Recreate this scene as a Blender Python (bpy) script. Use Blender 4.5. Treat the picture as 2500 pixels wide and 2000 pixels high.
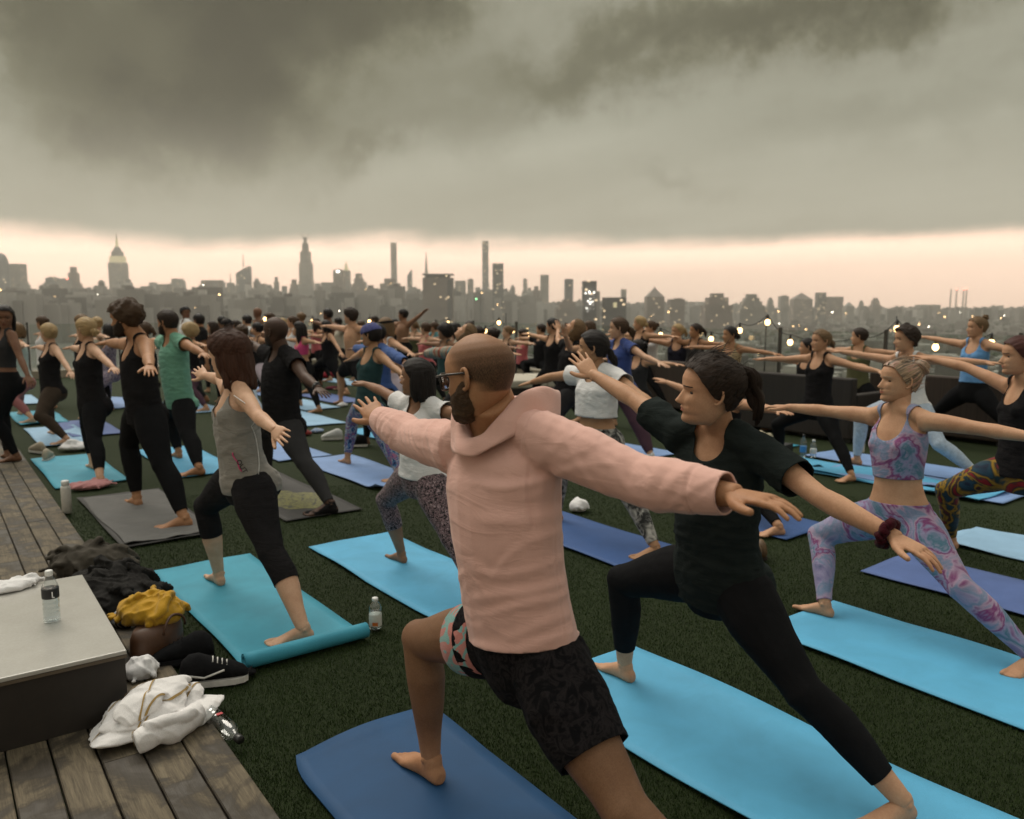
import bpy, math, random
import numpy as np
from mathutils import Matrix, Vector

SC = bpy.context.scene
COL = SC.collection
for _o in list(bpy.data.objects):
    bpy.data.objects.remove(_o)

# ------------------------------------------------------------------ camera
CAMH, FPX, HOR = 1.62, 1972.0, 752.0          # eye height in metres, focal length and horizon of a 2500 px wide frame
PITCH = math.atan((1000 - HOR) / FPX)
YAW = math.radians(36.85)
cam = bpy.data.cameras.new('camera')
cam.sensor_fit = 'HORIZONTAL'
cam.sensor_width = 36.0
cam.lens = 36.0 * FPX / 2500.0
cam.clip_start, cam.clip_end = 0.05, 60000.0
cam.dof.use_dof = True
cam.dof.focus_distance = 2.9
cam.dof.aperture_fstop = 3.2
cam_ob = bpy.data.objects.new('camera', cam)
COL.objects.link(cam_ob)
cam_ob.location = (0, 0, CAMH)
cam_ob.rotation_euler = (math.pi / 2 - PITCH, 0, -YAW)
SC.camera = cam_ob

FW = np.array([math.sin(YAW) * math.cos(PITCH), math.cos(YAW) * math.cos(PITCH), -math.sin(PITCH)])
RT = np.array([math.cos(YAW), -math.sin(YAW), 0.])
UPV = np.cross(RT, FW)


def ray(x, y):
    return FW * FPX + RT * (x - 1250) + UPV * (1000 - y)


def gnd(x, y, z=0.0):
    d = ray(x, y)
    return np.array([0, 0, CAMH]) + d * ((z - CAMH) / d[2])


# ------------------------------------------------------------------ world: a heavy cloud deck with a clear strip at the horizon
world = bpy.data.worlds.new('World')
SC.world = world
world.use_nodes = True
wt = world.node_tree
wt.nodes.clear()


def wn(t, **k):
    n = wt.nodes.new(t)
    for a, b in k.items():
        setattr(n, a, b)
    return n


def wl(a, b):
    wt.links.new(a, b)


def wmath(op, a, b=None, clamp=False):
    n = wn('ShaderNodeMath', operation=op, use_clamp=clamp)
    for i, v in enumerate((a, b)):
        if v is None:
            continue
        if isinstance(v, (int, float)):
            n.inputs[i].default_value = v
        else:
            wl(v, n.inputs[i])
    return n.outputs[0]


def wmix(f, a, b):
    n = wn('ShaderNodeMix', data_type='RGBA')
    for i, v in ((0, f), (6, a), (7, b)):
        if isinstance(v, (int, float)):
            n.inputs[i].default_value = v
        elif isinstance(v, tuple):
            n.inputs[i].default_value = (*v, 1)
        else:
            wl(v, n.inputs[i])
    return n.outputs[2]


def wsmooth(v, lo, hi):
    n = wn('ShaderNodeMapRange', interpolation_type='SMOOTHSTEP')
    wl(v, n.inputs[0])
    n.inputs[1].default_value, n.inputs[2].default_value = lo, hi
    return n.outputs[0]


SUN_AZ, SUN_EL = math.radians(2), math.radians(52)      # azimuth clockwise from +Y
tc = wn('ShaderNodeTexCoord')
sep = wn('ShaderNodeSeparateXYZ')
wl(tc.outputs['Generated'], sep.inputs[0])
dz = sep.outputs[2]
den = wmath('ADD', wmath('MAXIMUM', dz, 0.0), 0.11)
cmb = wn('ShaderNodeCombineXYZ')
wl(wmath('DIVIDE', sep.outputs[0], den), cmb.inputs[0])
wl(wmath('DIVIDE', sep.outputs[1], den), cmb.inputs[1])


def wnoise(scale, detail, rough, dist, loc=(0, 0, 0), stretch=(1, 1, 1), rot=0.0):
    mp = wn('ShaderNodeMapping')
    wl(cmb.outputs[0], mp.inputs[0])
    mp.inputs[1].default_value = loc
    mp.inputs[2].default_value = (0, 0, rot)
    mp.inputs[3].default_value = stretch
    n = wn('ShaderNodeTexNoise')
    wl(mp.outputs[0], n.inputs['Vector'])
    n.inputs['Scale'].default_value = scale
    n.inputs['Detail'].default_value = detail
    n.inputs['Roughness'].default_value = rough
    n.inputs['Distortion'].default_value = dist
    return n.outputs[0]


n_big = wnoise(0.55, 8, 0.52, 0.35, (3.1, 1.7, 0))
n_str = wnoise(0.62, 6, 0.55, 0.25, (7.3, 2.2, 0), (1.0, 0.33, 1), math.radians(28))
sky = wn('ShaderNodeTexSky', sky_type='NISHITA')
sky.sun_disc = False
sky.sun_elevation = SUN_EL
sky.sun_rotation = SUN_AZ
sky.air_density, sky.dust_density = 1.0, 4.0
skyc = wn('ShaderNodeVectorMath', operation='SCALE')
wl(sky.outputs[0], skyc.inputs[0])
skyc.inputs[3].default_value = 0.05
# clear strip: hazy sky light with a peach glow, fading to grey-mauve at the very horizon
strip = wmix(wsmooth(dz, -0.01, 0.07), (1.22, 0.86, 0.65), (1.52, 1.06, 0.80))
strip = wmix(0.08, strip, skyc.outputs[0])
# cloud deck: broken tone plus a few heavy cells, laid out by compass bearing and height
wv = wn('ShaderNodeTexNoise')
wl(tc.outputs['Generated'], wv.inputs['Vector'])
wv.inputs['Scale'].default_value = 5.5
wv.inputs['Detail'].default_value = 6.0
wv.inputs['Roughness'].default_value = 0.66
wsep = wn('ShaderNodeSeparateColor')
wl(wv.outputs['Color'], wsep.inputs[0])
az = wmath('ADD', wmath('SUBTRACT', wmath('ARCTAN2', sep.outputs[0], sep.outputs[1]), YAW), wmath('MULTIPLY', wmath('SUBTRACT', wsep.outputs[0], 0.5), 0.46))
elv = wmath('ADD', wmath('ARCSINE', dz), wmath('MULTIPLY', wmath('SUBTRACT', wsep.outputs[1], 0.5), 0.28))


def cloud_cell(x, y, rx, ry, amp, tilt=0.0):
    a0, e0 = math.atan((x - 1250) / 1972), math.atan((752 - y) / 1972)
    da, de = wmath('SUBTRACT', az, a0), wmath('SUBTRACT', elv, e0)
    de = wmath('SUBTRACT', de, wmath('MULTIPLY', da, tilt))
    q = wmath('ADD', wmath('POWER', wmath('ABSOLUTE', wmath('MULTIPLY', da, 1972 / rx)), 2.0), wmath('POWER', wmath('ABSOLUTE', wmath('MULTIPLY', de, 1972 / ry)), 2.0))
    return wmath('MULTIPLY', wmath('EXPONENT', wmath('MULTIPLY', q, -1.0)), amp)


tone = wmath('ADD', 0.28, wmath('ADD', wmath('MULTIPLY', n_big, 0.22), wmath('MULTIPLY', n_str, 0.42)))
for cc in ((600, 110, 330, 230, .34), (440, 340, 170, 110, .20), (30, 130, 150, 190, .19), (960, 20, 230, 110, .15), (1560, 170, 480, 85, .13, .22),
           (2250, 30, 520, 90, .17, .12), (940, 405, 120, 42, .10, .2), (1640, 440, 95, 30, .07), (2300, 320, 420, 90, .06, .1), (1250, 620, 900, 40, .05)):
    tone = wmath('SUBTRACT', tone, wmath('MULTIPLY', cloud_cell(*cc), 1.45))
ramp = wn('ShaderNodeValToRGB')
wl(tone, ramp.inputs[0])
el = ramp.color_ramp.elements
el[0].position, el[0].color = 0.08, (0.020, 0.020, 0.010, 1)
el[1].position, el[1].color = 0.78, (0.36, 0.358, 0.29, 1)
e = el.new(0.26); e.color = (0.050, 0.049, 0.028, 1)
e = el.new(0.40); e.color = (0.104, 0.102, 0.066, 1)
e = el.new(0.54); e.color = (0.190, 0.187, 0.142, 1)
low = wsmooth(dz, 0.24, 0.06)                              # deck seen edge-on and far off: paler, evener
deck_c = wmix(wmath('MULTIPLY', low, 0.55), ramp.outputs[0], (0.40, 0.375, 0.295))
high = wsmooth(dz, 0.36, 0.85)                             # thinner overcast overhead
deck_c = wmix(wmath('MULTIPLY', high, 0.85), deck_c, (0.58, 0.575, 0.53))
edge = wmath('ADD', wmath('ADD', dz, wmath('MULTIPLY', wmath('SUBTRACT', n_str, 0.5), 0.05)), wmath('MULTIPLY', wmath('SUBTRACT', wsep.outputs[2], 0.5), 0.028))
full = wmix(wsmooth(edge, 0.060, 0.092), strip, deck_c)
bg = wn('ShaderNodeBackground')
wl(full, bg.inputs[0])
bg.inputs[1].default_value = 1.0
wo = wn('ShaderNodeOutputWorld')
wl(bg.outputs[0], wo.inputs[0])

# ------------------------------------------------------------------ sun: broad, through the cloud
sun = bpy.data.lights.new('sun', 'SUN')
sun.energy = 1.45
sun.angle = math.radians(38)
sun.color = (1.0, 0.92, 0.80)
sun_ob = bpy.data.objects.new('sun', sun)
COL.objects.link(sun_ob)
sd = Vector((math.sin(SUN_AZ) * math.cos(SUN_EL), math.cos(SUN_AZ) * math.cos(SUN_EL), math.sin(SUN_EL)))
sun_ob.rotation_euler = sd.to_track_quat('Z', 'Y').to_euler()

vs = SC.view_settings
vs.view_transform = 'Standard'
vs.look = 'None'
vs.exposure = 0.58
vs.gamma = 1.0
vs.use_curve_mapping = False
SC.cycles.use_denoising = True
SC.cycles.max_bounces = 6
SC.cycles.diffuse_bounces = 2
SC.cycles.glossy_bounces = 3
SC.cycles.transmission_bounces = 6
SC.cycles.transparent_max_bounces = 16
SC.cycles.volume_bounces = 0
SC.cycles.caustics_reflective = False
SC.cycles.caustics_refractive = False

# ================================================================== helpers
def nrm(v):
    v = np.asarray(v, float)
    return v / (np.linalg.norm(v) + 1e-12)


def tag(o, label=None, cat=None, group=None, kind=None):
    for k, v in (('label', label), ('category', cat), ('group', group), ('kind', kind)):
        if v:
            o[k] = v
    return o


def link(name, me, mat=None, parent=None):
    o = bpy.data.objects.new(name, me)
    COL.objects.link(o)
    if parent is not None:
        o.parent = parent
    if mat is not None and len(me.materials) == 0:
        me.materials.append(mat)
    return o


def empty(name, loc, rz=0.0):
    o = bpy.data.objects.new(name, None)
    COL.objects.link(o)
    o.location = [float(x) for x in loc]
    o.rotation_euler = (0, 0, rz)
    o.empty_display_size = 0.1
    return o


def copy_tree(o, parent=None):
    c = o.copy()
    COL.objects.link(c)
    if parent is not None:
        c.parent = parent
    for ch in o.children:
        copy_tree(ch, c)
    return c


def mesh_np(name, V, F, mats=None, fm=None, smooth=True):
    """V (n,3); F list of arrays (tri/quad) or one array"""
    me = bpy.data.meshes.new(name)
    V = np.asarray(V, np.float32)
    if isinstance(F, np.ndarray):
        F = [F]
    F = [np.asarray(f, np.int32) for f in F if len(f)]
    nl = sum(f.size for f in F)
    npoly = sum(len(f) for f in F)
    me.vertices.add(len(V))
    me.vertices.foreach_set('co', V.ravel())
    me.loops.add(nl)
    me.loops.foreach_set('vertex_index', np.concatenate([f.ravel() for f in F]))
    me.polygons.add(npoly)
    tot = np.concatenate([np.full(len(f), f.shape[1], np.int32) for f in F])
    st = np.concatenate([[0], np.cumsum(tot)[:-1]]).astype(np.int32)
    me.polygons.foreach_set('loop_start', st)
    me.polygons.foreach_set('use_smooth', np.full(npoly, smooth, bool))
    if fm is not None:
        me.polygons.foreach_set('material_index', np.asarray(fm, np.int32))
    me.update(calc_edges=True)
    me.validate()
    for m in (mats or []):
        me.materials.append(m)
    return me


class Geo:
    """collects closed pieces of geometry"""
    def __init__(self):
        self.V, self.Q, self.T, self.n = [], [], [], 0

    def add(self, V, Q=None, T=None):
        V = np.asarray(V, float)
        self.V.append(V)
        if Q is not None and len(Q):
            self.Q.append(np.asarray(Q) + self.n)
        if T is not None and len(T):
            self.T.append(np.asarray(T) + self.n)
        self.n += len(V)

    def tube(self, rings, n=14, cap=True):
        """rings: list of (centre, uvec, vvec) half axes as vectors"""
        a = np.arange(n) * 2 * math.pi / n
        ca, sa = np.cos(a)[:, None], np.sin(a)[:, None]
        V = [np.asarray(c) + ca * np.asarray(u) + sa * np.asarray(v) for c, u, v in rings]
        m = len(rings)
        Q = []
        i = np.arange(n)
        j = (i + 1) % n
        for k in range(m - 1):
            Q.append(np.stack([k * n + i, k * n + j, (k + 1) * n + j, (k + 1) * n + i], 1))
        V = np.concatenate(V)
        T = []
        if cap:
            V = np.concatenate([V, [rings[0][0]], [rings[-1][0]]])
            T.append(np.stack([j, i, np.full(n, m * n)], 1))
            T.append(np.stack([(m - 1) * n + i, (m - 1) * n + j, np.full(n, m * n + 1)], 1))
            T = np.concatenate(T)
        self.add(V, np.concatenate(Q), T)

    def path(self, pts, rad, n=10, up=(0, 0, 1), flat=1.0, cap=True):
        """round tube along points"""
        pts = np.asarray(pts, float)
        rings = []
        u = None
        for i, p in enumerate(pts):
            d = nrm(pts[min(i + 1, len(pts) - 1)] - pts[max(i - 1, 0)])
            if u is None:
                u = np.cross(d, up)
                if np.linalg.norm(u) < 1e-3:
                    u = np.cross(d, (1, 0.2, 0))
            u = nrm(u - d * (u @ d))
            v = np.cross(d, u)
            r = rad[i] if hasattr(rad, '__len__') else rad
            rings.append((p, u * r, v * r * flat))
        self.tube(rings, n, cap)

    def ell(self, c, A, n=12, m=8):
        """ellipsoid, A rows are half axis vectors"""
        A = np.asarray(A, float)
        if A.ndim == 0:
            A = np.eye(3) * A
        elif A.ndim == 1:
            A = np.diag(A)
        th = np.linspace(0, math.pi, m + 1)[1:-1]
        ph = np.arange(n) * 2 * math.pi / n
        P = np.array([[math.sin(t) * math.cos(p), math.sin(t) * math.sin(p), math.cos(t)] for t in th for p in ph] + [[0, 0, 1], [0, 0, -1]])
        V = np.asarray(c) + P @ A
        i = np.arange(n)
        j = (i + 1) % n
        Q = [np.stack([k * n + i, (k + 1) * n + i, (k + 1) * n + j, k * n + j], 1) for k in range(m - 2)]
        e = (m - 1) * n
        T = np.concatenate([np.stack([i, j, np.full(n, e)], 1), np.stack([(m - 2) * n + j, (m - 2) * n + i, np.full(n, e + 1)], 1)])
        self.add(V, np.concatenate(Q), T)

    def box(self, lo, hi, M=None):
        x0, y0, z0 = lo
        x1, y1, z1 = hi
        V = np.array([[x0, y0, z0], [x1, y0, z0], [x1, y1, z0], [x0, y1, z0], [x0, y0, z1], [x1, y0, z1], [x1, y1, z1], [x0, y1, z1]], float)
        if M is not None:
            V = V @ M[:3, :3].T + M[:3, 3]
        self.add(V, [[0, 3, 2, 1], [4, 5, 6, 7], [0, 1, 5, 4], [1, 2, 6, 5], [2, 3, 7, 6], [3, 0, 4, 7]])

    def grid(self, P):
        """P (a,b,3) sheet"""
        a, b = P.shape[:2]
        idx = np.arange(a * b).reshape(a, b)
        Q = np.stack([idx[:-1, :-1], idx[1:, :-1], idx[1:, 1:], idx[:-1, 1:]], -1).reshape(-1, 4)
        self.add(P.reshape(-1, 3), Q)

    def arr(self):
        V = np.concatenate(self.V)
        F = []
        if self.Q:
            F.append(np.concatenate(self.Q))
        if self.T:
            F.append(np.concatenate(self.T))
        return V, F

    def mesh(self, name, mats=None, smooth=True):
        V, F = self.arr()
        return mesh_np(name, V, F, mats, None, smooth)


def tri(F):
    out = []
    for f in F:
        if f.shape[1] == 3:
            out.append(f)
        else:
            out.append(f[:, [0, 1, 2]])
            out.append(f[:, [0, 2, 3]])
    return np.concatenate(out)


def isocut(V, T, s, extra=None):
    """keep the part of a triangle mesh where s > 0, cut cleanly along s = 0"""
    s = np.where(np.abs(s) < 1e-7, 1e-7, s)
    pos = s > 0
    k = pos[T].sum(1)
    keep = T[k == 3]
    newV = [V]
    outT = [keep]
    nv = len(V)
    cache = {}
    nE = []

    def ev(a, b):
        nonlocal nv
        key = (a, b) if a < b else (b, a)
        if key not in cache:
            cache[key] = nv
            w = s[a] / (s[a] - s[b])
            nE.append(V[a] * (1 - w) + V[b] * w)
            nv += 1
        return cache[key]
    new = []
    for t in T[(k == 1) | (k == 2)]:
        p = pos[t]
        if p.sum() == 1:
            i = int(np.argmax(p))
            a, b, c = t[i], t[(i + 1) % 3], t[(i + 2) % 3]
            new.append((a, ev(a, b), ev(a, c)))
        else:
            i = int(np.argmin(p))
            a, b, c = t[i], t[(i + 1) % 3], t[(i + 2) % 3]
            e1, e2 = ev(a, b), ev(a, c)
            new.append((e1, b, c))
            new.append((e1, c, e2))
    if nE:
        newV.append(np.array(nE))
    if new:
        outT.append(np.array(new))
    V2 = np.concatenate(newV)
    T2 = np.concatenate(outT)
    if len(T2) == 0:
        return np.zeros((3, 3)), np.array([[0, 1, 2]])
    used = np.unique(T2)
    mp = np.full(len(V2), -1)
    mp[used] = np.arange(len(used))
    return V2[used], mp[T2]


def vnormals(V, T):
    n = np.zeros_like(V)
    fn = np.cross(V[T[:, 1]] - V[T[:, 0]], V[T[:, 2]] - V[T[:, 0]])
    for i in range(3):
        np.add.at(n, T[:, i], fn)
    return n / (np.linalg.norm(n, axis=1, keepdims=True) + 1e-12)


def sinoise(P, freq, seed, oct=3):
    """cheap smooth noise in about -1..1 from warped sines"""
    r = np.random.RandomState(seed)
    P = np.asarray(P, float)
    out = np.zeros(len(P))
    amp = 1.0
    tot = 0
    Q = P * freq
    for _ in range(oct):
        D = r.randn(4, 3)
        ph = r.rand(4) * 6.28
        W = np.sin(Q @ r.randn(3, 3) * 0.8 + r.rand(3) * 6.28) * 0.7
        out += amp * np.sin((Q + W) @ D.T + ph).mean(1) * 1.5
        tot += amp
        amp *= 0.5
        Q = Q * 2.0
    return out / tot


REMESH = {}


def remesh_job(key, geo, voxel, smooth=6, fac=0.5):
    V, F = geo.arr()
    o = bpy.data.objects.new('tmp', mesh_np('tmp', V, F))
    m = o.modifiers.new('r', 'REMESH')
    m.mode = 'VOXEL'
    m.voxel_size = voxel
    m.use_smooth_shade = True
    if smooth:
        m = o.modifiers.new('s', 'SMOOTH')
        m.factor, m.iterations = fac, smooth
    REMESH[key] = [o, None]


def remesh_run():
    todo = [v for v in REMESH.values() if v[1] is None]
    for v in todo:
        COL.objects.link(v[0])
    dg = bpy.context.evaluated_depsgraph_get()
    dg.update()
    for v in todo:
        e = v[0].evaluated_get(dg)
        me = e.to_mesh()
        V = np.zeros(len(me.vertices) * 3, np.float32)
        me.vertices.foreach_get('co', V)
        me.calc_loop_triangles()
        T = np.zeros(len(me.loop_triangles) * 3, np.int32)
        me.loop_triangles.foreach_get('vertices', T)
        v[1] = (V.reshape(-1, 3).astype(float), T.reshape(-1, 3))
        e.to_mesh_clear()
    for v in todo:
        me = v[0].data
        bpy.data.objects.remove(v[0])
        bpy.data.meshes.remove(me)


# ------------------------------------------------------------------ materials
MATS = {}


class NT:
    def __init__(self, name):
        self.m = bpy.data.materials.new(name)
        self.m.use_nodes = True
        self.t = self.m.node_tree
        self.b = self.t.nodes['Principled BSDF']
        self.out = self.t.nodes['Material Output']
        self.tc = None

    def n(self, t, **k):
        x = self.t.nodes.new(t)
        for a, b in k.items():
            setattr(x, a, b)
        return x

    def l(self, a, b):
        self.t.links.new(a, b)

    def co(self, which='Object', scale=None, rot=None):
        if self.tc is None:
            self.tc = self.n('ShaderNodeTexCoord')
        o = self.tc.outputs[which]
        if scale is not None or rot is not None:
            mp = self.n('ShaderNodeMapping')
            self.l(o, mp.inputs[0])
            if scale is not None:
                mp.inputs[3].default_value = scale
            if rot is not None:
                mp.inputs[2].default_value = rot
            o = mp.outputs[0]
        return o

    def noise(self, co, scale, detail=4, rough=0.55, dist=0.0, out=0):
        x = self.n('ShaderNodeTexNoise')
        self.l(co, x.inputs['Vector'])
        x.inputs['Scale'].default_value = scale
        x.inputs['Detail'].default_value = detail
        x.inputs['Roughness'].default_value = rough
        x.inputs['Distortion'].default_value = dist
        return x.outputs[out]

    def ramp(self, f, stops, interp='LINEAR'):
        x = self.n('ShaderNodeValToRGB')
        x.color_ramp.interpolation = interp
        self.l(f, x.inputs[0])
        els = x.color_ramp.elements
        while len(els) < len(stops):
            els.new(0.5)
        for e_, (p, c) in zip(els, stops):
            e_.position = p
            e_.color = (*c, 1) if len(c) == 3 else c
        return x.outputs[0]

    def mix(self, f, a, b, mode='MIX'):
        x = self.n('ShaderNodeMix', data_type='RGBA', blend_type=mode)
        for i, v in ((0, f), (6, a), (7, b)):
            if isinstance(v, (int, float)):
                x.inputs[i].default_value = v
            elif isinstance(v, tuple):
                x.inputs[i].default_value = (*v, 1)
            else:
                self.l(v, x.inputs[i])
        return x.outputs[2]

    def math(self, op, a, b=0.0, clamp=False):
        x = self.n('ShaderNodeMath', operation=op, use_clamp=clamp)
        for i, v in enumerate((a, b)):
            if isinstance(v, (int, float)):
                x.inputs[i].default_value = v
            else:
                self.l(v, x.inputs[i])
        return x.outputs[0]

    def col(self, c):
        if isinstance(c, tuple):
            self.b.inputs['Base Color'].default_value = (*c, 1)
        else:
            self.l(c, self.b.inputs['Base Color'])

    def set(self, **k):
        for a, v in k.items():
            i = self.b.inputs[a.replace('_', ' ')]
            if isinstance(v, (int, float)):
                i.default_value = v
            elif isinstance(v, tuple):
                i.default_value = (*v, 1) if len(v) == 3 and i.type == 'RGBA' else v
            else:
                self.l(v, i)

    def bump(self, h, strength, dist=0.01):
        x = self.n('ShaderNodeBump')
        x.inputs['Strength'].default_value = strength
        x.inputs['Distance'].default_value = dist
        self.l(h, x.inputs['Height'])
        self.l(x.outputs[0], self.b.inputs['Normal'])


def fabric(name, c, rough=0.9, var=0.18, weave=900, fold=14, sheen=0.25, bump=0.5):
    """plain cloth: slow tone drift, fine heather, crease relief"""
    if name in MATS:
        return MATS[name]
    k = NT(name)
    co = k.co()
    a = k.noise(co, fold, 5, 0.6, 0.6)
    h = k.noise(co, weave, 2, 0.7)
    lo = tuple(x * (1 - var) for x in c)
    hi = tuple(min(1, x * (1 + var)) for x in c)
    base = k.ramp(a, [(0.3, lo), (0.7, hi)])
    base = k.mix(0.35, base, k.ramp(h, [(0.3, tuple(x * 0.75 for x in c)), (0.7, tuple(min(1, x * 1.25) for x in c))]))
    k.col(base)
    dk = min(1.0, max(c) * 4)
    k.set(Roughness=rough, Sheen_Weight=sheen * dk * .6, Sheen_Roughness=0.5)
    k.set(Specular_IOR_Level=0.04 + .12 * dk)
    hh = k.math('ADD', k.math('MULTIPLY', a, 1.0), k.math('MULTIPLY', h, 0.12))
    k.bump(hh, bump, 0.012)
    MATS[name] = k.m
    return k.m


def plain(name, c, rough=0.5, metal=0.0, emit=None, es=0.0, var=0.12, scale=30, bump=0.1, spec=0.5):
    if name in MATS:
        return MATS[name]
    k = NT(name)
    a = k.noise(k.co(), scale, 4, 0.6)
    k.col(k.ramp(a, [(0.3, tuple(x * (1 - var) for x in c)), (0.7, tuple(min(1, x * (1 + var)) for x in c))]))
    k.set(Roughness=rough, Metallic=metal, Specular_IOR_Level=spec)
    if emit:
        k.set(Emission_Color=emit, Emission_Strength=es)
    if bump:
        k.bump(a, bump, 0.004)
    MATS[name] = k.m
    return k.m


def clear(name, c=(0.9, 0.95, 0.93), refl=0.12, rough=0.02, tint=0.96):
    """thin clear plastic or pane: lets light through, mirrors a little"""
    if name in MATS:
        return MATS[name]
    k = NT(name)
    k.t.nodes.remove(k.b)
    tr = k.n('ShaderNodeBsdfTransparent')
    tr.inputs[0].default_value = (*[x * tint for x in c], 1)
    gl = k.n('ShaderNodeBsdfGlossy')
    gl.inputs[0].default_value = (1, 1, 1, 1)
    gl.inputs['Roughness'].default_value = rough
    fr = k.n('ShaderNodeLayerWeight')
    f = k.math('ADD', k.math('MULTIPLY', k.math('POWER', fr.outputs['Facing'], 3.0), 0.55), refl, True)
    mx = k.n('ShaderNodeMixShader')
    k.l(f, mx.inputs[0])
    k.l(tr.outputs[0], mx.inputs[1])
    k.l(gl.outputs[0], mx.inputs[2])
    k.l(mx.outputs[0], k.out.inputs[0])
    MATS[name] = k.m
    return k.m

# ================================================================== setting
CITY_Z = -75.0
rnd = random.Random(7)
NPR = np.random.RandomState(7)
YF, XR = 21.5, 11.8                     # far and right-hand edge of the roof

# ---- artificial turf ------------------------------------------------------------
k = NT('turf')
co = k.co()
a = k.noise(co, 1.3, 5, .6, .2)
b = k.noise(co, 260, 3, .7)
c = k.noise(co, 22, 4, .65)
base = k.ramp(a, [(.3, (.019, .034, .008)), (.7, (.033, .054, .014))])
base = k.mix(.5, base, k.ramp(b, [(.3, (.009, .015, .004)), (.7, (.038, .060, .016))]))
k.col(k.mix(.3, base, k.ramp(c, [(.35, (.010, .016, .004)), (.65, (.030, .042, .012))])))
k.set(Roughness=.8, Specular_IOR_Level=.2)
k.bump(k.math('ADD', b, k.math('MULTIPLY', c, .6)), .9, .02)
M_TURF = k.m
g = Geo()
g.grid(np.array([[(x, y, -.012) for y in np.linspace(-6, YF, 56)] for x in np.linspace(-3, XR, 30)]))
tag(link('turf', g.mesh('turf', [M_TURF])), kind='structure')

k = NT('turf_blade')
gi = k.n('ShaderNodeNewGeometry')
rr = gi.outputs['Random Per Island']
k.col(k.ramp(rr, [(0, (.018, .034, .008)), (.6, (.034, .060, .014)), (1, (.054, .084, .024))]))
k.set(Roughness=.55, Specular_IOR_Level=.3)
N = 330000
u = NPR.rand(N)
dist = 1.6 * (7.5 / 1.6) ** u
ang = YAW + (NPR.rand(N) - .5) * math.radians(74)
bx, by = dist * np.sin(ang), dist * np.cos(ang)
ok = (bx > .80 + .0135 * by)
bx, by, dist = bx[ok], by[ok], dist[ok]
N = len(bx)
hgt = .010 + .003 * NPR.rand(N)
th = NPR.rand(N) * 6.283
wd = .0011 + .00022 * dist
ln = .006 * NPR.rand(N)
lt = NPR.rand(N) * 6.283
V = np.zeros((N, 3, 3))
V[:, 0] = np.stack([bx - np.cos(th) * wd, by - np.sin(th) * wd, np.full(N, -.0125)], 1)
V[:, 1] = np.stack([bx + np.cos(th) * wd, by + np.sin(th) * wd, np.full(N, -.0125)], 1)
V[:, 2] = np.stack([bx + np.cos(lt) * ln, by + np.sin(lt) * ln, -.0125 + hgt], 1)
tag(link('turf_blades', mesh_np('turf_blades', V.reshape(-1, 3), np.arange(N * 3).reshape(-1, 3), [k.m])), 'short dark green blades of the artificial turf', 'turf', kind='stuff')

# ---- timber deck -----------------------------------------------------------------
k = NT('deck_wood')
oi = k.n('ShaderNodeObjectInfo')
va = k.n('ShaderNodeVectorMath', operation='ADD')
k.l(k.co('Object'), va.inputs[0])
vm = k.n('ShaderNodeVectorMath', operation='SCALE')
cx = k.n('ShaderNodeCombineXYZ')
for i in range(3):
    k.l(oi.outputs['Random'], cx.inputs[i])
k.l(cx.outputs[0], vm.inputs[0])
vm.inputs[3].default_value = 37.0
k.l(vm.outputs[0], va.inputs[1])
mp = k.n('ShaderNodeMapping')
k.l(va.outputs[0], mp.inputs[0])
mp.inputs[3].default_value = (14, .9, 14)
gr = k.noise(mp.outputs[0], 3.0, 6, .62, .8)
fine = k.noise(mp.outputs[0], 14.0, 3, .7)
wet = k.noise(va.outputs[0], 4.2, 5, .6, .5)
base = k.ramp(gr, [(.28, (.034, .026, .014)), (.55, (.105, .082, .049)), (.8, (.20, .165, .105))])
base = k.mix(.3, base, k.ramp(fine, [(.3, (.045, .033, .02)), (.7, (.25, .20, .13))]))
wm = k.ramp(wet, [(.45, (0, 0, 0)), (.54, (1, 1, 1))])
k.col(k.mix(k.math('MULTIPLY', wm, .86), base, (.022, .016, .009)))
k.set(Roughness=k.ramp(wet, [(.5, (.82, .82, .82)), (.62, (.60, .60, .60))]))
k.bump(k.math('ADD', gr, k.math('MULTIPLY', fine, .3)), .5, .006)
M_WOOD = k.m
deck = tag(empty('deck', (.806, 0, 0), -.0135), kind='structure')
pm = {}


def plank_mesh(ln):
    key = round(ln, 2)
    if key not in pm:
        w, b_ = .128, .004
        g = Geo()
        pr = [(-w, -.03), (0, -.03), (0, .02 - b_), (-b_, .02), (-w + b_, .02), (-w, .02 - b_)]
        V = np.array([(x, y, z) for y in (0, ln) for x, z in pr])
        F = [[i, (i + 1) % 6, 6 + (i + 1) % 6, 6 + i] for i in range(6)]
        g.add(V, F, [[0, 5, 4], [0, 4, 3], [0, 3, 2], [0, 2, 1], [6, 10, 11], [6, 9, 10], [6, 8, 9], [6, 7, 8]])
        pm[key] = g.mesh('plank', [M_WOOD], False)
    return pm[key]


for i in range(16):
    y = -2.6 + rnd.choice((0, 1.3, 2.4, 3.1)) * .55
    while y < 16:
        ln = rnd.choice((2.4, 3.2, 3.9))
        o = link('plank', plank_mesh(ln), None, deck)
        o.location = (-.135 * i + rnd.uniform(-.001, .001), y, rnd.uniform(-.0025, .0015))
        y += ln + .006
g = Geo()
g.box((-2.4, -3, -.2), (-.004, 16.2, -.035))
o = link('deck_joists', g.mesh('deck_joists', [plain('joist', (.02, .015, .01), .9)], False), None, deck)

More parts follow.
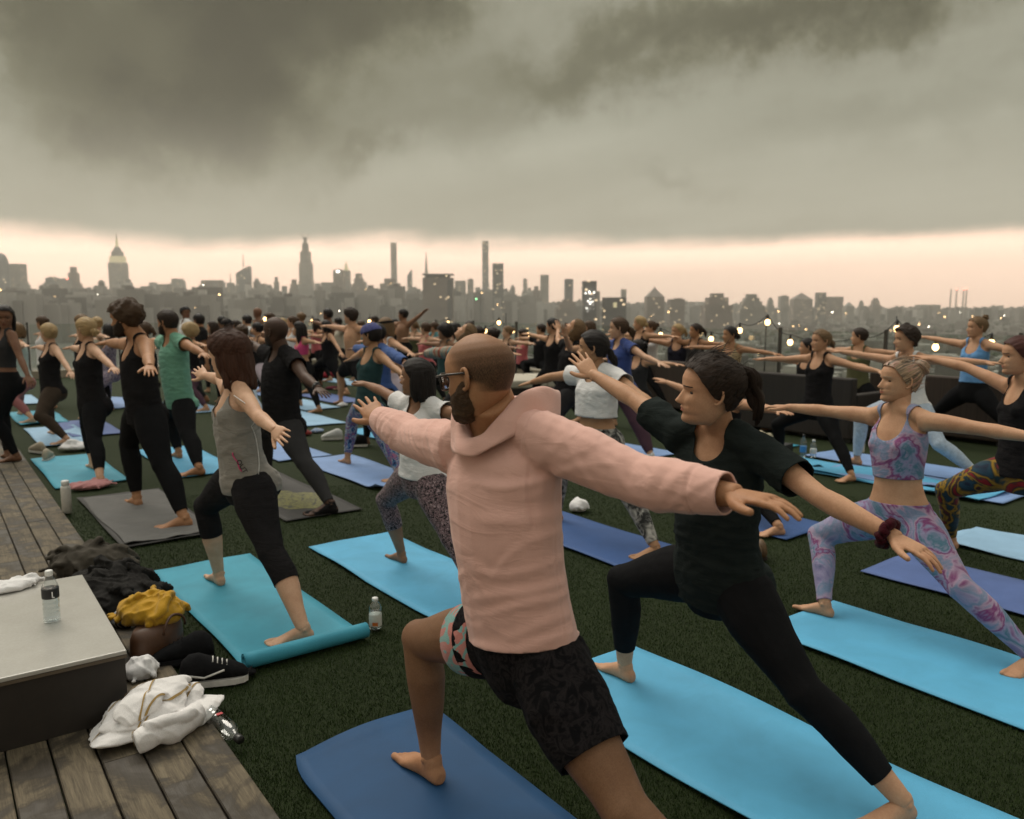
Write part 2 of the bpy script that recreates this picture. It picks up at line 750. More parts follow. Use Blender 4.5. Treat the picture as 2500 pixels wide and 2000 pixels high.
# roof slab, coping
M_CONC = plain('coping', (.30, .26, .20), .85, var=.2, scale=6, bump=.2)
g = Geo()
g.box((-9, -9, -1.2), (XR + .35, YF + .35, -.02))
tag(link('roof_slab', g.mesh('roof_slab', [M_CONC], False)), kind='structure')
g = Geo()
g.box((-9, YF, -.012), (XR + .35, YF + .345, .17))
g.box((XR, -9, -.012), (XR + .345, YF - .002, .17))
tag(link('roof_kerb', g.mesh('roof_kerb', [M_CONC], False)), kind='structure')

# glass balustrade: posts and panes
M_PANE = clear('balustrade_glass', (.93, .96, .94), .025, .01, .97)
M_POST = plain('post_steel', (.07, .07, .065), .5, .6)
pane_me = {}


def balustrade(p0, p1, label):
    p0, p1 = np.array(p0, float), np.array(p1, float)
    L = np.linalg.norm(p1 - p0)
    rz = math.atan2(p1[1] - p0[1], p1[0] - p0[0])
    root = tag(empty('glass_balustrade', (*p0, .17), rz), label, 'railing')
    n = round(L / 1.9)
    st = L / n
    key = round(st, 3)
    if key not in pane_me:
        g = Geo()
        g.box((.04, -.006, .06), (st - .04, .006, 1.08))
        a = g.mesh('pane', [M_PANE], False)
        g = Geo()
        g.box((-.018, -.03, 0), (.018, .03, 1.12))
        g.box((-.045, -.05, -.002), (.045, .05, .012))
        pane_me[key] = (a, g.mesh('post', [M_POST], False))
    for i in range(n + 1):
        link('post', pane_me[key][1], None, root).location = (i * st, 0, 0)
        if i < n:
            link('pane', pane_me[key][0], None, root).location = (i * st, 0, 0)


balustrade((-3.5, YF + .17), (XR + .1, YF + .17), 'clear glass balustrade on slim posts at the far river side edge')
balustrade((XR + .17, -1), (XR + .17, YF - .1), 'clear glass balustrade on slim posts at the right city side edge')

# ---- city below ------------------------------------------------------------------
def ground_dir(px):
    d = ray(px, HOR)
    return nrm(np.array([d[0], d[1], 0]))


k = NT('city_ground')
co = k.co()
a = k.noise(co, .004, 6, .6)
b = k.noise(co, .03, 5, .65)
k.col(k.mix(.5, k.ramp(a, [(.35, (.035, .040, .030)), (.65, (.10, .10, .085))]), k.ramp(b, [(.35, (.02, .026, .018)), (.65, (.13, .12, .105))])))
k.set(Roughness=.95)
g = Geo()
R = 7000
g.grid(np.array([[(x, y, CITY_Z - .5) for y in (-R, 0, R)] for x in (-R, 0, R)]))
tag(link('city_ground', g.mesh('city_ground', [k.m], False)), kind='structure')

k = NT('river_water')
k.col((.045, .055, .048))
k.set(Roughness=.22, Specular_IOR_Level=.5)
n1 = k.noise(k.co('Object', (1, 1, 1)), .05, 5, .7)
k.bump(n1, .25, 2.0)
near_b = [(-500, 640), (-100, 690), (300, 760), (700, 900), (1000, 1080), (1200, 1280), (1330, 1560), (1440, 2000), (1530, 2700)]
far_b = [(-500, 1550), (-100, 1700), (300, 1850), (700, 2100), (1000, 2450), (1200, 2850), (1330, 3200), (1440, 3600), (1530, 4100)]
V = []
for (pa, da), (pb, db) in zip(near_b, far_b):
    V += [(*(ground_dir(pa) * da)[:2], CITY_Z), (*(ground_dir(pb) * db)[:2], CITY_Z)]
F = np.array([[2 * i, 2 * i + 1, 2 * i + 3, 2 * i + 2] for i in range(len(near_b) - 1)])
tag(link('river', mesh_np('river', np.array(V), F, [k.m], None, False)), kind='structure')


def tower_mat(name, c, glass=.4, lit=.985, cell=4.5):
    if name in MATS:
        return MATS[name]
    k = NT(name)
    co = k.co('Object', (1 / cell, 1 / cell, 1 / (cell * .85)))
    fl = k.n('ShaderNodeVectorMath', operation='FLOOR')
    k.l(co, fl.inputs[0])
    wn_ = k.n('ShaderNodeTexWhiteNoise')
    k.l(fl.outputs[0], wn_.inputs[0])
    fr = k.n('ShaderNodeVectorMath', operation='FRACTION')
    k.l(co, fr.inputs[0])
    sp_ = k.n('ShaderNodeSeparateXYZ')
    k.l(fr.outputs[0], sp_.inputs[0])
    wv = k.math('MULTIPLY', k.math('GREATER_THAN', sp_.outputs[2], .35), k.math('GREATER_THAN', k.math('ADD', sp_.outputs[0], sp_.outputs[1]), .5))
    wv = k.math('MULTIPLY', wv, glass)
    a = k.noise(k.co(), .02, 3)
    base = k.ramp(a, [(.3, tuple(x * .8 for x in c)), (.7, tuple(x * 1.15 for x in c))])
    k.col(k.mix(wv, base, (.05, .055, .06)))
    k.set(Roughness=.6)
    li = k.math('MULTIPLY', k.math('GREATER_THAN', wn_.outputs[0], lit), wv)
    k.set(Emission_Color=(1.0, .72, .42), Emission_Strength=k.math('MULTIPLY', li, 2.2))
    MATS[name] = k.m
    return k.m


TM = dict(stone=tower_mat('tower_stone', (.36, .34, .31)), brick=tower_mat('tower_brick', (.30, .25, .22)), glass=tower_mat('tower_glass', (.30, .31, .32), .8),
          pale=tower_mat('tower_pale', (.45, .43, .39), .35), dark=tower_mat('tower_dark', (.17, .165, .16), .6, .97))
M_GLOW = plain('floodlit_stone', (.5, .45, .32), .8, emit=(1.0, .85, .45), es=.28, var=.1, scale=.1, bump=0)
M_RED = plain('beacon_red', (.8, .1, .08), .5, emit=(1.0, .18, .12), es=6.0, bump=0)
M_WHITE_L = plain('facade_lamp', (.9, .9, .85), .5, emit=(1.0, .95, .85), es=3.0, bump=0)


def tower(x0, x1, ytop, dist, mat, label, shape='box', depth=None, base_z=CITY_Z, extra=None):
    """one building of the skyline, at its own distance and true size"""
    d = ground_dir((x0 + x1) / 2)
    cosv = d @ nrm(FW * np.array([1, 1, 0]))
    dd = dist / cosv
    pos = d * dd
    w = (x1 - x0) / FPX * dist
    top = CAMH + (HOR - ytop) / FPX * dist
    rz = -YAW
    dp = depth or max(18, min(w, 60))
    root = empty('skyscraper' if top > 60 else 'building', (*pos[:2], base_z), rz)
    tag(root, label, 'building', 'buildings of the skyline')
    Hh = top - base_z

    def bx(nm, w0, w1, z0, z1, m, dscale=1.0, off=0.0, par=root):
        g = Geo()
        g.box((off - w0 / 2, -dp * dscale / 2, z0), (off + w0 / 2, dp * dscale / 2, z1))
        if w1 != w0:
            V = g.V[0]
            V[4:, 0] = off + (V[4:, 0] - off) * (w1 / w0)
            V[4:, 1] *= w1 / w0
        return link(nm, g.mesh(nm, [m], False), None, par)
    m = TM.get(mat, None) or mat
    px = dist / FPX                       # metres per photo pixel at this distance
    if shape == 'box':
        bx('wall', w, w, 0, Hh, m)
        bx('roof_plant', w * .5, w * .5, Hh, Hh + 4 * px * .6, m, .5, rnd.uniform(-.15, .15) * w)
    elif shape == 'flat':
        bx('wall', w, w, 0, Hh, m)
        bx('parapet', w * 1.01, w * 1.01, Hh, Hh + 1.5, m, 1.01)
    elif shape == 'setback':
        bx('wall', w, w, 0, Hh * .72, m)
        bx('upper_storeys', w * .72, w * .72, Hh * .72, Hh * .9, m, .75)
        bx('crown', w * .42, w * .42, Hh * .9, Hh, m, .5)
    elif shape == 'round':
        g = Geo()
        n = 10
        rr_ = [((0, 0, 0), 1), ((0, 0, Hh * .86), 1), ((0, 0, Hh * .92), .93), ((0, 0, Hh * .97), .75), ((0, 0, Hh), .45)]
        g.tube([(c_, np.array([w / 2 * s, 0, 0]), np.array([0, dp / 2 * s, 0])) for c_, s in rr_], 16)
        link('wall', g.mesh('wall', [m], False), None, root)
    elif shape == 'pyramid':
        bx('wall', w, w, 0, Hh * .8, m)
        bx('roof', w * .95, w * .06, Hh * .8, Hh, m, .95)
    elif shape == 'slope':
        bx('wall', w, w, 0, Hh * .88, m)
        g = Geo()
        g.box((-w / 2, -dp / 2, Hh * .88), (w / 2, dp / 2, Hh))
        g.V[0][[4, 7], 2] = Hh * .885
        g.V[0][[4, 7], 0] += w * .05
        link('crown', g.mesh('crown', [m], False), None, root)
    elif shape == 'steps':
        n = 5
        for i in range(n):
            s = 1 - .16 * i
            bx('wall' if i == 0 else 'upper_storeys', w * s, w * s, Hh * (0 if i == 0 else .62 + .095 * (i - 1)), Hh * (.62 + .095 * i), m, s)
    if extra:
        extra(root, bx, w, Hh, px)
    return root


def spire(h_px, w_px=2.0, m=None):
    def fn(root, bx, w, Hh, px):
        bx('spire', w_px * px, .3 * px, Hh, Hh + h_px * px, m or TM['stone'], .2)
    return fn


def deco_tower(root, bx, w, Hh, px):
    m = TM['stone']
    bx('upper_storeys', w * .84, w * .84, Hh, Hh + 16 * px, M_GLOW, .84)
    bx('upper_storeys', w * .62, w * .62, Hh + 16 * px, Hh + 27 * px, m, .62)
    bx('crown', w * .50, w * .26, Hh + 27 * px, Hh + 38 * px, m, .5)
    bx('mast', w * .17, w * .10, Hh + 38 * px, Hh + 58 * px, M_GLOW, .17)
    bx('spire', w * .06, w * .02, Hh + 58 * px, Hh + 72 * px, m, .06)


def site_tower(root, bx, w, Hh, px):
    m = TM['pale']
    bx('upper_storeys', w * .92, w * .92, Hh, Hh + 45 * px, m, .92)
    bx('upper_storeys', w * .72, w * .72, Hh + 45 * px, Hh + 72 * px, m, .7)
    bx('crown', w * .45, w * .40, Hh + 72 * px, Hh + 92 * px, TM['stone'], .45)
    bx('crown', w * .22, w * .20, Hh + 92 * px, Hh + 106 * px, TM['stone'], .22)
    for s in (-1, 1):
        g = Geo()
        g.path([(s * w * .10, 0, Hh + 100 * px), (s * w * .34, 0, Hh + 116 * px)], 1.2, 4)
        link('crane_jib', g.mesh('crane_jib', [TM['dark']], False), None, root)


def gold_roof(root, bx, w, Hh, px):
    bx('gilded_roof', w * .55, w * .04, Hh, Hh + 24 * px, M_GLOW, .5, w * .08)


def lamp_roof(root, bx, w, Hh, px):
    bx('sign_light', w * .35, w * .35, Hh - 6 * px, Hh - 1 * px, M_WHITE_L, 1.04)


def bands(root, bx, w, Hh, px):
    for i, z in enumerate((26, 56, 86)):
        bx('open_floor_band', w * 1.004, w * 1.004, Hh - z * px, Hh - (z - 3) * px, TM['pale'], 1.004)


def near_block(root, bx, w, Hh, px):
    bx('dark_top_floor', w * .78, w * .78, Hh, Hh + 8 * px, TM['dark'], .8)
    bx('roof_slab', w * 1.02, w * 1.02, Hh + 8 * px, Hh + 11 * px, TM['dark'], 1.02)
    bx('dark_stair_bay', w * .16, w * .16, 0, Hh - 3, TM['dark'], 1.02, w * .40)


def lit_site(root, bx, w, Hh, px):
    r = random.Random(3)
    for i in range(26):
        bx('lit_opening', 3.0 * px, 3.0 * px, Hh * (.30 + .64 * r.random()), 0, M_WHITE_L, 1.02, r.uniform(-.38, .38) * w) if False else None
    for i in range(22):
        z = Hh - (10 + 62 * r.random()) * px
        bx('lit_opening', r.uniform(1.2, 3.4) * px, 0.999 * 2 * px, z, z + r.uniform(2, 4.5) * px, M_WHITE_L, 1.02, r.uniform(-.36, .30) * w)
    bx('lift_core', w * .26, w * .26, 0, Hh - 22 * px, TM['stone'], 1.0, w * .62)


def beacons(root, bx, w, Hh, px):
    for s in (-.46, .46):
        bx('beacon', 1.6 * px, 1.6 * px, Hh + .5, Hh + 2.2 * px, M_RED, .05, s * w)
    bx('lit_sign', w * .16, w * .16, Hh - 22 * px, Hh - 10 * px, M_GLOW, 1.03, 0)


tower(-14, 27, 622, 3300, 'glass', 'rounded glass tower cut by the left frame edge of the skyline', 'round')
tower(36, 64, 648, 3400, 'stone', 'flat topped tower second from the left frame edge', 'flat')
tower(84, 98, 705, 3600, 'brick', 'low pointed building between the two left edge towers and the next slab', 'pyramid')
tower(122, 145, 680, 3500, 'glass', 'grey slab just left of the paired tall tower', 'box')
tower(150, 174, 684, 3450, 'stone', 'lower half of the pair with red lamp, left of the great deco tower', 'box', extra=lambda r_, b_, w_, H_, p_: b_('beacon', 2 * p_, 2 * p_, H_, H_ + 3 * p_, M_RED, .06, w_ * .3))
tower(173, 198, 654, 3500, 'brick', 'tall dark slab left of the great deco tower', 'setback')
tower(225, 244, 708, 3600, 'stone', 'small domed block with a bluish top left of the great deco tower', 'setback')
tower(277, 312, 645, 4100, 'stone', 'great deco skyscraper with floodlit crown and needle mast', 'flat', extra=deco_tower)
tower(264, 346, 712, 3500, 'brick', 'broad low block at the foot of the great deco tower', 'flat')
tower(352, 380, 710, 3600, 'stone', 'small flat block right of the great deco tower', 'box')
tower(390, 416, 696, 3400, 'stone', 'left wing of the stepped pair with spiky roofline', 'flat')
tower(411, 452, 682, 3450, 'pale', 'right wing of the stepped pair with spiky roofline', 'steps')
tower(455, 473, 708, 3300, 'brick', 'small tower right of the stepped spiky pair', 'setback')
tower(500, 541, 687, 3500, 'brick', 'wide flat slab left of the spire topped glass tower', 'flat')
tower(549, 582, 692, 3500, 'stone', 'block with a thin antenna beside the sloping glass tower', 'setback', extra=spire(24, 1.6))
tower(584, 613, 653, 3900, 'glass', 'sloping glass tower with a thin spire', 'slope', extra=spire(30, 1.5))
tower(624, 662, 694, 3500, 'stone', 'blocky building right of the sloping glass tower', 'setback')
tower(670, 684, 678, 3600, 'stone', 'slim stone tower left of the crane topped tower', 'setback')
tower(706, 734, 684, 3550, 'brick', 'stepped block at the left foot of the crane topped tower', 'steps')
tower(735, 765, 690, 3700, 'pale', 'tall tapering tower under construction with crane jibs on top', 'flat', extra=site_tower)
tower(790, 822, 692, 3500, 'stone', 'low slab right of the crane topped tower', 'flat')
tower(818, 842, 662, 3500, 'brick', 'dark slab with a bright white roof light', 'box', extra=lamp_roof)
tower(836, 856, 664, 3700, 'stone', 'tower with a gilded pyramid roof', 'flat', extra=gold_roof)
tower(858, 898, 670, 3500, 'brick', 'stepped brick mass right of the gilded pyramid', 'steps')
tower(922, 986, 682, 3400, 'brick', 'broad block at the foot of the pencil thin square tower', 'setback')
tower(957, 970, 598, 4300, 'stone', 'pencil thin square tower left of the needle spire', 'flat')
tower(996, 1007, 660, 4300, 'glass', 'short slim tower between the square pencil tower and the needle', 'slope')
tower(1037, 1047, 680, 4300, 'stone', 'needle thin tapering tower left of the dark topped block', 'flat', extra=spire(66, 9))
tower(1035, 1107, 682, 1950, 'brick', 'near apartment block with dark recessed top floor', 'flat', depth=40, extra=near_block)
tower(1112, 1137, 688, 3300, 'stone', 'small grey block right of the dark topped block', 'flat')
tower(1142, 1156, 684, 3300, 'stone', 'narrow grey block left of the banded pencil tower', 'box')
tower(1178, 1193, 594, 4200, 'glass', 'pencil tower with pale open floor bands', 'flat', extra=bands)
tower(1203, 1229, 647, 3000, 'dark', 'dark glass slab right of the banded pencil tower', 'flat')
tower(1232, 1262, 720, 3100, 'stone', 'low block right of the dark glass slab', 'box')
tower(1277, 1287, 683, 4200, 'stone', 'lone slim tower right of the dark glass slab', 'flat')
tower(1296, 1322, 700, 3500, 'brick', 'stepped shoulder left of the tall slab', 'setback')
tower(1319, 1339, 674, 3500, 'stone', 'tall slab rising from the stepped shoulder', 'flat')
tower(1378, 1398, 684, 2600, 'glass', 'lone square tower left of the floodlit building site', 'flat')
tower(1356, 1412, 732, 2500, 'brick', 'low block round the foot of the lone square tower', 'setback')
tower(1422, 1454, 690, 1500, 'dark', 'building site tower with bright white work lights', 'flat', depth=30, extra=lit_site)
tower(1472, 1526, 729, 1500, 'dark', 'squat dark block with red beacons and a lit sign', 'flat', depth=30, extra=beacons)
tower(1516, 1528, 708, 3400, 'stone', 'slim tower behind the squat block with red beacons', 'flat')
tower(1576, 1618, 704, 2600, 'brick', 'broad building with a pointed roof and cupola', 'pyramid', extra=spire(4, 3))
tower(1632, 1668, 731, 2500, 'brick', 'flat block right of the pointed roof', 'box')
tower(1716, 1782, 717, 2300, 'brick', 'large square block of flats right of centre', 'setback')
tower(1800, 1866, 719, 2500, 'stone', 'large irregular block of flats right of the square one', 'steps')
tower(1872, 1888, 727, 3800, 'stone', 'small far tower right of the irregular block', 'setback')
tower(1902, 1922, 724, 3900, 'stone', 'far low slab with a stepped top', 'box')
tower(1932, 1978, 716, 4000, 'brick', 'far cluster with one pointed top', 'pyramid')
tower(1992, 2012, 716, 4000, 'dark', 'far dark block with a square top', 'flat')
tower(2012, 2052, 726, 4000, 'brick', 'far broad block right of the dark square one', 'flat')
tower(2062, 2082, 738, 4300, 'stone', 'far low gabled block near the right end of the skyline', 'pyramid')
tower(2096, 2108, 734, 4300, 'stone', 'far little tower near the right end of the skyline', 'setback')
tower(2126, 2146, 728, 4300, 'brick', 'last taller far block before the chimneys', 'setback')
tower(2240, 2290, 745, 4600, 'stone', 'long low far building left of the chimneys', 'flat')
M_STACK = plain('chimney_concrete', (.42, .36, .32), .8, bump=0)
for i, (px_, yt) in enumerate(((2319, 706), (2333, 708), (2350, 708), (2357, 707))):
    d = ground_dir(px_)
    pos = d * 4300 / (d @ nrm(FW * np.array([1, 1, 0])))
    top = CAMH + (HOR - yt) / FPX * 4300
    root = empty('chimney', (*pos[:2], CITY_Z))
    tag(root, ('plain far chimney, leftmost of the four stacks', 'second far chimney from the left with red beacon', 'third far chimney from the left, close to the last', 'far chimney at the right end of the four stacks')[i], 'chimney', 'power station stacks')
    g = Geo()
    g.path([(0, 0, 0), (0, 0, top - CITY_Z)], [4.4, 3.4], 10)
    link('shaft', g.mesh('shaft', [M_STACK]), None, root)
    if i:
        g = Geo()
        g.ell((0, 0, top - CITY_Z + 2.5), 4.0, 8, 6)
        link('beacon', g.mesh('beacon', [M_RED]), None, root)

# masses nobody could count: distant blocks over the river, low rise this side, their lights
k = NT('city_mass')
gi = k.n('ShaderNodeNewGeometry')
k.col(k.ramp(gi.outputs['Random Per Island'], [(0, (.09, .085, .08)), (.35, (.20, .18, .165)), (.7, (.31, .29, .27)), (1, (.48, .46, .43))]))
k.set(Roughness=.9)
M_MASS = k.m
g = Geo()
ofs = []
for i in range(2300):
    px_ = rnd.uniform(-300, 1720) if i < 1850 else rnd.uniform(1400, 2900)
    bnk = np.interp(px_, [p for p, _ in far_b], [q for _, q in far_b])
    dist = bnk + 30 + 1900 * rnd.random() ** 1.3
    d = ground_dir(px_)
    p = d * dist / (d @ nrm(FW * np.array([1, 1, 0])))
    ytop = rnd.gauss(734, 16) if px_ < 1300 else rnd.gauss(748, 6) if px_ < 1800 else rnd.gauss(754, 4)
    ytop = max(ytop, 700 if px_ < 1300 else 728)
    hz = (CAMH - CITY_Z) + (HOR - ytop) / FPX * dist
    hz = max(18, hz * (1 if rnd.random() < .6 else rnd.uniform(.35, .9)))
    w = rnd.uniform(18, 60)
    dp = rnd.uniform(18, 50)
    ca, sa_ = math.cos(-YAW + rnd.choice((0, .12, -.2))), math.sin(-YAW)
    M = np.eye(4)
    M[:2, :2] = [[ca, -sa_], [sa_, ca]]
    M[:3, 3] = (p[0], p[1], CITY_Z)
    g.box((-w / 2, -dp / 2, 0), (w / 2, dp / 2, hz), M)
    if rnd.random() < .5:
        g.box((-w * .2, -dp * .2, hz), (w * .15, dp * .2, hz + rnd.uniform(3, 12)), M)
for i in range(110):                                             # slim towers lost in the haze behind the named ones
    px_ = rnd.uniform(-60, 1330)
    dist = rnd.uniform(3300, 4700)
    d = ground_dir(px_)
    p = d * dist / (d @ nrm(FW * np.array([1, 1, 0])))
    hz = (CAMH - CITY_Z) + (HOR - rnd.uniform(688, 728)) / FPX * dist
    w = rnd.uniform(8, 17) * dist / FPX
    M = np.eye(4)
    M[:2, :2] = [[math.cos(-YAW), -math.sin(-YAW)], [math.sin(-YAW), math.cos(-YAW)]]
    M[:3, 3] = (p[0], p[1], CITY_Z)
    g.box((-w / 2, -15, 0), (w / 2, 15, hz), M)
    if rnd.random() < .5:
        g.box((-w * .3, -9, hz), (w * .3, 9, hz + rnd.uniform(4, 16)), M)
tag(link('distant_blocks', g.mesh('distant_blocks', [M_MASS], False)), 'hazy mass of far city blocks across the river', 'city', kind='stuff')
g = Geo()
gt = Geo()
cnt = 0
while cnt < 5200:
    px_ = rnd.uniform(-400, 3000)
    dist = 150 * (7000 / 150) ** (rnd.random() ** .8)
    nb = np.interp(px_, [p for p, _ in near_b], [q for _, q in near_b])
    if px_ < 1500 and dist > nb - 40:
        continue
    cnt += 1
    d = ground_dir(px_)
    p = d * dist
    w, dp = rnd.uniform(9, 30), rnd.uniform(9, 26)
    hz = rnd.uniform(6, 16) if rnd.random() < .9 else rnd.uniform(16, 34)
    th_ = rnd.choice((.25, .25 + math.pi / 2)) + rnd.gauss(0, .06)
    M = np.eye(4)
    M[:2, :2] = [[math.cos(th_), -math.sin(th_)], [math.sin(th_), math.cos(th_)]]
    M[:3, 3] = (p[0], p[1], CITY_Z)
    g.box((-w / 2, -dp / 2, 0), (w / 2, dp / 2, hz), M)
    if rnd.random() < .5:
        a_, r_ = rnd.uniform(0, 6.28), rnd.uniform(14, 26)
        gt.ell((p[0] + math.cos(a_) * r_, p[1] + math.sin(a_) * r_, CITY_Z + 6), (rnd.uniform(4, 8), rnd.uniform(4, 8), rnd.uniform(4, 7)), 6, 4)
tag(link('low_rise_city', g.mesh('low_rise_city', [M_MASS], False)), 'dense carpet of low houses and sheds far below the roof', 'city', kind='stuff')
tag(link('street_trees', gt.mesh('street_trees', [plain('far_tree', (.035, .05, .022), .95, var=.5, scale=.05, bump=0)])), 'dark tree crowns among the low houses far below', 'trees', kind='stuff')

M_LAMPS = {}
for nm, c_, e_ in (('warm', (1, .60, .26), 11), ('white', (1, .90, .74), 9), ('green', (.3, 1, .4), 8)):
    M_LAMPS[nm] = plain('city_lamp_' + nm, c_, .5, emit=c_, es=e_, bump=0)
for nm, n_ in (('warm', 64), ('white', 20), ('green', 3)):
    g = Geo()
    for i in range(n_):
        px_ = rnd.uniform(0, 2550)
        if rnd.random() < .5:
            px_ = rnd.uniform(1550, 2550)
        y_ = rnd.uniform(760, 880) if px_ > 1300 else rnd.uniform(690, 830)
        dist = min(75 * FPX / max(y_ - HOR, 30), 2600) * .93 if px_ > 1300 else 1950
        p = np.array([0, 0, CAMH]) + ray(px_, y_) / FPX * dist
        r = rnd.uniform(.5, 1.4) * dist / FPX
        g.ell(p, (r, r, r), 6, 4)
    tag(link('city_lights', g.mesh('city_lights', [M_LAMPS[nm]])), {'warm': 'scattered amber street and window lights of the city', 'white': 'scattered white lights of the city', 'green': 'few green signal lights of the city'}[nm], 'lights', kind='stuff')

# ---- air -------------------------------------------------------------------------
hz_m = bpy.data.materials.new('haze')
hz_m.use_nodes = True
t_ = hz_m.node_tree
t_.nodes.clear()
pv = t_.nodes.new('ShaderNodeVolumePrincipled')
pv.inputs['Color'].default_value = (.98, .96, .88, 1)
pv.inputs['Density'].default_value = .00013
pv.inputs['Anisotropy'].default_value = .4
om = t_.nodes.new('ShaderNodeOutputMaterial')
t_.links.new(pv.outputs[0], om.inputs['Volume'])
g = Geo()
g.box((-7300, -7300, CITY_Z - 2), (7300, 7300, 400))
tag(link('haze', g.mesh('haze', [hz_m], False)), 'thin dusk haze over roof and city', 'haze', kind='stuff')

# ================================================================== people: skeleton, body, clothes, hair
def skel(p):
    px, py, ph, yaw, lf, lc, tw, af, ac, bf, bc, ks, fa1, fe1, fa2, fe2, ba1, be1, ba2, be2, hf, hc, H, ts, asc = p
    f = np.array([-math.sin(yaw), math.cos(yaw), 0])      # along the mat
    c = np.array([-f[1], f[0], 0])                        # where the chest faces
    u = np.array([0, 0, 1.])
    P = np.array([px, py, ph])
    t = nrm(u + lf * f + lc * c)
    sa = nrm(f * math.cos(tw) + c * math.sin(tw))
    sa = nrm(sa - t * (sa @ t))
    sc = P + t * (.295 * ts - .02) * H
    J = dict(pel=P, neck=P + t * .295 * H * ts, ts=ts, shF=sc + sa * .105 * H, shB=sc - sa * .105 * H, f=f, c=c, t=t, sa=sa, H=H)
    J['head'] = J['neck'] + t * .098 * H + (f * hf + c * hc) * H
    for k, sg, of, oc in (('F', 1, af, ac), ('B', -1, bf, bc)):
        hip = P + f * sg * .05 * H - u * .01 * H
        an = np.array([px, py, 0]) + f * of + c * oc
        an[2] = .045 * H
        L1, L2 = .245 * H, .242 * H
        d = an - hip
        D = np.linalg.norm(d)
        Dc = min(D, (L1 + L2) * .998)
        dn = d / D
        a = (L1 * L1 - L2 * L2 + Dc * Dc) / (2 * Dc)
        h = math.sqrt(max(0, L1 * L1 - a * a))
        hint = (f + c * ks) if k == 'F' else (c * .8 + f * .2 + u * .2)
        hint = nrm(hint - dn * (hint @ dn))
        J['hip' + k], J['kn' + k], J['an' + k] = hip, hip + dn * a * (D / Dc) + hint * h, an
        J['toe' + k] = f if k == 'F' else nrm(c + f * .25)
    for k, sg, a1, e1, a2, e2 in (('F', 1, fa1, fe1, fa2, fe2), ('B', -1, ba1, be1, ba2, be2)):
        def dr(a, e):
            return (f * sg * math.cos(a) + c * math.sin(a)) * math.cos(e) + u * math.sin(e)
        J['el' + k] = J['sh' + k] + dr(a1, e1) * .168 * H * asc
        J['wr' + k] = J['el' + k] + dr(a2, e2) * .148 * H * asc
    return J


SEC_M = np.array([(-.085, .062, .052), (-.05, .088, .066), (-.01, .100, .072), (.03, .098, .068), (.07, .091, .062), (.11, .088, .060), (.15, .093, .064), (.19, .101, .068), (.225, .108, .066), (.255, .104, .056), (.28, .075, .044), (.30, .042, .038)])
SEC_F = np.array([(-.085, .062, .055), (-.05, .094, .068), (-.01, .105, .072), (.03, .098, .066), (.07, .082, .056), (.10, .075, .052), (.14, .079, .055), (.18, .088, .060), (.215, .094, .060), (.245, .092, .052), (.275, .068, .040), (.295, .038, .034)])


def seg_d(V, a, b):
    ab = b - a
    t = np.clip(((V - a) @ ab) / (ab @ ab), 0, 1)
    return np.linalg.norm(V - (a + t[:, None] * ab), axis=1)


def ray_d(V, a, d):
    t = np.maximum((V - a) @ d, 0)
    return np.linalg.norm(V - (a + t[:, None] * d), axis=1)


def torso(g, J, sp, off=0.0, lo=-.085, hi=.31, loose=0.0, cinch=None):
    H, w = J['H'], sp.get('w', 1.0)
    sec = (SEC_M if sp['sex'] == 'm' else SEC_F)
    hs = np.unique(np.concatenate([sec[:, 0], np.clip([lo, hi], sec[0, 0], sec[-1, 0])]))
    hs = hs[(hs >= lo) & (hs <= hi)]
    rings = []
    wch = np.interp(.19, sec[:, 0], sec[:, 1])
    dch = np.interp(.19, sec[:, 0], sec[:, 2])
    if lo < sec[0, 0] - .001:
        hs = np.concatenate([[lo], hs])
    for h in hs:
        a, b = np.interp(h, sec[:, 0], sec[:, 1]), np.interp(h, sec[:, 0], sec[:, 2])
        if loose and h < .19:
            a = a + max(0, wch - a) * loose
            b = b + max(0, dch * 1.02 - b) * loose
        a, b = a * w * H + off, b * w * H + off
        if cinch and h < cinch[0]:
            a, b = a * cinch[1], b * cinch[1]
        k = np.clip((h + .05) / .3, 0, 1)
        lat = nrm(J['f'] * (1 - k) + J['sa'] * k)
        fwd = np.cross(J['t'], lat)
        fwd = nrm(fwd if fwd @ J['c'] > 0 else -fwd)
        bend = fwd * (.010 * H * math.sin(np.clip(h / .3, 0, 1) * math.pi * 1.2))     # chest slightly proud
        rings.append((J['pel'] + J['t'] * h * H * (J['ts'] if h > 0 else 1) + bend, lat * a, fwd * b))
    g.tube(rings, 20)
    fwd = np.cross(J['t'], J['sa'])
    fwd = nrm(fwd if fwd @ J['c'] > 0 else -fwd)
    if sp['sex'] == 'f' and hi > .17 and lo < .2:
        for s in (-1, 1):
            r = .036 * H * sp.get('bust', .9)
            g.ell(J['pel'] + J['t'] * .205 * H * J['ts'] + J['sa'] * s * .043 * H * w + fwd * (.037 * H * w + off * .2), r + off * .6)
    if lo < .0:
        for s in (-1, 1):
            r = (.054 if sp['sex'] == 'm' else .060) * H * w + off
            g.ell(J['pel'] + J['f'] * s * .048 * H - J['c'] * .028 * H - J['t'] * .025 * H, r)


def limb(g, a, b, prof, bk, n=14):
    """prof: (t, radius, shift towards bk)"""
    d = nrm(b - a)
    bk = nrm(bk - d * (bk @ d))
    sd = np.cross(d, bk)
    g.tube([(a + (b - a) * t + bk * s, sd * r, bk * r * 1.05) for t, r, s in prof], n)


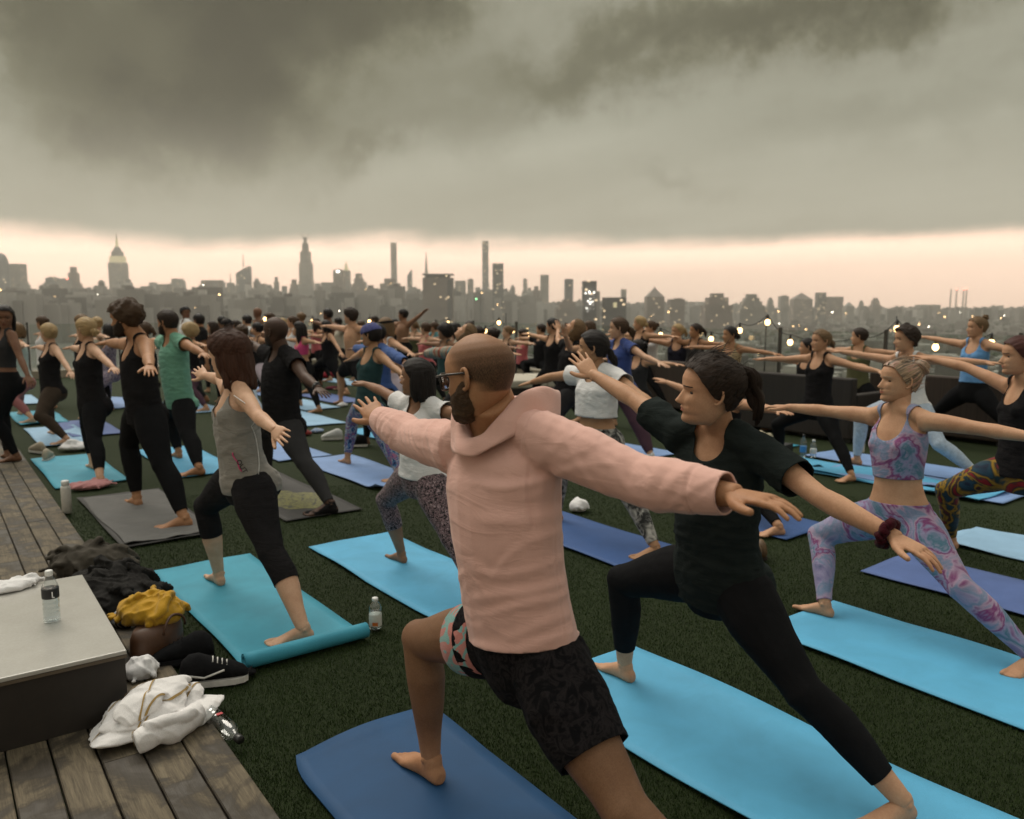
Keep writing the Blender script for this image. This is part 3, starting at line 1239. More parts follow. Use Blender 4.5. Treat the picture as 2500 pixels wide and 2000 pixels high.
def arms(g, J, sp, off=0.0, upto=2.0, loose=0.0):
    H = J['H']
    k = (1.0 if sp['sex'] == 'm' else .86) * sp.get('aw', 1.0) * H
    for s in 'FB':
        sh, el, wr = J['sh' + s], J['el' + s], J['wr' + s]
        out = J['sa'] if s == 'F' else -J['sa']
        d1, d2 = nrm(el - sh), nrm(wr - el)
        g.path([J['neck'] + J['t'] * .012 * H - out * .0 * H, J['neck'] * .45 + sh * .55 + J['t'] * .012 * H, sh + J['t'] * .004 * H], [.030 * k + off, .028 * k + off, .030 * k + off], 12)
        g.ell(sh - J['t'] * .004 * H, .0345 * k + off)
        dn = np.array([0, 0, -1.])
        lo_ = off + loose
        limb(g, sh - d1 * .02 * H, el + d1 * .004 * H, [(0, .033 * k + off, 0), (.2, .032 * k + off, 0), (.5, .029 * k + lo_, -.001 * H), (.8, .0245 * k + lo_, 0), (1, .0225 * k + lo_, 0)], dn)
        if upto > 1.0:
            g.ell(el, .0228 * k + lo_)
            limb(g, el - d2 * .004 * H, wr + d2 * .01 * H, [(0, .0225 * k + lo_, 0), (.25, .0245 * k + lo_, 0), (.6, .020 * k + lo_, 0), (.9, .0158 * k + lo_ * .8, 0), (1, .0152 * k + lo_ * .7, 0)], dn)


def legs(g, J, sp, off=0.0, upto=2.0, loose=0.0):
    H = J['H']
    m = sp['sex'] == 'm'
    k = sp.get('lw', 1.0) * H
    for s in 'FB':
        hp, kn, an = J['hip' + s], J['kn' + s], J['an' + s]
        d1, d2 = nrm(kn - hp), nrm(an - kn)
        toe = J['toe' + s]
        b1 = -toe - d1 * (-toe @ d1)
        lo_ = off + loose
        limb(g, hp - d1 * .01 * H, kn + d1 * .005 * H, [(0, .056 * k + off, 0), (.15, (.060 if m else .062) * k + off, 0), (.35, (.056 if m else .059) * k + lo_, -.004 * H), (.6, .048 * k + lo_, -.004 * H), (.85, .038 * k + lo_, 0), (1, .034 * k + lo_, 0)], b1 if np.linalg.norm(b1) > .1 else J['c'], 16)
        if upto > 1.0:
            g.ell(kn + nrm(d1 - d2 + 1e-6) * .004 * H, .0345 * k + lo_)
            ca = .037 if m else .035
            limb(g, kn - d2 * .005 * H, an + d2 * .012 * H, [(0, .034 * k + lo_, 0), (.12, .035 * k + lo_, .004 * H), (.3, ca * k + lo_, .009 * H), (.5, .032 * k + lo_, .007 * H), (.75, .0235 * k + lo_, .002 * H), (.92, .0198 * k + off, 0), (1, .0165 * k + off, 0)], -toe, 16)


# ---- templates: hand, foot, head ------------------------------------------------
def hand_geo(curl=0.0, spread=1.0):
    g = Geo()
    Y, Z = np.array([0, 1., 0]), np.array([0, 0, 1.])
    g.tube([((x, y, 0), Y * ry, Z * rz) for x, y, ry, rz in ((-.02, 0, .0255, .0195), (.0, 0, .0265, .018), (.025, .002, .032, .0165), (.055, .002, .039, .0145), (.085, 0, .041, .0125), (.098, 0, .037, .0095))], 16)
    for y0, sx, ln, r, sp_ in ((.0295, .088, .075, .0088, .10), (.0105, .093, .084, .0090, .02), (-.0095, .090, .077, .0084, -.07), (-.028, .080, .059, .0074, -.18)):
        p = np.array([sx - .012, y0 * .95, 0.])
        pts, rr = [p.copy()], [r * 1.05]
        ang = -.04 - curl * .15
        for i, q in enumerate((.45, .3, .25)):
            dvec = np.array([math.cos(ang) * math.cos(sp_ * spread), math.sin(sp_ * spread), math.sin(ang)])
            p = p + dvec * (ln * q + (.012 if i == 0 else 0))
            pts.append(p.copy())
            rr.append(r * (1 - .11 * (i + 1)))
            ang -= .10 + curl * .5
        g.path(pts, rr, 10)
        for q, r_ in zip(pts, rr):
            g.ell(q, r_ * 1.02, 10, 6)
    tp = [np.array([.012, .016, -.004]), np.array([.042, .043, -.010]), np.array([.070, .056 + .006 * spread, -.013]), np.array([.094, .063 + .008 * spread, -.014])]
    tr_ = [.015, .0135, .0108, .0088]
    g.path(tp, tr_, 10)
    for q, r_ in zip(tp, tr_):
        g.ell(q, r_, 10, 6)
    return g


def foot_geo():
    g = Geo()
    Y, Z = np.array([0, 1., 0]), np.array([0, 0, 1.])
    g.tube([((x, y, z), Y * ry, Z * rz) for x, y, z, ry, rz in ((-.056, 0, .026, .018, .018), (-.045, 0, .030, .027, .029), (-.02, 0, .036, .031, .037), (.01, 0, .040, .031, .041), (.045, .002, .036, .032, .036), (.08, .003, .027, .038, .027), (.112, .003, .019, .043, .019), (.138, .001, .014, .043, .014), (.150, 0, .012, .038, .011))], 18)
    g.tube([((x, 0, z), np.array([1, 0, 0]) * rx, Y * ry) for x, z, rx, ry in ((.0, .02, .045, .03), (-.004, .055, .041, .032), (-.006, .080, .0345, .0305), (-.006, .100, .026, .023))], 16)
    g.ell((.0, .027, .078), .012)
    g.ell((-.004, -.027, .070), .012)
    for y0, x0, ln, r in ((.029, .135, .052, .0135), (.0085, .140, .044, .0095), (-.0075, .138, .038, .009), (-.022, .132, .032, .0085), (-.035, .122, .027, .0085)):
        pts = [np.array([x0 - .015, y0, r * 1.25]), np.array([x0 + ln * .45, y0 * 1.0, r * 1.3]), np.array([x0 + ln * .8, y0 * .98, r * 1.0])]
        g.path(pts, [r * 1.05, r, r * .92], 10)
        g.ell(pts[2], r * .95, 10, 6)
    return g


def head_tpl(na, nz, female):
    z = np.concatenate([np.linspace(0, .8, int(nz * .72), endpoint=False), .8 + .2 * np.sin(np.linspace(0, math.pi / 2, nz - int(nz * .72)))])
    z[-1] = .9985

    def sm(keys):
        k = np.array(keys)
        zz = np.linspace(0, 1, 401)
        v = np.interp(zz, k[:, 0], k[:, 1])
        ker = np.exp(-np.linspace(-2, 2, 13) ** 2)
        ker /= ker.sum()
        m = zz < .93
        vs_ = np.convolve(np.pad(v, 6, mode='edge'), ker, 'valid')
        return np.interp(z, zz, np.where(m, vs_, v))
    Fz = sm([(0, .30), (.03, .385), (.07, .41), (.12, .40), (.16, .383), (.20, .402), (.25, .412), (.29, .40), (.35, .405), (.45, .39), (.52, .385), (.57, .410 if female else .420), (.62, .418), (.70, .415), (.78, .385), (.86, .32), (.92, .245), (.97, .15), (.99, .085), (1, 0)])
    Bz = sm([(0, -.02), (.1, -.12), (.2, -.24), (.3, -.33), (.4, -.40), (.5, -.445), (.6, -.465), (.7, -.455), (.8, -.40), (.88, -.31), (.95, -.19), (.985, -.10), (1, 0)])
    Wz = sm([(0, .12), (.05, .185 if female else .20), (.1, .22 if female else .24), (.2, .265 if female else .285), (.3, .295 if female else .305), (.4, .315), (.5, .33), (.6, .338), (.7, .332), (.8, .295), (.88, .235), (.95, .145), (.985, .08), (1, 0)])
    a = np.arange(na) * 2 * math.pi / na
    a = a - .35 * np.sin(a)                                  # denser on the face
    ex = 2 / 2.25
    S, C_ = np.sin(a), np.cos(a)
    sx = np.sign(S) * np.abs(S) ** ex
    cy = np.sign(C_) * np.abs(C_) ** ex
    X = Wz[:, None] * sx[None]
    Y = np.where(cy[None] >= 0, Fz[:, None] * cy[None], -Bz[:, None] * cy[None])
    Z = np.repeat(z[:, None], na, 1)
    fr = np.clip(cy[None] * 3, 0, 1)
    nh = np.interp(Z, [.285, .312, .345, .40, .50, .55], [0, .075, .118, .082, .032, 0])
    ns = np.interp(Z, [.29, .35, .55], [.060, .046, .034])
    Y = Y + fr * nh * np.exp(-(X / ns) ** 2)
    for s in (-1, 1):
        Y -= fr * .048 * np.exp(-((X - s * .15) / .072) ** 2 - ((Z - .495) / .045) ** 2)
        Y += fr * .016 * np.exp(-((X - s * .15) / .09) ** 2 - ((Z - .575) / .022) ** 2)
        Y += fr * .014 * np.exp(-((X - s * .19) / .08) ** 2 - ((Z - .38) / .06) ** 2)
    Y += fr * np.exp(-(X / .10) ** 2) * (.022 * np.exp(-((Z - .252) / .017) ** 2) + .024 * np.exp(-((Z - .208) / .018) ** 2) - .014 * np.exp(-((Z - .230) / .009) ** 2))
    V = np.stack([X, Y, Z], -1).reshape(-1, 3)
    i = np.arange(na)
    j = (i + 1) % na
    Q = np.concatenate([np.stack([k * na + i, k * na + j, (k + 1) * na + j, (k + 1) * na + i], 1) for k in range(nz - 1)])
    cq = V[Q].mean(1)
    fm = np.zeros(len(Q), int)
    front = cq[:, 1] > .2
    lip = front & (np.abs(cq[:, 0]) < .10) & (np.abs(cq[:, 2] - .231) < .038 * np.clip(1 - (cq[:, 0] / .115) ** 2, 0, 1))
    brow = front & (np.abs(np.abs(cq[:, 0]) - .15) < .095) & (np.abs(cq[:, 2] - (.585 + .03 * (np.abs(cq[:, 0]) - .1))) < .011)
    fm[lip], fm[brow] = 2, 3
    T = np.concatenate([Q[:, [0, 1, 2]], Q[:, [0, 2, 3]]])
    fm = np.concatenate([fm, fm])
    top = len(V)
    V = np.concatenate([V, [[0, 0, 1.0]]])
    T = np.concatenate([T, np.stack([(nz - 1) * na + i, (nz - 1) * na + j, np.full(na, top)], 1)])
    fm = np.concatenate([fm, np.zeros(na, int)])
    if (vnormals(V, T) * (V - V.mean(0))).sum() < 0:
        T = T[:, ::-1]
    cap = (V.copy(), T.copy())
    # ears and eyes
    g = Geo()
    for s in (-1, 1):
        m = 12
        pts = []
        for k in range(m + 1):
            q = -2.0 + 4.6 * k / m
            yy, zz = -.035 - .062 * math.cos(q) * -1, .475 + .118 * math.sin(q)
            yy = -.035 - .066 * math.cos(q - .2)
            pts.append((s * (.318 + .045 * np.clip(-(yy + .0) / .1, 0, 1) + .012), yy - .02 * (zz - .45), zz))
        g.path(pts, [.022] * (m - 2) + [.027, .030, .024], 8)
        Rm = np.array([[.020, 0, 0], [-s * .02, .062, 0], [0, 0, .105]])
        g.ell((s * .330, -.045, .475), Rm, 12, 8)
    eV, eF = g.arr()
    eT = tri(eF)
    g2 = Geo()
    for s in (-1, 1):
        g2.ell((s * .145, .292, .492), (.062, .040, .026), 12, 8)
    yV, yF = g2.arr()
    yT = tri(yF)
    Vall = np.concatenate([V, eV, yV])
    Tall = np.concatenate([T, eT + len(V), yT + len(V) + len(eV)])
    fm = np.concatenate([fm, np.zeros(len(eT), int), np.ones(len(yT), int)])
    sh = np.array([0, 0, .5])
    return dict(V=Vall - sh, T=Tall, fm=fm, cap=(cap[0] - sh, cap[1]))


remesh_job('hand0', hand_geo(0.0, 1.0), .0032, 3)
remesh_job('hand1', hand_geo(0.35, .5), .0032, 3)
remesh_job('handlo', hand_geo(0.15, .6), .0062, 2)
remesh_job('foot', foot_geo(), .0045, 4)
remesh_job('footlo', foot_geo(), .009, 2)
HEADS = {(q, s): head_tpl(*((64, 60) if q else (28, 26)), s == 'f') for q in (0, 1) for s in 'mf'}


def place(tpl, origin, X, Y, Z, scale):
    V, T = tpl
    M = np.stack([X, Y, Z], 1) * scale
    W = V @ M.T + origin
    return W, (T if np.linalg.det(M) > 0 else T[:, ::-1])


def labels(V, J):
    H = J['H']
    segs = [('torso', J['pel'] - J['t'] * .03 * H, J['neck'] - J['t'] * .06 * H, .085 * H)]
    for s in 'FB':
        segs += [('ua' + s, J['sh' + s], J['el' + s], .028 * H), ('fa' + s, J['el' + s], J['wr' + s], .022 * H),
                 ('th' + s, J['hip' + s], J['kn' + s], .052 * H), ('sn' + s, J['kn' + s], J['an' + s], .03 * H)]
    D = np.stack([seg_d(V, a, b) - r for _, a, b, r in segs])
    return np.array([x[0] for x in segs])[D.argmin(0)]


def skin_mat(name, c, hair=(.03, .02, .012)):
    key = 'skin_' + name
    if key in MATS:
        return MATS[key]
    k = NT(key)
    co = k.co()
    a = k.noise(co, 9, 4, .6, .3)
    b = k.noise(co, 160, 3, .6)
    base = k.ramp(a, [(.3, (c[0] * .80, c[1] * .70, c[2] * .64)), (.7, (c[0] * 1.10, c[1] * 1.09, c[2] * 1.08))])
    base = k.mix(.18, base, k.ramp(b, [(.35, (c[0] * .7, c[1] * .55, c[2] * .5)), (.65, (c[0] * 1.15, c[1] * 1.15, c[2] * 1.15))]))
    at = k.n('ShaderNodeAttribute', attribute_name='hairmask')
    sp_ = k.noise(k.co('Object', (1, 1, .35)), 520, 2, .7)
    f = k.math('MULTIPLY', at.outputs['Fac'], k.math('ADD', .45, k.math('MULTIPLY', sp_, .9)), True)
    k.col(k.mix(f, base, hair))
    k.set(Roughness=.58, Specular_IOR_Level=.28)
    k.set(Subsurface_Weight=.08, Subsurface_Radius=(.8, .3, .15), Subsurface_Scale=.006)
    k.bump(k.math('ADD', k.math('MULTIPLY', b, .5), a), .18, .004)
    MATS[key] = k.m
    return k.m


SKIN = dict(light=(.55, .325, .20), fair=(.60, .385, .26), tan=(.42, .225, .122), olive=(.46, .27, .155), brown=(.185, .095, .055), dark=(.075, .040, .026), mid=(.29, .16, .095))


def hair_mat(name, c, c2=None):
    key = 'hair_' + name
    if key in MATS:
        return MATS[key]
    k = NT(key)
    uv = k.co('UV')
    mp = k.n('ShaderNodeMapping')
    k.l(uv, mp.inputs[0])
    mp.inputs[3].default_value = (60, 2.5, 1)
    a = k.noise(mp.outputs[0], 1.0, 5, .65, .4)
    mp2 = k.n('ShaderNodeMapping')
    k.l(uv, mp2.inputs[0])
    mp2.inputs[3].default_value = (260, 4, 1)
    b = k.noise(mp2.outputs[0], 1.0, 3, .7)
    hi = c2 or tuple(min(1, x * 1.9 + .004) for x in c)
    base = k.ramp(a, [(.32, tuple(x * .45 for x in c)), (.52, c), (.72, hi)])
    base = k.mix(.4, base, k.ramp(b, [(.3, tuple(x * .4 for x in c)), (.7, hi)]))
    k.col(base)
    k.set(Roughness=.55, Specular_IOR_Level=.22, Anisotropic=.5)
    k.bump(k.math('ADD', a, k.math('MULTIPLY', b, .6)), .7, .006)
    MATS[key] = k.m
    return k.m


HAIR = dict(black=(.012, .009, .008), dkbrown=(.024, .014, .009), brown=(.060, .034, .018), auburn=(.050, .019, .010), ltbrown=(.14, .085, .042), blonde=(.34, .235, .115), ash=(.36, .27, .19), red=(.055, .016, .012))
SLOT_EYE = plain('eye_dark', (.05, .035, .025), .25, bump=0)
SLOT_LIP = {}


def uvset(me, uv):
    l = me.uv_layers.new(name='UVMap')
    idx = np.zeros(len(me.loops), np.int32)
    me.loops.foreach_get('vertex_index', idx)
    l.data.foreach_set('uv', uv[idx].astype(np.float32).ravel())


def hairline(P, low=.22):
    """field > 0 where hair grows; P in head units (centred)"""
    z = P[:, 2] + .5
    yh = np.interp(z, [0, low, low + .04, .40, .46, .52, .60, .68, .76, .83, .88], [-.9, -.9, -.16, -.13, .02, .075, .13, .185, .225, .33, .7])
    yh = yh + .012 * np.sin(P[:, 0] * 40)
    return yh - P[:, 1]


def hair_parts(sp, q):
    """geometry of the hair in head units -> list of (V, T, uv)"""
    st = sp['hair']
    tp = HEADS[(q, sp['sex'])]
    V, T = tp['cap']
    N = vnormals(V, T)
    out = []
    seed = sp['seed']
    r = random.Random(seed)
    B = np.array(sp.get('bun', (0, -.42, .18)))
    th = sp.get('thick', .045)

    def uv_cap(P):
        ax = nrm(B)
        e1 = nrm(np.cross(ax, (1, .1, .2)))
        e2 = np.cross(ax, e1)
        return np.stack([np.arctan2(P @ e1, P @ e2) / 6.283, np.linalg.norm(P - B, axis=1)], 1)
    if st in ('pony', 'bun', 'long', 'short', 'cap', 'curly', 'wrap'):
        d = th * (1 + .35 * np.clip(V[:, 2], 0, .5) * 2)
        if st == 'curly':
            d = d + .06 + .05 * sinoise(V, 16, seed, 2)
        uv0 = uv_cap(V)
        ang = uv0[:, 0] * 6.283
        w_ = sinoise(V, 3, seed) * 3
        d = d + (.0045 if q else .003) * (np.sin(ang * 19 + w_) + .8 * np.sin(ang * 47 - 2 * w_) + .6 * np.sin(ang * 83 + w_)) + .014 * sinoise(V, 5, seed + 1)
        P = V + N * d[:, None]
        s = hairline(V, .20 if st in ('long', 'curly') else .24)
        P2, T2 = isocut(np.concatenate([P, V], 1), T, s)
        P2 = P2[:, :3]
        out.append((P2, T2, uv_cap(P2)))
        if sp['q'] == 2:                                          # loose strands lifting off the surface
            Nc = vnormals(P2, T2)
            g = Geo()
            for i in range(220):
                j = r.randrange(len(P2))
                p0, n0 = P2[j], Nc[j]
                dv = B - p0
                dv = nrm(dv - n0 * (dv @ n0) + np.array([r.gauss(0, .12), r.gauss(0, .12), r.gauss(0, .12)]))
                l_, up_ = r.uniform(.10, .32), abs(r.gauss(0, .010))
                g.path([p0 + dv * l_ * t_ + n0 * (.004 + up_ * math.sin(t_ * 2.6)) for t_ in (0, .25, .5, .75, 1)], [.0042, .004, .0036, .003, .0015], 3)
            a_, b_ = g.arr()
            out.append((a_, tri(b_), uv_cap(a_)))
    if st == 'pony':
        L = sp.get('tail', .75)
        hang = sp.get('hang', (0, -.25, -1.))
        dvec = nrm(B)
        pts, rad = [], []
        p = B * .93
        vel = dvec * 1.0
        nn = 12
        for k in range(nn + 1):
            t_ = k / nn
            pts.append(p.copy())
            rad.append(.045 + .10 * sp.get('tw', 1.) * math.sin(min(1, t_ * 1.5 + .08) * math.pi * .55) * (1 - t_ ** 3 * .8))
            vel = nrm(vel * .62 + nrm(hang) * .38)
            p = p + vel * L / nn
        pts, rad = np.array(pts), np.array(rad)
        nl = sp.get('locks', 9) if q else 1
        for li in range(nl):                                      # a tail is a sheaf of locks
            ca_, sa_ = math.cos(li * 2.4), math.sin(li * 2.4)
            fr_ = math.sqrt((li + .3) / nl) * .72 if nl > 1 else 0
            tt = np.linspace(0, 1, nn + 1)
            wob = sp.get('wavy', 1.0) * .035 * np.clip(tt * 2, 0, 1)
            offx = rad * fr_ * ca_ + wob * np.sin(tt * r.uniform(7, 13) + r.uniform(0, 6))
            offy = rad * fr_ * sa_ + wob * np.sin(tt * r.uniform(7, 13) + r.uniform(0, 6))
            q_ = pts.copy()
            q_[:, 0] += offx
            q_[:, 1] += offy
            end = r.uniform(.82, 1.04)
            q_ = q_[0] + (q_ - q_[0]) * np.linspace(1, end, nn + 1)[:, None]
            g = Geo()
            n_ = 14 if q else 10
            g.path(q_, rad * (.46 if nl > 1 else 1) * (1 - .55 * tt ** 4), n_, up=(1, 0, 0))
            Vt, Ft = g.arr()
            Tt = tri(Ft)
            uv = np.zeros((len(Vt), 2))
            m_ = (nn + 1) * n_
            uv[:m_, 0] = np.tile(np.abs(np.arange(n_) - n_ / 2) / n_ * .8, nn + 1) + li * .37
            uv[:m_, 1] = np.repeat(np.arange(nn + 1) / nn, n_) * 1.2
            Nt = vnormals(Vt, Tt)
            Vt = Vt + Nt * (.006 * np.sin(uv[:, 0] * 43 + uv[:, 1] * 4) + .010 * sinoise(Vt, 9, seed + li))[:, None]
            out.append((Vt, Tt, uv))
        g = Geo()
        g.ell(B * .98, .075, 16, 10)
        a, b = g.arr()
        out.append((a, tri(b), uv_cap(a) * 2))
    if st == 'bun':
        g = Geo()
        br = sp.get('bunr', .17)
        g.ell(B * (1 + br * .75), np.eye(3) * br, 32 if q else 12, 22 if q else 8)
        a, b = g.arr()
        Tt = tri(b)
        ax = nrm(B)
        e1 = nrm(np.cross(ax, (1, .1, .2)))
        e2 = np.cross(ax, e1)
        rel = a - B * (1 + br * .75)
        an_ = np.arctan2(rel @ e1, rel @ e2)
        hgt = rel @ ax / br
        Nt = vnormals(a, Tt)
        a = a + Nt * (.022 * np.sin(an_ * 2 + hgt * 9) + .016 * sinoise(rel / br, 4, seed))[:, None]
        out.append((a, Tt, np.stack([hgt * .5 + an_ * .08, an_ / 6.283], 1)))
    if st == 'long':
        L = sp.get('tail', .9)
        side = sp.get('side', 0)
        nl = 17 if q else 7
        for li in range(nl):
            u_ = (li + .5) / nl * 2 - 1                              # across the back of the head
            pts, rad = [], []
            l_ = L * r.uniform(.82, 1.06)
            ph_ = r.uniform(0, 6)
            for k in range(10):
                t_ = k / 9
                an_ = u_ * 1.75
                bx_ = math.sin(an_) * (.33 - .05 * t_) + side * t_ * .2 + .025 * t_ * math.sin(t_ * 8 + ph_) * sp.get('wavy', 1.0)
                by_ = -.05 - math.cos(an_) * (.38 - .02 * t_) + .03 * math.sin(t_ * 3) - .05 * t_
                pts.append((bx_, by_, .22 - .35 * min(1, t_ * 3) * .6 - l_ * t_))
                rad.append((.115 if q else .17) * (1 - .5 * t_ ** 3) * (.55 + .45 * min(1, t_ * 4)))
            g = Geo()
            n_ = 12 if q else 8
            g.path(pts, rad, n_, up=(1, 0, 0))
            a, b = g.arr()
            Tt = tri(b)
            uv = np.zeros((len(a), 2))
            m_ = 10 * n_
            uv[:m_, 0] = np.tile(np.abs(np.arange(n_) - n_ / 2) / n_ * .7, 10) + li * .41
            uv[:m_, 1] = np.repeat(np.arange(10) / 9, n_)
            Nt = vnormals(a, Tt)
            a = a + Nt * (.006 * np.sin(uv[:, 0] * 46 + 2 * uv[:, 1]) + .012 * sinoise(a, 8, seed + li))[:, None]
            out.append((a, Tt, uv))
    if st == 'afro':
        g = Geo()
        R = sp.get('bunr', .56)
        g.ell((0, -.07, .12), (R * .92, R, R * .9), 48 if q else 20, 34 if q else 14)
        a, b = g.arr()
        Tt = tri(b)
        Nt = vnormals(a, Tt)
        a2 = a + Nt * (.06 * sinoise(a, 10, seed, 3) + .035 * sinoise(a, 30, seed + 3, 2))[:, None]
        s = np.interp(a[:, 2] + .5, [.1, .3, .5, .6, .72, .8], [-.3, -.12, .02, .10, .24, .8]) - a[:, 1]
        P2, T2 = isocut(np.concatenate([a2, a], 1), Tt, s)
        out.append((P2[:, :3], T2, P2[:, [0, 2]] * 3))
    return out


PEOPLE = []


def person(key, params, **sp):
    J = skel(params)
    H = J['H']
    sp.setdefault('sex', 'f')
    sp.setdefault('q', 0)
    sp['key'], sp['seed'] = key, len(PEOPLE) + 11
    q = sp['q']
    vox = {2: .0085, 1: .0115, 0: .019}[q]
    g = Geo()
    torso(g, J, sp)
    arms(g, J, sp)
    legs(g, J, sp)
    nk = (.036 if sp['sex'] == 'm' else .0295) * H * sp.get('nw', 1.0)
    hd = J['head']
    g.path([J['neck'] - J['t'] * .035 * H, J['neck'] + J['t'] * .015 * H - J['c'] * .004 * H, hd - J['t'] * .035 * H - J['c'] * .006 * H], [nk * 1.25, nk * 1.03, nk], 14)
    remesh_job(key, g, vox, 5 if q else 3)
    # clothes
    top, bot = sp.get('top'), sp.get('bot')
    if bot:
        g = Geo()
        bot.setdefault('off', .005)
        bot.setdefault('waist', .07)
        torso(g, J, sp, bot['off'], -.085, min(.14, bot['waist'] + .05))
        legs(g, J, sp, bot['off'], 1.0 if bot.get('short') else 2.0, bot.get('loose', 0))
        remesh_job(key + 'b', g, vox * 1.05, 5 if q else 3)
    if top:
        g = Geo()
        top.setdefault('off', .009)
        top.setdefault('hem', -.02)
        torso(g, J, sp, top['off'], min(-.05, top['hem'] - .04), .31, top.get('loose_t', 0), top.get('cinch'))
        arms(g, J, sp, top['off'], 2.0 if top.get('sleeve', 0) > 1 else 1.0, top.get('loose', 0))
        if top.get('sleeve', 0) > 1 and top.get('cuff'):
            for s in 'FB':
                d2 = nrm(J['wr' + s] - J['el' + s])
                r = top['cuff'] * H
                g.path([J['wr' + s] - d2 * .075 * H, J['wr' + s] - d2 * .045 * H, J['wr' + s] - d2 * .0 * H, J['wr' + s] + d2 * .02 * H], [r * 1.14, r * .98, r, r], 14)
        remesh_job(key + 't', g, vox * (.75 if top.get('folds') == 'hoodie' else 1.05), 5 if q else 3)
    PEOPLE.append((key, J, sp))


def folds(V, N, J, amp, seed, f1=20.):
    """soft cloth creases as displacement along the normal"""
    H = J['H']
    h = (V - J['pel']) @ J['t']
    w = 1.0
    a = sinoise(V * np.array([1, 1, 1.9]), f1, seed, 2)
    b = 1 - np.abs(sinoise(V * np.array([1, 1, 2.6]), f1 * .8, seed + 5, 2)) * 2
    return V + N * (amp * (.6 * a + .7 * np.clip(b, 0, 1) - .2) * w)[:, None]


def hoodie_folds(V, N, J):
    H = J['H']
    lab = labels(V, J)
    a = (V - J['pel']) @ J['f'] / H
    c_ = (V - J['pel']) @ J['c'] / H
    h = (V - J['pel']) @ J['t'] / H
    h = np.where(h > 0, h / J['ts'], h)
    disp = np.zeros(len(V))
    rs = np.random.RandomState(4)

    def ridge(x, w):
        return np.exp(-(x / w) ** 2) - .55 * np.exp(-((x - 1.5 * w) / w) ** 2)
    # drag lines running from the back arm's armpit across the chest, drooping
    for i in range(11):
        h0 = .225 - .026 * i + rs.uniform(-.012, .012)
        sl = .25 + .10 * i * .35 + rs.uniform(-.15, .15)
        curve = rs.uniform(.1, 1.0)
        x = h - (h0 - sl * (a + .10) * .5 + curve * (a + .10) ** 2 * .8) - .004 * np.sin(a * 40 + i * 1.7)
        a0 = -.11 + rs.uniform(-.02, .05)
        ln = rs.uniform(.04, .13)
        win = np.exp(-((a - a0 - ln * .35) / ln) ** 2)
        disp += ridge(x, rs.uniform(.005, .012)) * win * rs.uniform(.002, .0068) * (c_ > -.02)
    for i in range(9):                                            # slack gathered above the hem
        h0 = .0 + .016 * i + rs.uniform(-.008, .008)
        x = h - h0 - rs.uniform(-.9, 1.0) * (a - rs.uniform(-.1, .1)) - .006 * np.sin(a * 50 + i)
        disp += ridge(x, rs.uniform(.005, .010)) * rs.uniform(.001, .0036) * np.exp(-((a - rs.uniform(-.1, .08)) / rs.uniform(.02, .05)) ** 2)
    disp *= np.isin(lab, ['torso', 'thF', 'thB', 'uaB', 'uaF'])
    for s in 'FB':                                                # sleeves: rings of slack
        d1, d2 = nrm(J['el' + s] - J['sh' + s]), nrm(J['wr' + s] - J['el' + s])
        m = lab == 'ua' + s
        x = ((V - J['sh' + s]) @ d1) / H
        y = (V[:, 2] - J['sh' + s][2]) / H
        for i in range(6):
            p = .01 + .026 * i + rs.uniform(-.006, .006)
            disp += m * ridge(x - p - y * rs.uniform(-1.6, 1.8), rs.uniform(.006, .011)) * rs.uniform(.0008, .0028)
        m = lab == 'fa' + s
        x = ((V - J['el' + s]) @ d2) / H
        for i in range(5):
            p = -.005 + .024 * i + rs.uniform(-.006, .006)
            disp += m * ridge(x - p - (V[:, 2] - J['el' + s][2]) / H * rs.uniform(-1.5, 1.5), rs.uniform(.006, .010)) * rs.uniform(.0006, .0026)
    for s in 'FB':
        d2 = nrm(J['wr' + s] - J['el' + s])
        x = ((V - J['wr' + s]) @ d2) / H
        disp -= .0045 * np.exp(-((x + .052) / .0026) ** 2) * (lab == 'fa' + s)
    disp += .0025 * sinoise(V, 11, 9, 3)
    # knit bands: a step where hem and cuffs begin
    disp -= .006 * np.exp(-((h - (-.012)) / .004) ** 2) * np.isin(lab, ['torso', 'thF', 'thB'])
    # stitched seams: shoulder and side
    for s in 'FB':
        out = J['sa'] if s == 'F' else -J['sa']
        x = ((V - J['sh' + s]) @ out) / H
        disp -= .0035 * np.exp(-((x + .012) / .0022) ** 2) * (h > .17)
    disp -= .003 * np.exp(-((c_ - .004) / .0022) ** 2) * (a < 0) * (h < .17) * (lab == 'torso')
    return V + N * disp[:, None]


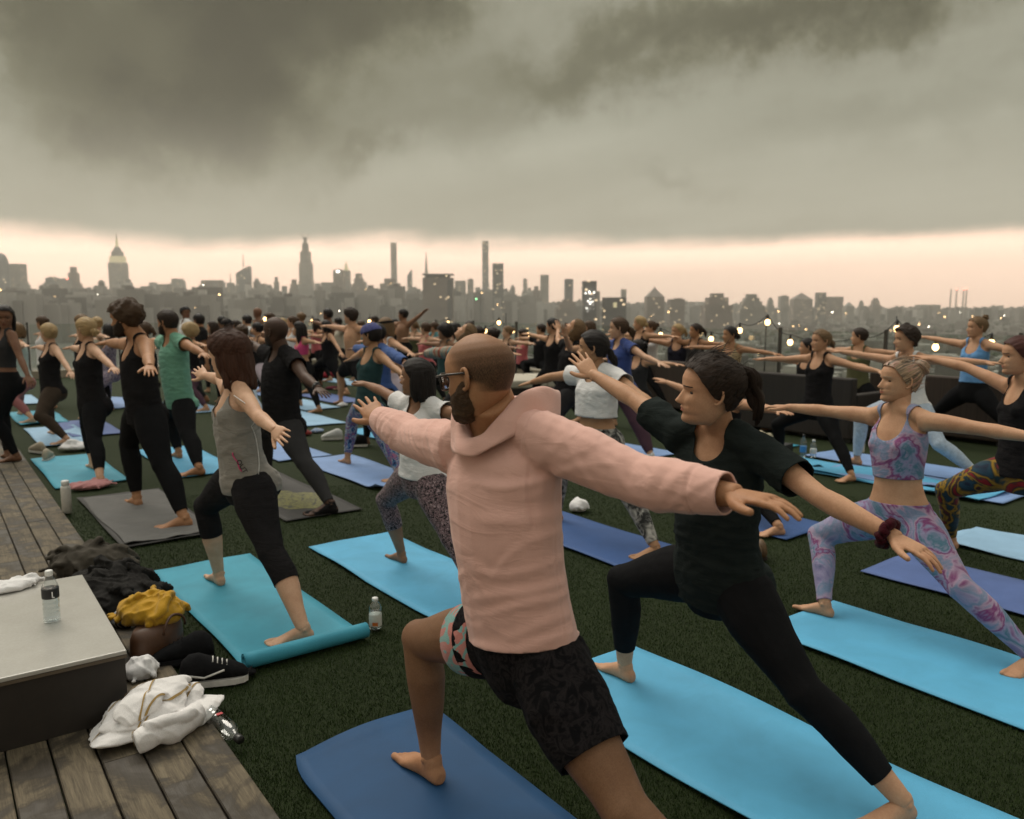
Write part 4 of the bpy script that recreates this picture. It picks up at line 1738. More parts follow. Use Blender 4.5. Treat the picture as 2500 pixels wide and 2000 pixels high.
def build_person(key, J, sp):
    H, q = J['H'], sp['q']
    hi = q > 0
    base = np.array([J['pel'][0], J['pel'][1], sp.get('z0', 0.0)])
    z0 = np.array([0, 0, sp.get('z0', 0.0)])
    root = empty('person', base)
    tag(root, sp['label'], 'person', sp.get('group', 'people in the rooftop yoga class'))
    org = np.array([J['pel'][0], J['pel'][1], 0.])
    sk = skin_mat(sp.get('skin', 'light') + ('_h' if sp.get('stubble') else ''), SKIN[sp.get('skin', 'light')], sp.get('stubc', (.03, .02, .012)))
    V, T = REMESH[key][1]
    parts = [(V, T, np.zeros(len(T), int), np.zeros(len(V)))]
    if sp.get('leghair'):
        l_ = labels(V, J)
        parts[0][3][:] = np.isin(l_, ['snF', 'snB', 'thF', 'thB']) * sp['leghair'] * np.clip((V[:, 2] - .09) / .14, 0, 1)
    # head
    look = math.radians(sp.get('look', 35))
    fwd = nrm(J['f'] * math.cos(look) + J['c'] * math.sin(look))
    pit = math.radians(sp.get('pitch', 0))
    upv = nrm(J['t'] * .6 + np.array([0, 0, .4]) + (J['c'] * sp.get('tilt', 0)))
    fwd = nrm(fwd - upv * (fwd @ upv))
    fwd, upv = fwd * math.cos(pit) + upv * math.sin(pit), upv * math.cos(pit) - fwd * math.sin(pit)
    right = np.cross(fwd, upv)
    hh = (.134 if sp['sex'] == 'm' else .136) * H * sp.get('hs', 1.0)
    hc = J['head'] + fwd * .004 * H

    def hl(P):
        return hc + (P[:, :1] * right * .98 + P[:, 1:2] * fwd + P[:, 2:3] * upv) * hh
    tp = HEADS[(1 if hi else 0, sp['sex'])]
    hm = np.zeros(len(tp['V']))
    if sp.get('stubble'):
        P = tp['V']
        nose = P[:, 1] > .30
        s = hairline(P, .26)
        bald = np.exp(-((P[:, 1] - .02) / .30) ** 2 - (P[:, 0] / .22) ** 2) * np.clip((P[:, 2] - .22) / .12, 0, 1)
        hm = np.clip(s / .15, 0, 1) ** .8 * (1 - .85 * bald) * sp['stubble'] * np.interp(P[:, 2] + .5, [.55, .90], [1, .5])
        hm = np.maximum(hm, np.clip(beard_field(P) / .06 + .25, 0, 1) * .85)
        hm *= np.abs(P[:, 0]) < .345
    parts.append((hl(tp['V']), tp['T'], tp['fm'], hm))
    # hands
    for s in 'FB':
        x = nrm(J['wr' + s] - J['el' + s])
        x = nrm(x + np.array([0, 0, sp.get('hand_up' + s, 0.0)]))
        th = J['c'] + np.array([0, 0, sp.get('roll' + s, 0.0)])
        if sp.get('thumb' + s) is not None:
            th = np.array(sp['thumb' + s], float)
        th = nrm(th - x * (th @ x))
        do = np.cross(x, th) if s == 'F' else np.cross(th, x)
        tpl = REMESH[sp.get('hand' + s, 'hand0') if hi else 'handlo'][1]
        W, T_ = place(tpl, J['wr' + s] - x * .004 * H, x, th, do, H / 1.72 * (1.0 if sp['sex'] == 'm' else .93))
        parts.append((W, T_, np.zeros(len(T_), int), np.zeros(len(W))))
    # feet
    for s in 'FB':
        x = nrm(J['toe' + s])
        up = np.array([0, 0, 1.])
        y = np.cross(up, x) if s == 'F' else np.cross(x, up)
        tpl = REMESH['foot' if hi else 'footlo'][1]
        W, T_ = place(tpl, np.array([J['an' + s][0], J['an' + s][1], 0.0]), x, y, up, H / 1.70 * (1.02 if sp['sex'] == 'm' else .95))
        parts.append((W, T_, np.zeros(len(T_), int), np.zeros(len(W))))
    Va = np.concatenate([p[0] for p in parts])
    n = 0
    Ts = []
    for p in parts:
        Ts.append(p[1] + n)
        n += len(p[0])
    Ta = np.concatenate(Ts)
    fm = np.concatenate([p[2] for p in parts])
    lipc = SKIN[sp.get('skin', 'light')]
    lip = plain('lip_' + sp.get('skin', 'light'), (lipc[0] * .8, lipc[1] * .48, lipc[2] * .5), .45, bump=0)
    hcol = HAIR[sp.get('hcol', 'dkbrown')]
    brow = plain('brow_' + sp.get('hcol', 'dkbrown'), tuple(x * .9 for x in hcol), .8, bump=0)
    me = mesh_np('body', Va - org, Ta, [sk, SLOT_EYE, lip, brow], fm)
    at = me.attributes.new('hairmask', 'FLOAT', 'POINT')
    at.data.foreach_set('value', np.concatenate([p[3] for p in parts]).astype(np.float32))
    link('body', me, None, root)

    def garment(name, suf, s_fn, gp, mat, disp=None, label=None):
        V, T = REMESH[key + suf][1]
        N = vnormals(V, T)
        s = s_fn(V)
        if disp == 'hoodie':
            P = hoodie_folds(V, N, J)
        elif disp:
            P = folds(V, N, J, disp, sp['seed'])
        else:
            P = V
        P, T = isocut(P, T, s)
        me = mesh_np(name, P - org, T, [mat])
        o = link(name, me, None, root)
        sm_ = o.modifiers.new('thickness', 'SOLIDIFY')
        sm_.thickness, sm_.offset = gp.get('thick', .003), -1
        if label:
            o['label'] = label
        return o
    bot, top = sp.get('bot'), sp.get('top')
    if bot:
        def sb(V):
            h = (V - J['pel']) @ J['t'] / H
            h = np.where(h > 0, h / J['ts'], h)
            s = (bot['waist'] - h) * H
            lab = labels(V, J)
            for k in 'FB':
                kn, hp, an = J['kn' + k], J['hip' + k], J['an' + k]
                if bot.get('short'):
                    sh_ = bot['short'] if not isinstance(bot['short'], tuple) else bot['short'][0 if k == 'F' else 1]
                    d = nrm(kn - hp)
                    m = np.isin(lab, ['th' + k, 'sn' + k])
                    s = np.where(m, np.minimum(s, sh_ * .245 * H - (V - hp) @ d), s)
                else:
                    d = nrm(an - kn)
                    m = lab == 'sn' + k
                    s = np.where(m, np.minimum(s, bot.get('cuff', .88) * .242 * H - (V - kn) @ d), s)
            return s
        garment(bot.get('name', 'leggings'), 'b', sb, bot, bot['mat'], bot.get('disp', .0012 if hi else 0))
    if top:
        def st_(V):
            h = (V - J['pel']) @ J['t'] / H
            h = np.where(h > 0, h / J['ts'], h)
            s = (h - top['hem']) * H
            lab = labels(V, J)
            fw = np.cross(J['t'], J['sa'])
            fw = nrm(fw if fw @ J['c'] > 0 else -fw)
            nr = top.get('neck', .042) * H
            nd = top.get('drop', .03)
            a0 = J['neck'] + J['t'] * .05 * H - fw * .008 * H
            b0 = J['neck'] + fw * .045 * H - J['t'] * nd * H
            s = np.minimum(s, seg_d(V, a0, b0) - nr)
            s = np.minimum(s, seg_d(V, a0, a0 + J['t'] * .2 * H) - nr)
            sl = top.get('sleeve', 0)
            for k in 'FB':
                sh, el, wr = J['sh' + k], J['el' + k], J['wr' + k]
                d1, d2 = nrm(el - sh), nrm(wr - el)
                out = J['sa'] if k == 'F' else -J['sa']
                if sl == 0:
                    r = top.get('hole', .050) * H
                    if sp.get('armsdown'):
                        s = np.minimum(s, np.linalg.norm(V - (sh + out * .012 * H), axis=1) - r)
                        s = np.where(np.isin(lab, ['ua' + k, 'fa' + k]), -1, s)
                    else:
                        s = np.minimum(s, ray_d(V, sh - out * .010 * H + J['t'] * .006 * H, nrm(d1 + out * .6)) - r)
                        s = np.where(np.isin(lab, ['ua' + k, 'fa' + k]) & ((V - sh) @ d1 > .045 * H), -1, s)
                elif sl <= 1:
                    m = np.isin(lab, ['ua' + k, 'fa' + k])
                    s = np.where(m, np.minimum(s, sl * np.linalg.norm(el - sh) - (V - sh) @ d1), s)
                else:
                    m = lab == 'fa' + k
                    s = np.where(m, np.minimum(s, (sl - 1) * np.linalg.norm(wr - el) - (V - el) @ d2), s)
            return s
        garment(top.get('name', 'tank_top'), 't', st_, top, top['mat'], top.get('disp', .004 if hi else 0))
    # hair
    if sp.get('hair') and sp['hair'] != 'bald':
        hp_ = hair_parts(sp, 1 if hi else 0)
        n = 0
        Vs, Ts, Us = [], [], []
        for a, b, c in hp_:
            Vs.append(hl(a))
            Ts.append(b + n)
            Us.append(c)
            n += len(a)
        me = mesh_np('hair', np.concatenate(Vs) - org, np.concatenate(Ts), [sp.get('hmat') or hair_mat(sp.get('hcol', 'dkbrown'), HAIR[sp.get('hcol', 'dkbrown')])])
        uvset(me, np.concatenate(Us))
        link('hair', me, None, root)
    J.update(root=root, hl=hl, org=org, hh=hh, fwd=fwd, upv=upv, right=right)
    for fn in sp.get('extra', []):
        fn(J, sp)
    if np.any(z0):
        root.location = base
    return root

POSE = {
    'hoodie': [1.376, 1.778, 0.654, 0.064, 0.164, 0.026, 0.126, 0.484, -0.0, -0.75, -0.0, 0.074, -0.149, -0.037, -0.112, 0.142, -0.168, -0.227, 0.007, 0.045, -0.026, 0.037, 1.778, 1.173, 1.023],
    'blacktee': [2.365, 1.87, 0.636, -0.014, -0.08, 0.143, 0.06, 0.533, -0.045, -0.702, -0.061, 0.143, -0.101, 0.377, 0.014, 0.34, 0.243, -0.311, 0.004, -0.279, -0.012, 0.033, 1.712, 1.076, 0.999],
    'tiedye': [4.004, 2.035, 0.564, 0.076, 0.061, 0.013, -0.32, 0.28, 0.193, -0.655, 0.117, -0.283, -0.084, -0.0, 0.106, 0.008, 0.109, -0.032, 0.168, -0.043, 0.002, -0.019, 1.606, 1.126, 0.966],
    'greytank': [1.413, 4.271, 0.725, 0.014, 0.019, 0.073, -0.124, 0.449, 0.03, -0.628, -0.028, 0.389, -0.176, 0.124, 0.079, 0.041, 0.093, -0.281, 0.042, -0.151, -0.001, 0.003, 1.712, 0.962, 0.96],
    'whitetee': [2.375, 4.044, 0.65, 0.021, -0.015, 0.016, 0.123, 0.397, -0.076, -0.575, -0.0, 0.315, -0.002, 0.248, -0.001, 0.125, 0.0, 0.0, 0.0, 0.0, -0.007, 0.016, 1.547, 0.925, 1.006],
    'beard': [1.457, 6.719, 0.841, 0.095, 0.013, 0.039, -0.017, 0.338, -0.006, -0.576, -0.047, 0.069, 0.0, 0.0, 0.0, 0.0, 0.284, -0.247, 0.289, -0.153, 0.01, 0.035, 1.819, 0.984, 1.009],
    'pinkbra': [1.426, 8.721, 0.708, 0.028, 0.008, 0.027, 0.119, 0.275, -0.011, -0.611, 0.101, 0.0, 0.0, 0.0, 0.0, 0.0, -0.086, -0.258, -0.085, -0.254, 0.001, -0.002, 1.681, 1.088, 1.011],
    'brownleg': [1.419, 11.4, 0.614, 0.058, -0.008, -0.028, 0.108, 0.394, -0.045, -0.564, -0.007, 0.0, 0.0, 0.0, 0.0, 0.0, -0.088, -0.452, -0.087, -0.445, 0.004, 0.007, 1.703, 1.061, 1.029],
    'green': [2.255, 8.783, 0.663, 0.04, 0.029, 0.066, 0.161, 0.302, -0.044, -0.75, 0.085, 0.0, 0.0, 0.0, 0.0, 0.0, -0.072, -0.171, -0.031, -0.153, 0.003, 0.012, 1.795, 1.205, 0.999],
    'blackman': [2.548, 6.683, 0.654, 0.015, -0.002, -0.01, 0.087, 0.648, -0.095, -0.815, -0.036, 0.0, -0.011, 0.185, -0.01, 0.182, 0.078, -0.434, 0.014, -0.254, 0.005, 0.019, 1.865, 1.061, 1.011],
    'bluewrap': [3.658, 7.264, 0.656, -0.019, -0.047, -0.071, 0.088, 0.418, 0.057, -0.658, 0.014, -0.152, -0.202, -0.17, -0.199, -0.168, 0.031, -0.322, 0.084, -0.231, 0.005, 0.007, 1.659, 1.097, 1.004],
    'crop': [3.887, 4.17, 0.719, -0.047, -0.002, 0.013, 0.061, 0.465, 0.0, -0.629, 0.034, 0.0, 0.115, -0.108, 0.042, -0.23, 0.158, -0.304, 0.08, -0.337, 0.007, 0.016, 1.691, 0.913, 1.03],
    'tankpony': [7.286, 4.597, 0.639, -0.042, -0.003, -0.006, -0.151, 0.428, 0.016, -0.547, 0.229, 0.771, 0.025, -0.075, 0.13, -0.035, 0.033, -0.192, 0.026, -0.114, 0.002, -0.003, 1.563, 1.09, 1.016],
    'navytank': [10.132, 8.998, 0.479, 0.256, -0.017, -0.008, 0.087, 0.835, 0.021, -0.706, -0.0, 0.074, 0.126, 0.137, 0.11, 0.106, -0.071, -0.083, -0.07, -0.082, 0.006, 0.002, 1.731, 1.155, 1.053],
    'bluetee': [6.341, 6.447, 0.758, -0.108, 0.005, 0.01, -0.098, 0.47, 0.0, -0.56, 0.022, 0.0, 0.0, 0.0, 0.0, 0.0, 0.048, -0.33, 0.001, -0.211, 0.005, 0.007, 1.682, 0.955, 1.011],
    'curly': [7.896, 3.98, 0.66, 0.005, 0.079, 0.041, -0.106, 0.49, 0.06, -0.606, -0.107, 0.036, -0.018, 0.116, -0.018, 0.114, 0.0, 0.0, 0.0, 0.0, 0.003, 0.003, 1.761, 0.941, 0.999],
    'bluetank': [9.897, 4.264, 0.672, -0.141, 0.006, -0.005, -0.145, 0.679, 0.05, -0.678, -0.0, 0.093, -0.117, 0.125, -0.115, 0.123, 0.247, -0.159, 0.243, -0.157, -0.001, -0.001, 1.704, 1.112, 0.962],
    'redhair': [5.448, 2.021, 0.627, -0.19, 0.061, 0.015, -0.465, 0.481, -0.052, -0.677, -0.0, 0.664, -0.026, 0.345, 0.065, 0.162, 0.0, 0.0, 0.0, 0.0, 0.005, 0.013, 1.647, 1.117, 1.079],
    'tan': [9.207, 7.185, 0.587, 0.025, 0.003, 0.002, 0.055, 0.459, 0.0, -0.689, 0.0, 0.0, 0.0, 0.0, 0.0, 0.0, 0.018, -0.079, 0.017, -0.078, 0.007, 0.005, 1.65, 1.028, 0.999],
    'deckwoman': [0.832, 9.926, 0.841, 0.118, -0.004, -0.036, 0.103, 0.42, 0.005, 0.243, -0.072, 0.0, 0.0, -1.3, 0.0, -1.3, -0.124, -0.912, -0.098, -0.782, 0.001, 0.003, 1.687, 1.014, 0.977],
    'mauve': [1.355, 13.786, 0.566, 0.018, 0.009, 0.04, 0.0, 0.493, 0.013, -0.619, 0.005, 0.0, 0.0, 0.0, 0.0, 0.0, 0.0, 0.0, 0.0, 0.0, 0.001, 0.002, 1.658, 1.158, 1.0],
    'purple': [2.68, 14.642, 0.551, -0.08, -0.001, -0.027, 0.078, 0.465, 0.0, -0.601, 0.092, 0.0, 0.0, 0.0, 0.0, 0.0, 0.0, 0.0, 0.0, 0.0, 0.002, 0.003, 1.686, 1.069, 1.0],
    'blondecurl': [3.753, 13.693, 0.577, -0.019, 0.008, 0.028, 0.0, 0.465, 0.0, -0.666, 0.012, 0.0, 0.0, 0.0, 0.0, 0.0, 0.0, 0.0, 0.0, 0.0, 0.002, 0.007, 1.665, 1.017, 1.0],
    'whiteshirt': [4.677, 17.499, 0.827, -0.0, -0.001, -0.002, 0.0, 0.142, 0.0, -0.142, 0.0, 0.0, 0.0, -1.3, 0.0, -1.3, 0.0, -1.3, 0.0, -1.3, -0.0, -0.002, 1.778, 0.989, 1.0],
    'blackstand': [4.109, 14.494, 0.723, -0.0, 0.0, 0.001, 0.0, 0.138, 0.0, -0.138, 0.0, 0.0, 0.0, -1.3, 0.0, -1.3, 0.0, -1.3, 0.0, -1.3, 0.002, 0.006, 1.72, 1.004, 1.0],
    'cap': [4.244, 13.5, 0.631, -0.0, -0.002, -0.006, 0.0, 0.498, 0.0, -0.748, 0.0, 0.0, 0.0, 0.0, 0.0, 0.0, 0.0, 0.0, 0.0, 0.0, -0.002, -0.005, 1.777, 0.985, 1.0],
    'brownback': [3.857, 11.502, 0.637, -0.0, 0.003, 0.009, 0.0, 0.454, 0.0, -0.647, -0.0, 0.0, 0.0, 0.0, 0.0, 0.0, 0.0, 0.0, 0.0, 0.0, 0.002, 0.008, 1.62, 1.002, 1.0],
    'farA': [5.45, 16.0, 0.693, -0.0, 0.001, 0.002, 0.0, 0.476, 0.0, -0.658, -0.0, 0.0, 0.0, 0.0, 0.0, 0.0, 0.0, 0.0, 0.0, 0.0, 0.001, 0.002, 1.705, 1.009, 1.0],
    'farB': [5.019, 14.197, 0.602, -0.0, 0.0, 0.002, 0.0, 0.465, 0.0, -0.697, 0.0, 0.0, 0.0, 0.0, 0.0, 0.0, 0.0, 0.0, 0.0, 0.0, 0.001, 0.002, 1.66, 0.99, 1.0],
    'farC': [6.371, 17.998, 0.831, -0.0, -0.0, 0.0, 0.0, 0.139, 0.0, -0.139, 0.0, 0.0, 0.0, -1.3, 0.0, -1.3, 0.0, -1.3, 0.0, -1.3, 0.0, 0.0, 1.741, 0.993, 1.0],
    'pinkbra2': [5.134, 12.461, 0.682, -0.057, 0.011, 0.041, 0.0, 0.343, -0.04, -0.625, -0.0, 0.0, 0.0, 0.0, 0.0, 0.0, 0.0, 0.0, 0.0, 0.0, 0.004, 0.012, 1.651, 0.909, 1.0],
    'farD': [6.982, 16.998, 0.76, -0.0, 0.001, 0.002, 0.0, 0.133, 0.0, -0.133, 0.0, 0.0, 0.0, -1.3, 0.0, -1.3, 0.0, -1.3, 0.0, -1.3, 0.001, 0.002, 1.66, 0.988, 1.0],
    'lunge': [6.533, 14.609, 0.62, 0.038, 0.02, 0.045, -0.031, 0.559, 0.016, -0.703, 0.004, 0.271, 0.0, 0.0, 0.0, 0.0, 0.084, -0.552, 0.083, -0.543, 0.001, 0.0, 1.674, 0.981, 1.033],
    'shirtless': [5.854, 12.094, 0.719, 0.064, 0.023, 0.039, 0.025, 0.498, 0.0, -0.711, -0.0, 0.0, 0.081, 0.079, 0.079, 0.078, 0.0, 0.0, 0.0, 0.0, 0.004, 0.006, 1.805, 1.113, 1.006],
    'farE': [6.94, 15.503, 0.772, -0.018, 0.0, -0.0, -0.007, 0.493, 0.0, -0.625, -0.0, 0.0, 0.034, 0.098, 0.033, 0.096, 0.057, -0.058, 0.056, -0.058, 0.0, 0.001, 1.771, 1.028, 1.001],
    'headband': [4.8, 8.968, 0.717, -0.044, 0.008, 0.017, 0.0, 0.465, 0.0, -0.605, -0.0, 0.0, 0.0, 0.0, 0.0, 0.0, 0.075, -0.181, 0.074, -0.178, 0.003, 0.005, 1.672, 1.022, 1.001],
    'bluesleeve': [4.311, 8.212, 0.697, -0.04, 0.019, 0.043, -0.015, 0.459, 0.0, -0.601, -0.0, 0.0, 0.0, 0.0, 0.0, 0.0, 0.05, -0.169, 0.049, -0.166, 0.003, 0.007, 1.642, 0.977, 1.002],
    'armup': [8.672, 15.505, 0.801, 0.074, -0.004, -0.002, 0.032, 0.144, 0.0, -0.144, 0.0, 0.0, 0.0, 0.0, 0.0, 0.0, -0.09, 0.487, -0.088, 0.492, -0.001, -0.002, 1.795, 0.934, 1.011],
    'pinktop': [7.296, 12.251, 0.651, -0.0, -0.004, -0.003, 0.0, 0.454, 0.0, -0.627, -0.0, 0.0, 0.0, 0.0, 0.0, 0.0, 0.0, 0.0, 0.0, 0.0, -0.001, -0.001, 1.612, 0.95, 1.0],
    'darkcurl': [6.422, 10.195, 0.624, 0.0, 0.004, 0.008, 0.0, 0.459, 0.0, -0.677, -0.0, 0.0, 0.0, 0.0, 0.0, 0.0, 0.0, 0.0, 0.0, 0.0, 0.005, 0.006, 1.643, 0.996, 1.0],
    'striped': [4.907, 7.383, 0.688, 0.08, 0.056, -0.113, 0.057, 0.459, 0.0, -0.618, -0.0, 0.0, 0.171, -0.067, 0.168, -0.066, 0.0, 0.0, 0.0, 0.0, -0.028, 0.041, 1.649, 1.005, 1.017],
    'farF': [7.426, 10.795, 0.583, -0.0, 0.001, 0.003, 0.0, 0.454, 0.0, -0.68, 0.0, 0.0, 0.0, 0.0, 0.0, 0.0, 0.0, 0.0, 0.0, 0.0, 0.002, 0.002, 1.62, 0.989, 1.0],
    'farG': [7.009, 9.8, 0.59, -0.063, 0.003, 0.005, -0.024, 0.454, 0.0, -0.68, 0.0, 0.0, 0.0, 0.0, 0.0, 0.0, 0.08, 0.047, 0.079, 0.047, 0.003, 0.005, 1.617, 0.991, 0.995],
    'backbend': [6.035, 6.982, 0.708, -0.129, -0.073, -0.09, -0.023, 0.133, 0.0, -0.123, -0.078, 0.0, -0.319, 0.127, -0.561, 0.494, 1.003, 0.048, 0.827, 0.616, -0.008, 0.002, 1.704, 0.999, 1.089],
    'armsleft': [7.67, 9.202, 0.694, -0.044, 0.004, 0.005, -0.017, 0.465, 0.0, -0.626, -0.0, 0.0, -0.057, 0.115, -0.056, 0.113, 0.0, 0.0, 0.0, 0.0, 0.003, 0.003, 1.666, 1.013, 0.998],
    'blondeback': [9.693, 9.4, 0.705, -0.0, 0.005, 0.005, 0.0, 0.465, 0.0, -0.615, -0.0, 0.0, 0.0, 0.0, 0.0, 0.0, 0.0, 0.0, 0.0, 0.0, 0.004, 0.004, 1.668, 1.017, 1.0],
    'bunback': [9.526, 6.181, 0.486, -0.0, 0.004, 0.004, 0.0, 0.454, 0.0, -0.68, 0.0, 0.0, 0.0, 0.0, 0.0, 0.0, 0.0, 0.0, 0.0, 0.0, 0.007, 0.003, 1.619, 0.974, 1.0],
    'bundark': [7.801, 7.592, 0.486, -0.0, 0.002, 0.004, 0.0, 0.442, 0.0, -0.664, 0.0, 0.0, 0.0, 0.0, 0.0, 0.0, 0.0, 0.0, 0.0, 0.0, 0.003, 0.003, 1.576, 0.977, 1.0],
    'hidden': [5.222, 4.096, 0.412, -0.187, 0.036, 0.039, -0.017, 0.459, 0.0, -0.774, 0.172, 0.0, 0.135, 0.23, 0.184, 0.236, 0.119, 0.011, 0.151, 0.001, 0.008, 0.009, 1.613, 1.032, 0.998],
    'ex0': [2.588, 15.001, 0.696, -0.0, 0.0, 0.0, 0.0, 0.465, 0.0, -0.623, -0.0, 0.0, 0.0, 0.0, 0.0, 0.0, 0.0, 0.0, 0.0, 0.0, 0.0, 0.0, 1.666, 1.014, 1.0],
    'ex1': [1.985, 12.602, 0.743, 0.0, 0.001, 0.0, 0.0, 0.465, 0.0, -0.572, -0.0, 0.0, 0.0, 0.0, 0.0, 0.0, 0.0, 0.0, 0.0, 0.0, 0.0, 0.0, 1.673, 1.031, 1.0],
    'ex2': [1.855, 15.501, 0.707, 0.0, 0.0, 0.0, 0.0, 0.465, 0.0, -0.612, -0.0, 0.0, 0.0, 0.0, 0.0, 0.0, 0.0, 0.0, 0.0, 0.0, 0.0, 0.0, 1.668, 1.018, 1.0],
    'ex3': [2.476, 11.201, 0.682, -0.0, 0.0, 0.0, 0.0, 0.459, 0.0, -0.621, -0.0, 0.0, 0.0, 0.0, 0.0, 0.0, 0.0, 0.0, 0.0, 0.0, 0.0, 0.0, 1.646, 1.012, 1.0],
    'ex4': [4.628, 15.499, 0.611, 0.0, -0.0, 0.0, 0.0, 0.465, 0.0, -0.697, -0.0, 0.0, 0.0, 0.0, 0.0, 0.0, 0.0, 0.0, 0.0, 0.0, -0.0, 0.0, 1.658, 0.991, 1.0],
    'ex5': [5.419, 17.5, 0.659, 0.0, -0.0, 0.0, 0.0, 0.476, 0.0, -0.688, -0.0, 0.0, 0.0, 0.0, 0.0, 0.0, 0.0, 0.0, 0.0, 0.0, -0.0, 0.0, 1.701, 0.999, 1.0],
    'ex6': [5.424, 16.599, 0.607, 0.0, -0.0, 0.0, 0.0, 0.47, 0.0, -0.706, -0.0, 0.0, 0.0, 0.0, 0.0, 0.0, 0.0, 0.0, 0.0, 0.0, -0.0, 0.0, 1.678, 0.989, 1.0],
    'ex7': [6.656, 18.001, 0.709, 0.0, 0.0, 0.0, 0.0, 0.482, 0.0, -0.657, -0.0, 0.0, 0.0, 0.0, 0.0, 0.0, 0.0, 0.0, 0.0, 0.0, 0.0, 0.0, 1.725, 1.011, 1.0],
    'ex8': [6.552, 17.0, 0.637, 0.0, -0.0, 0.0, 0.0, 0.465, 0.0, -0.678, -0.0, 0.0, 0.0, 0.0, 0.0, 0.0, 0.0, 0.0, 0.0, 0.0, -0.0, 0.0, 1.66, 0.997, 1.0],
    'ex9': [6.137, 15.4, 0.675, -0.0, 0.0, 0.0, 0.0, 0.476, 0.0, -0.674, -0.0, 0.0, 0.0, 0.0, 0.0, 0.0, 0.0, 0.0, 0.0, 0.0, 0.0, 0.0, 1.702, 1.004, 1.0],
    'ex10': [7.535, 17.5, 0.622, 0.0, -0.0, 0.0, 0.0, 0.465, 0.0, -0.69, -0.0, 0.0, 0.0, 0.0, 0.0, 0.0, 0.0, 0.0, 0.0, 0.0, -0.0, 0.0, 1.659, 0.994, 1.0],
    'ex11': [8.54, 18.499, 0.608, 0.0, -0.0, 0.0, 0.0, 0.476, 0.0, -0.714, 0.0, 0.0, 0.0, 0.0, 0.0, 0.0, 0.0, 0.0, 0.0, 0.0, -0.0, 0.0, 1.698, 0.988, 1.0],
    'ex12': [7.918, 15.999, 0.586, 0.0, -0.0, 0.0, 0.0, 0.465, 0.0, -0.697, -0.0, 0.0, 0.0, 0.0, 0.0, 0.0, 0.0, 0.0, 0.0, 0.0, -0.0, 0.0, 1.657, 0.987, 1.0],
    'ex13': [9.276, 17.999, 0.636, 0.0, -0.0, 0.0, 0.0, 0.482, 0.0, -0.722, -0.0, 0.0, 0.0, 0.0, 0.0, 0.0, 0.0, 0.0, 0.0, 0.0, -0.0, 0.0, 1.718, 0.991, 1.0],
    'ex14': [9.262, 16.999, 0.597, 0.0, -0.0, 0.0, 0.0, 0.465, 0.0, -0.697, 0.0, 0.0, 0.0, 0.0, 0.0, 0.0, 0.0, 0.0, 0.0, 0.0, -0.0, 0.0, 1.658, 0.989, 1.0],
    'ex15': [9.526, 16.498, 0.561, 0.0, -0.001, 0.0, 0.0, 0.465, 0.0, -0.697, -0.0, 0.0, 0.0, 0.0, 0.0, 0.0, 0.0, 0.0, 0.0, 0.0, -0.0, 0.0, 1.657, 0.983, 1.0],
    'ex16': [9.165, 14.998, 0.56, 0.0, -0.001, 0.0, 0.0, 0.47, 0.0, -0.706, -0.0, 0.0, 0.0, 0.0, 0.0, 0.0, 0.0, 0.0, 0.0, 0.0, -0.0, 0.0, 1.676, 0.981, 1.0],
    'ex17': [8.398, 12.999, 0.591, 0.0, -0.0, 0.0, 0.0, 0.459, 0.0, -0.689, 0.0, 0.0, 0.0, 0.0, 0.0, 0.0, 0.0, 0.0, 0.0, 0.0, -0.0, 0.0, 1.638, 0.989, 1.0],
    'ex18': [10.057, 14.998, 0.549, 0.0, -0.001, 0.0, 0.0, 0.47, 0.0, -0.706, -0.0, 0.0, 0.0, 0.0, 0.0, 0.0, 0.0, 0.0, 0.0, 0.0, -0.0, 0.0, 1.676, 0.979, 1.0],
    'ex19': [9.266, 12.496, 0.523, 0.0, -0.001, 0.0, 0.0, 0.465, 0.0, -0.697, 0.0, 0.0, 0.0, 0.0, 0.0, 0.0, 0.0, 0.0, 0.0, 0.0, -0.0, 0.0, 1.655, 0.977, 1.0],
    'ex20': [10.775, 13.994, 0.432, 0.0, -0.002, 0.0, 0.0, 0.459, 0.0, -0.689, 0.0, 0.0, 0.0, 0.0, 0.0, 0.0, 0.0, 0.0, 0.0, 0.0, -0.0, 0.0, 1.633, 0.963, 1.0],
    'ex21': [10.336, 12.797, 0.533, 0.0, -0.001, 0.0, 0.0, 0.476, 0.0, -0.714, 0.0, 0.0, 0.0, 0.0, 0.0, 0.0, 0.0, 0.0, 0.0, 0.0, -0.0, 0.0, 1.695, 0.975, 1.0],
    'ex22': [9.654, 10.599, 0.629, 0.0, -0.0, 0.0, 0.0, 0.465, 0.0, -0.685, -0.0, 0.0, 0.0, 0.0, 0.0, 0.0, 0.0, 0.0, 0.0, 0.0, -0.0, 0.0, 1.66, 0.995, 1.0],
    'ex23': [10.146, 9.6, 0.638, 0.0, -0.0, 0.0, 0.0, 0.465, 0.0, -0.676, -0.0, 0.0, 0.0, 0.0, 0.0, 0.0, 0.0, 0.0, 0.0, 0.0, -0.0, 0.0, 1.66, 0.998, 1.0],
    'ex24': [10.122, 8.599, 0.617, 0.0, -0.0, 0.0, 0.0, 0.459, 0.0, -0.68, -0.0, 0.0, 0.0, 0.0, 0.0, 0.0, 0.0, 0.0, 0.0, 0.0, -0.0, 0.0, 1.639, 0.994, 1.0],
    'ex25': [9.909, 5.699, 0.617, 0.0, -0.0, 0.0, 0.0, 0.454, 0.0, -0.665, -0.0, 0.0, 0.0, 0.0, 0.0, 0.0, 0.0, 0.0, 0.0, 0.0, -0.0, 0.0, 1.62, 0.996, 1.0],
}

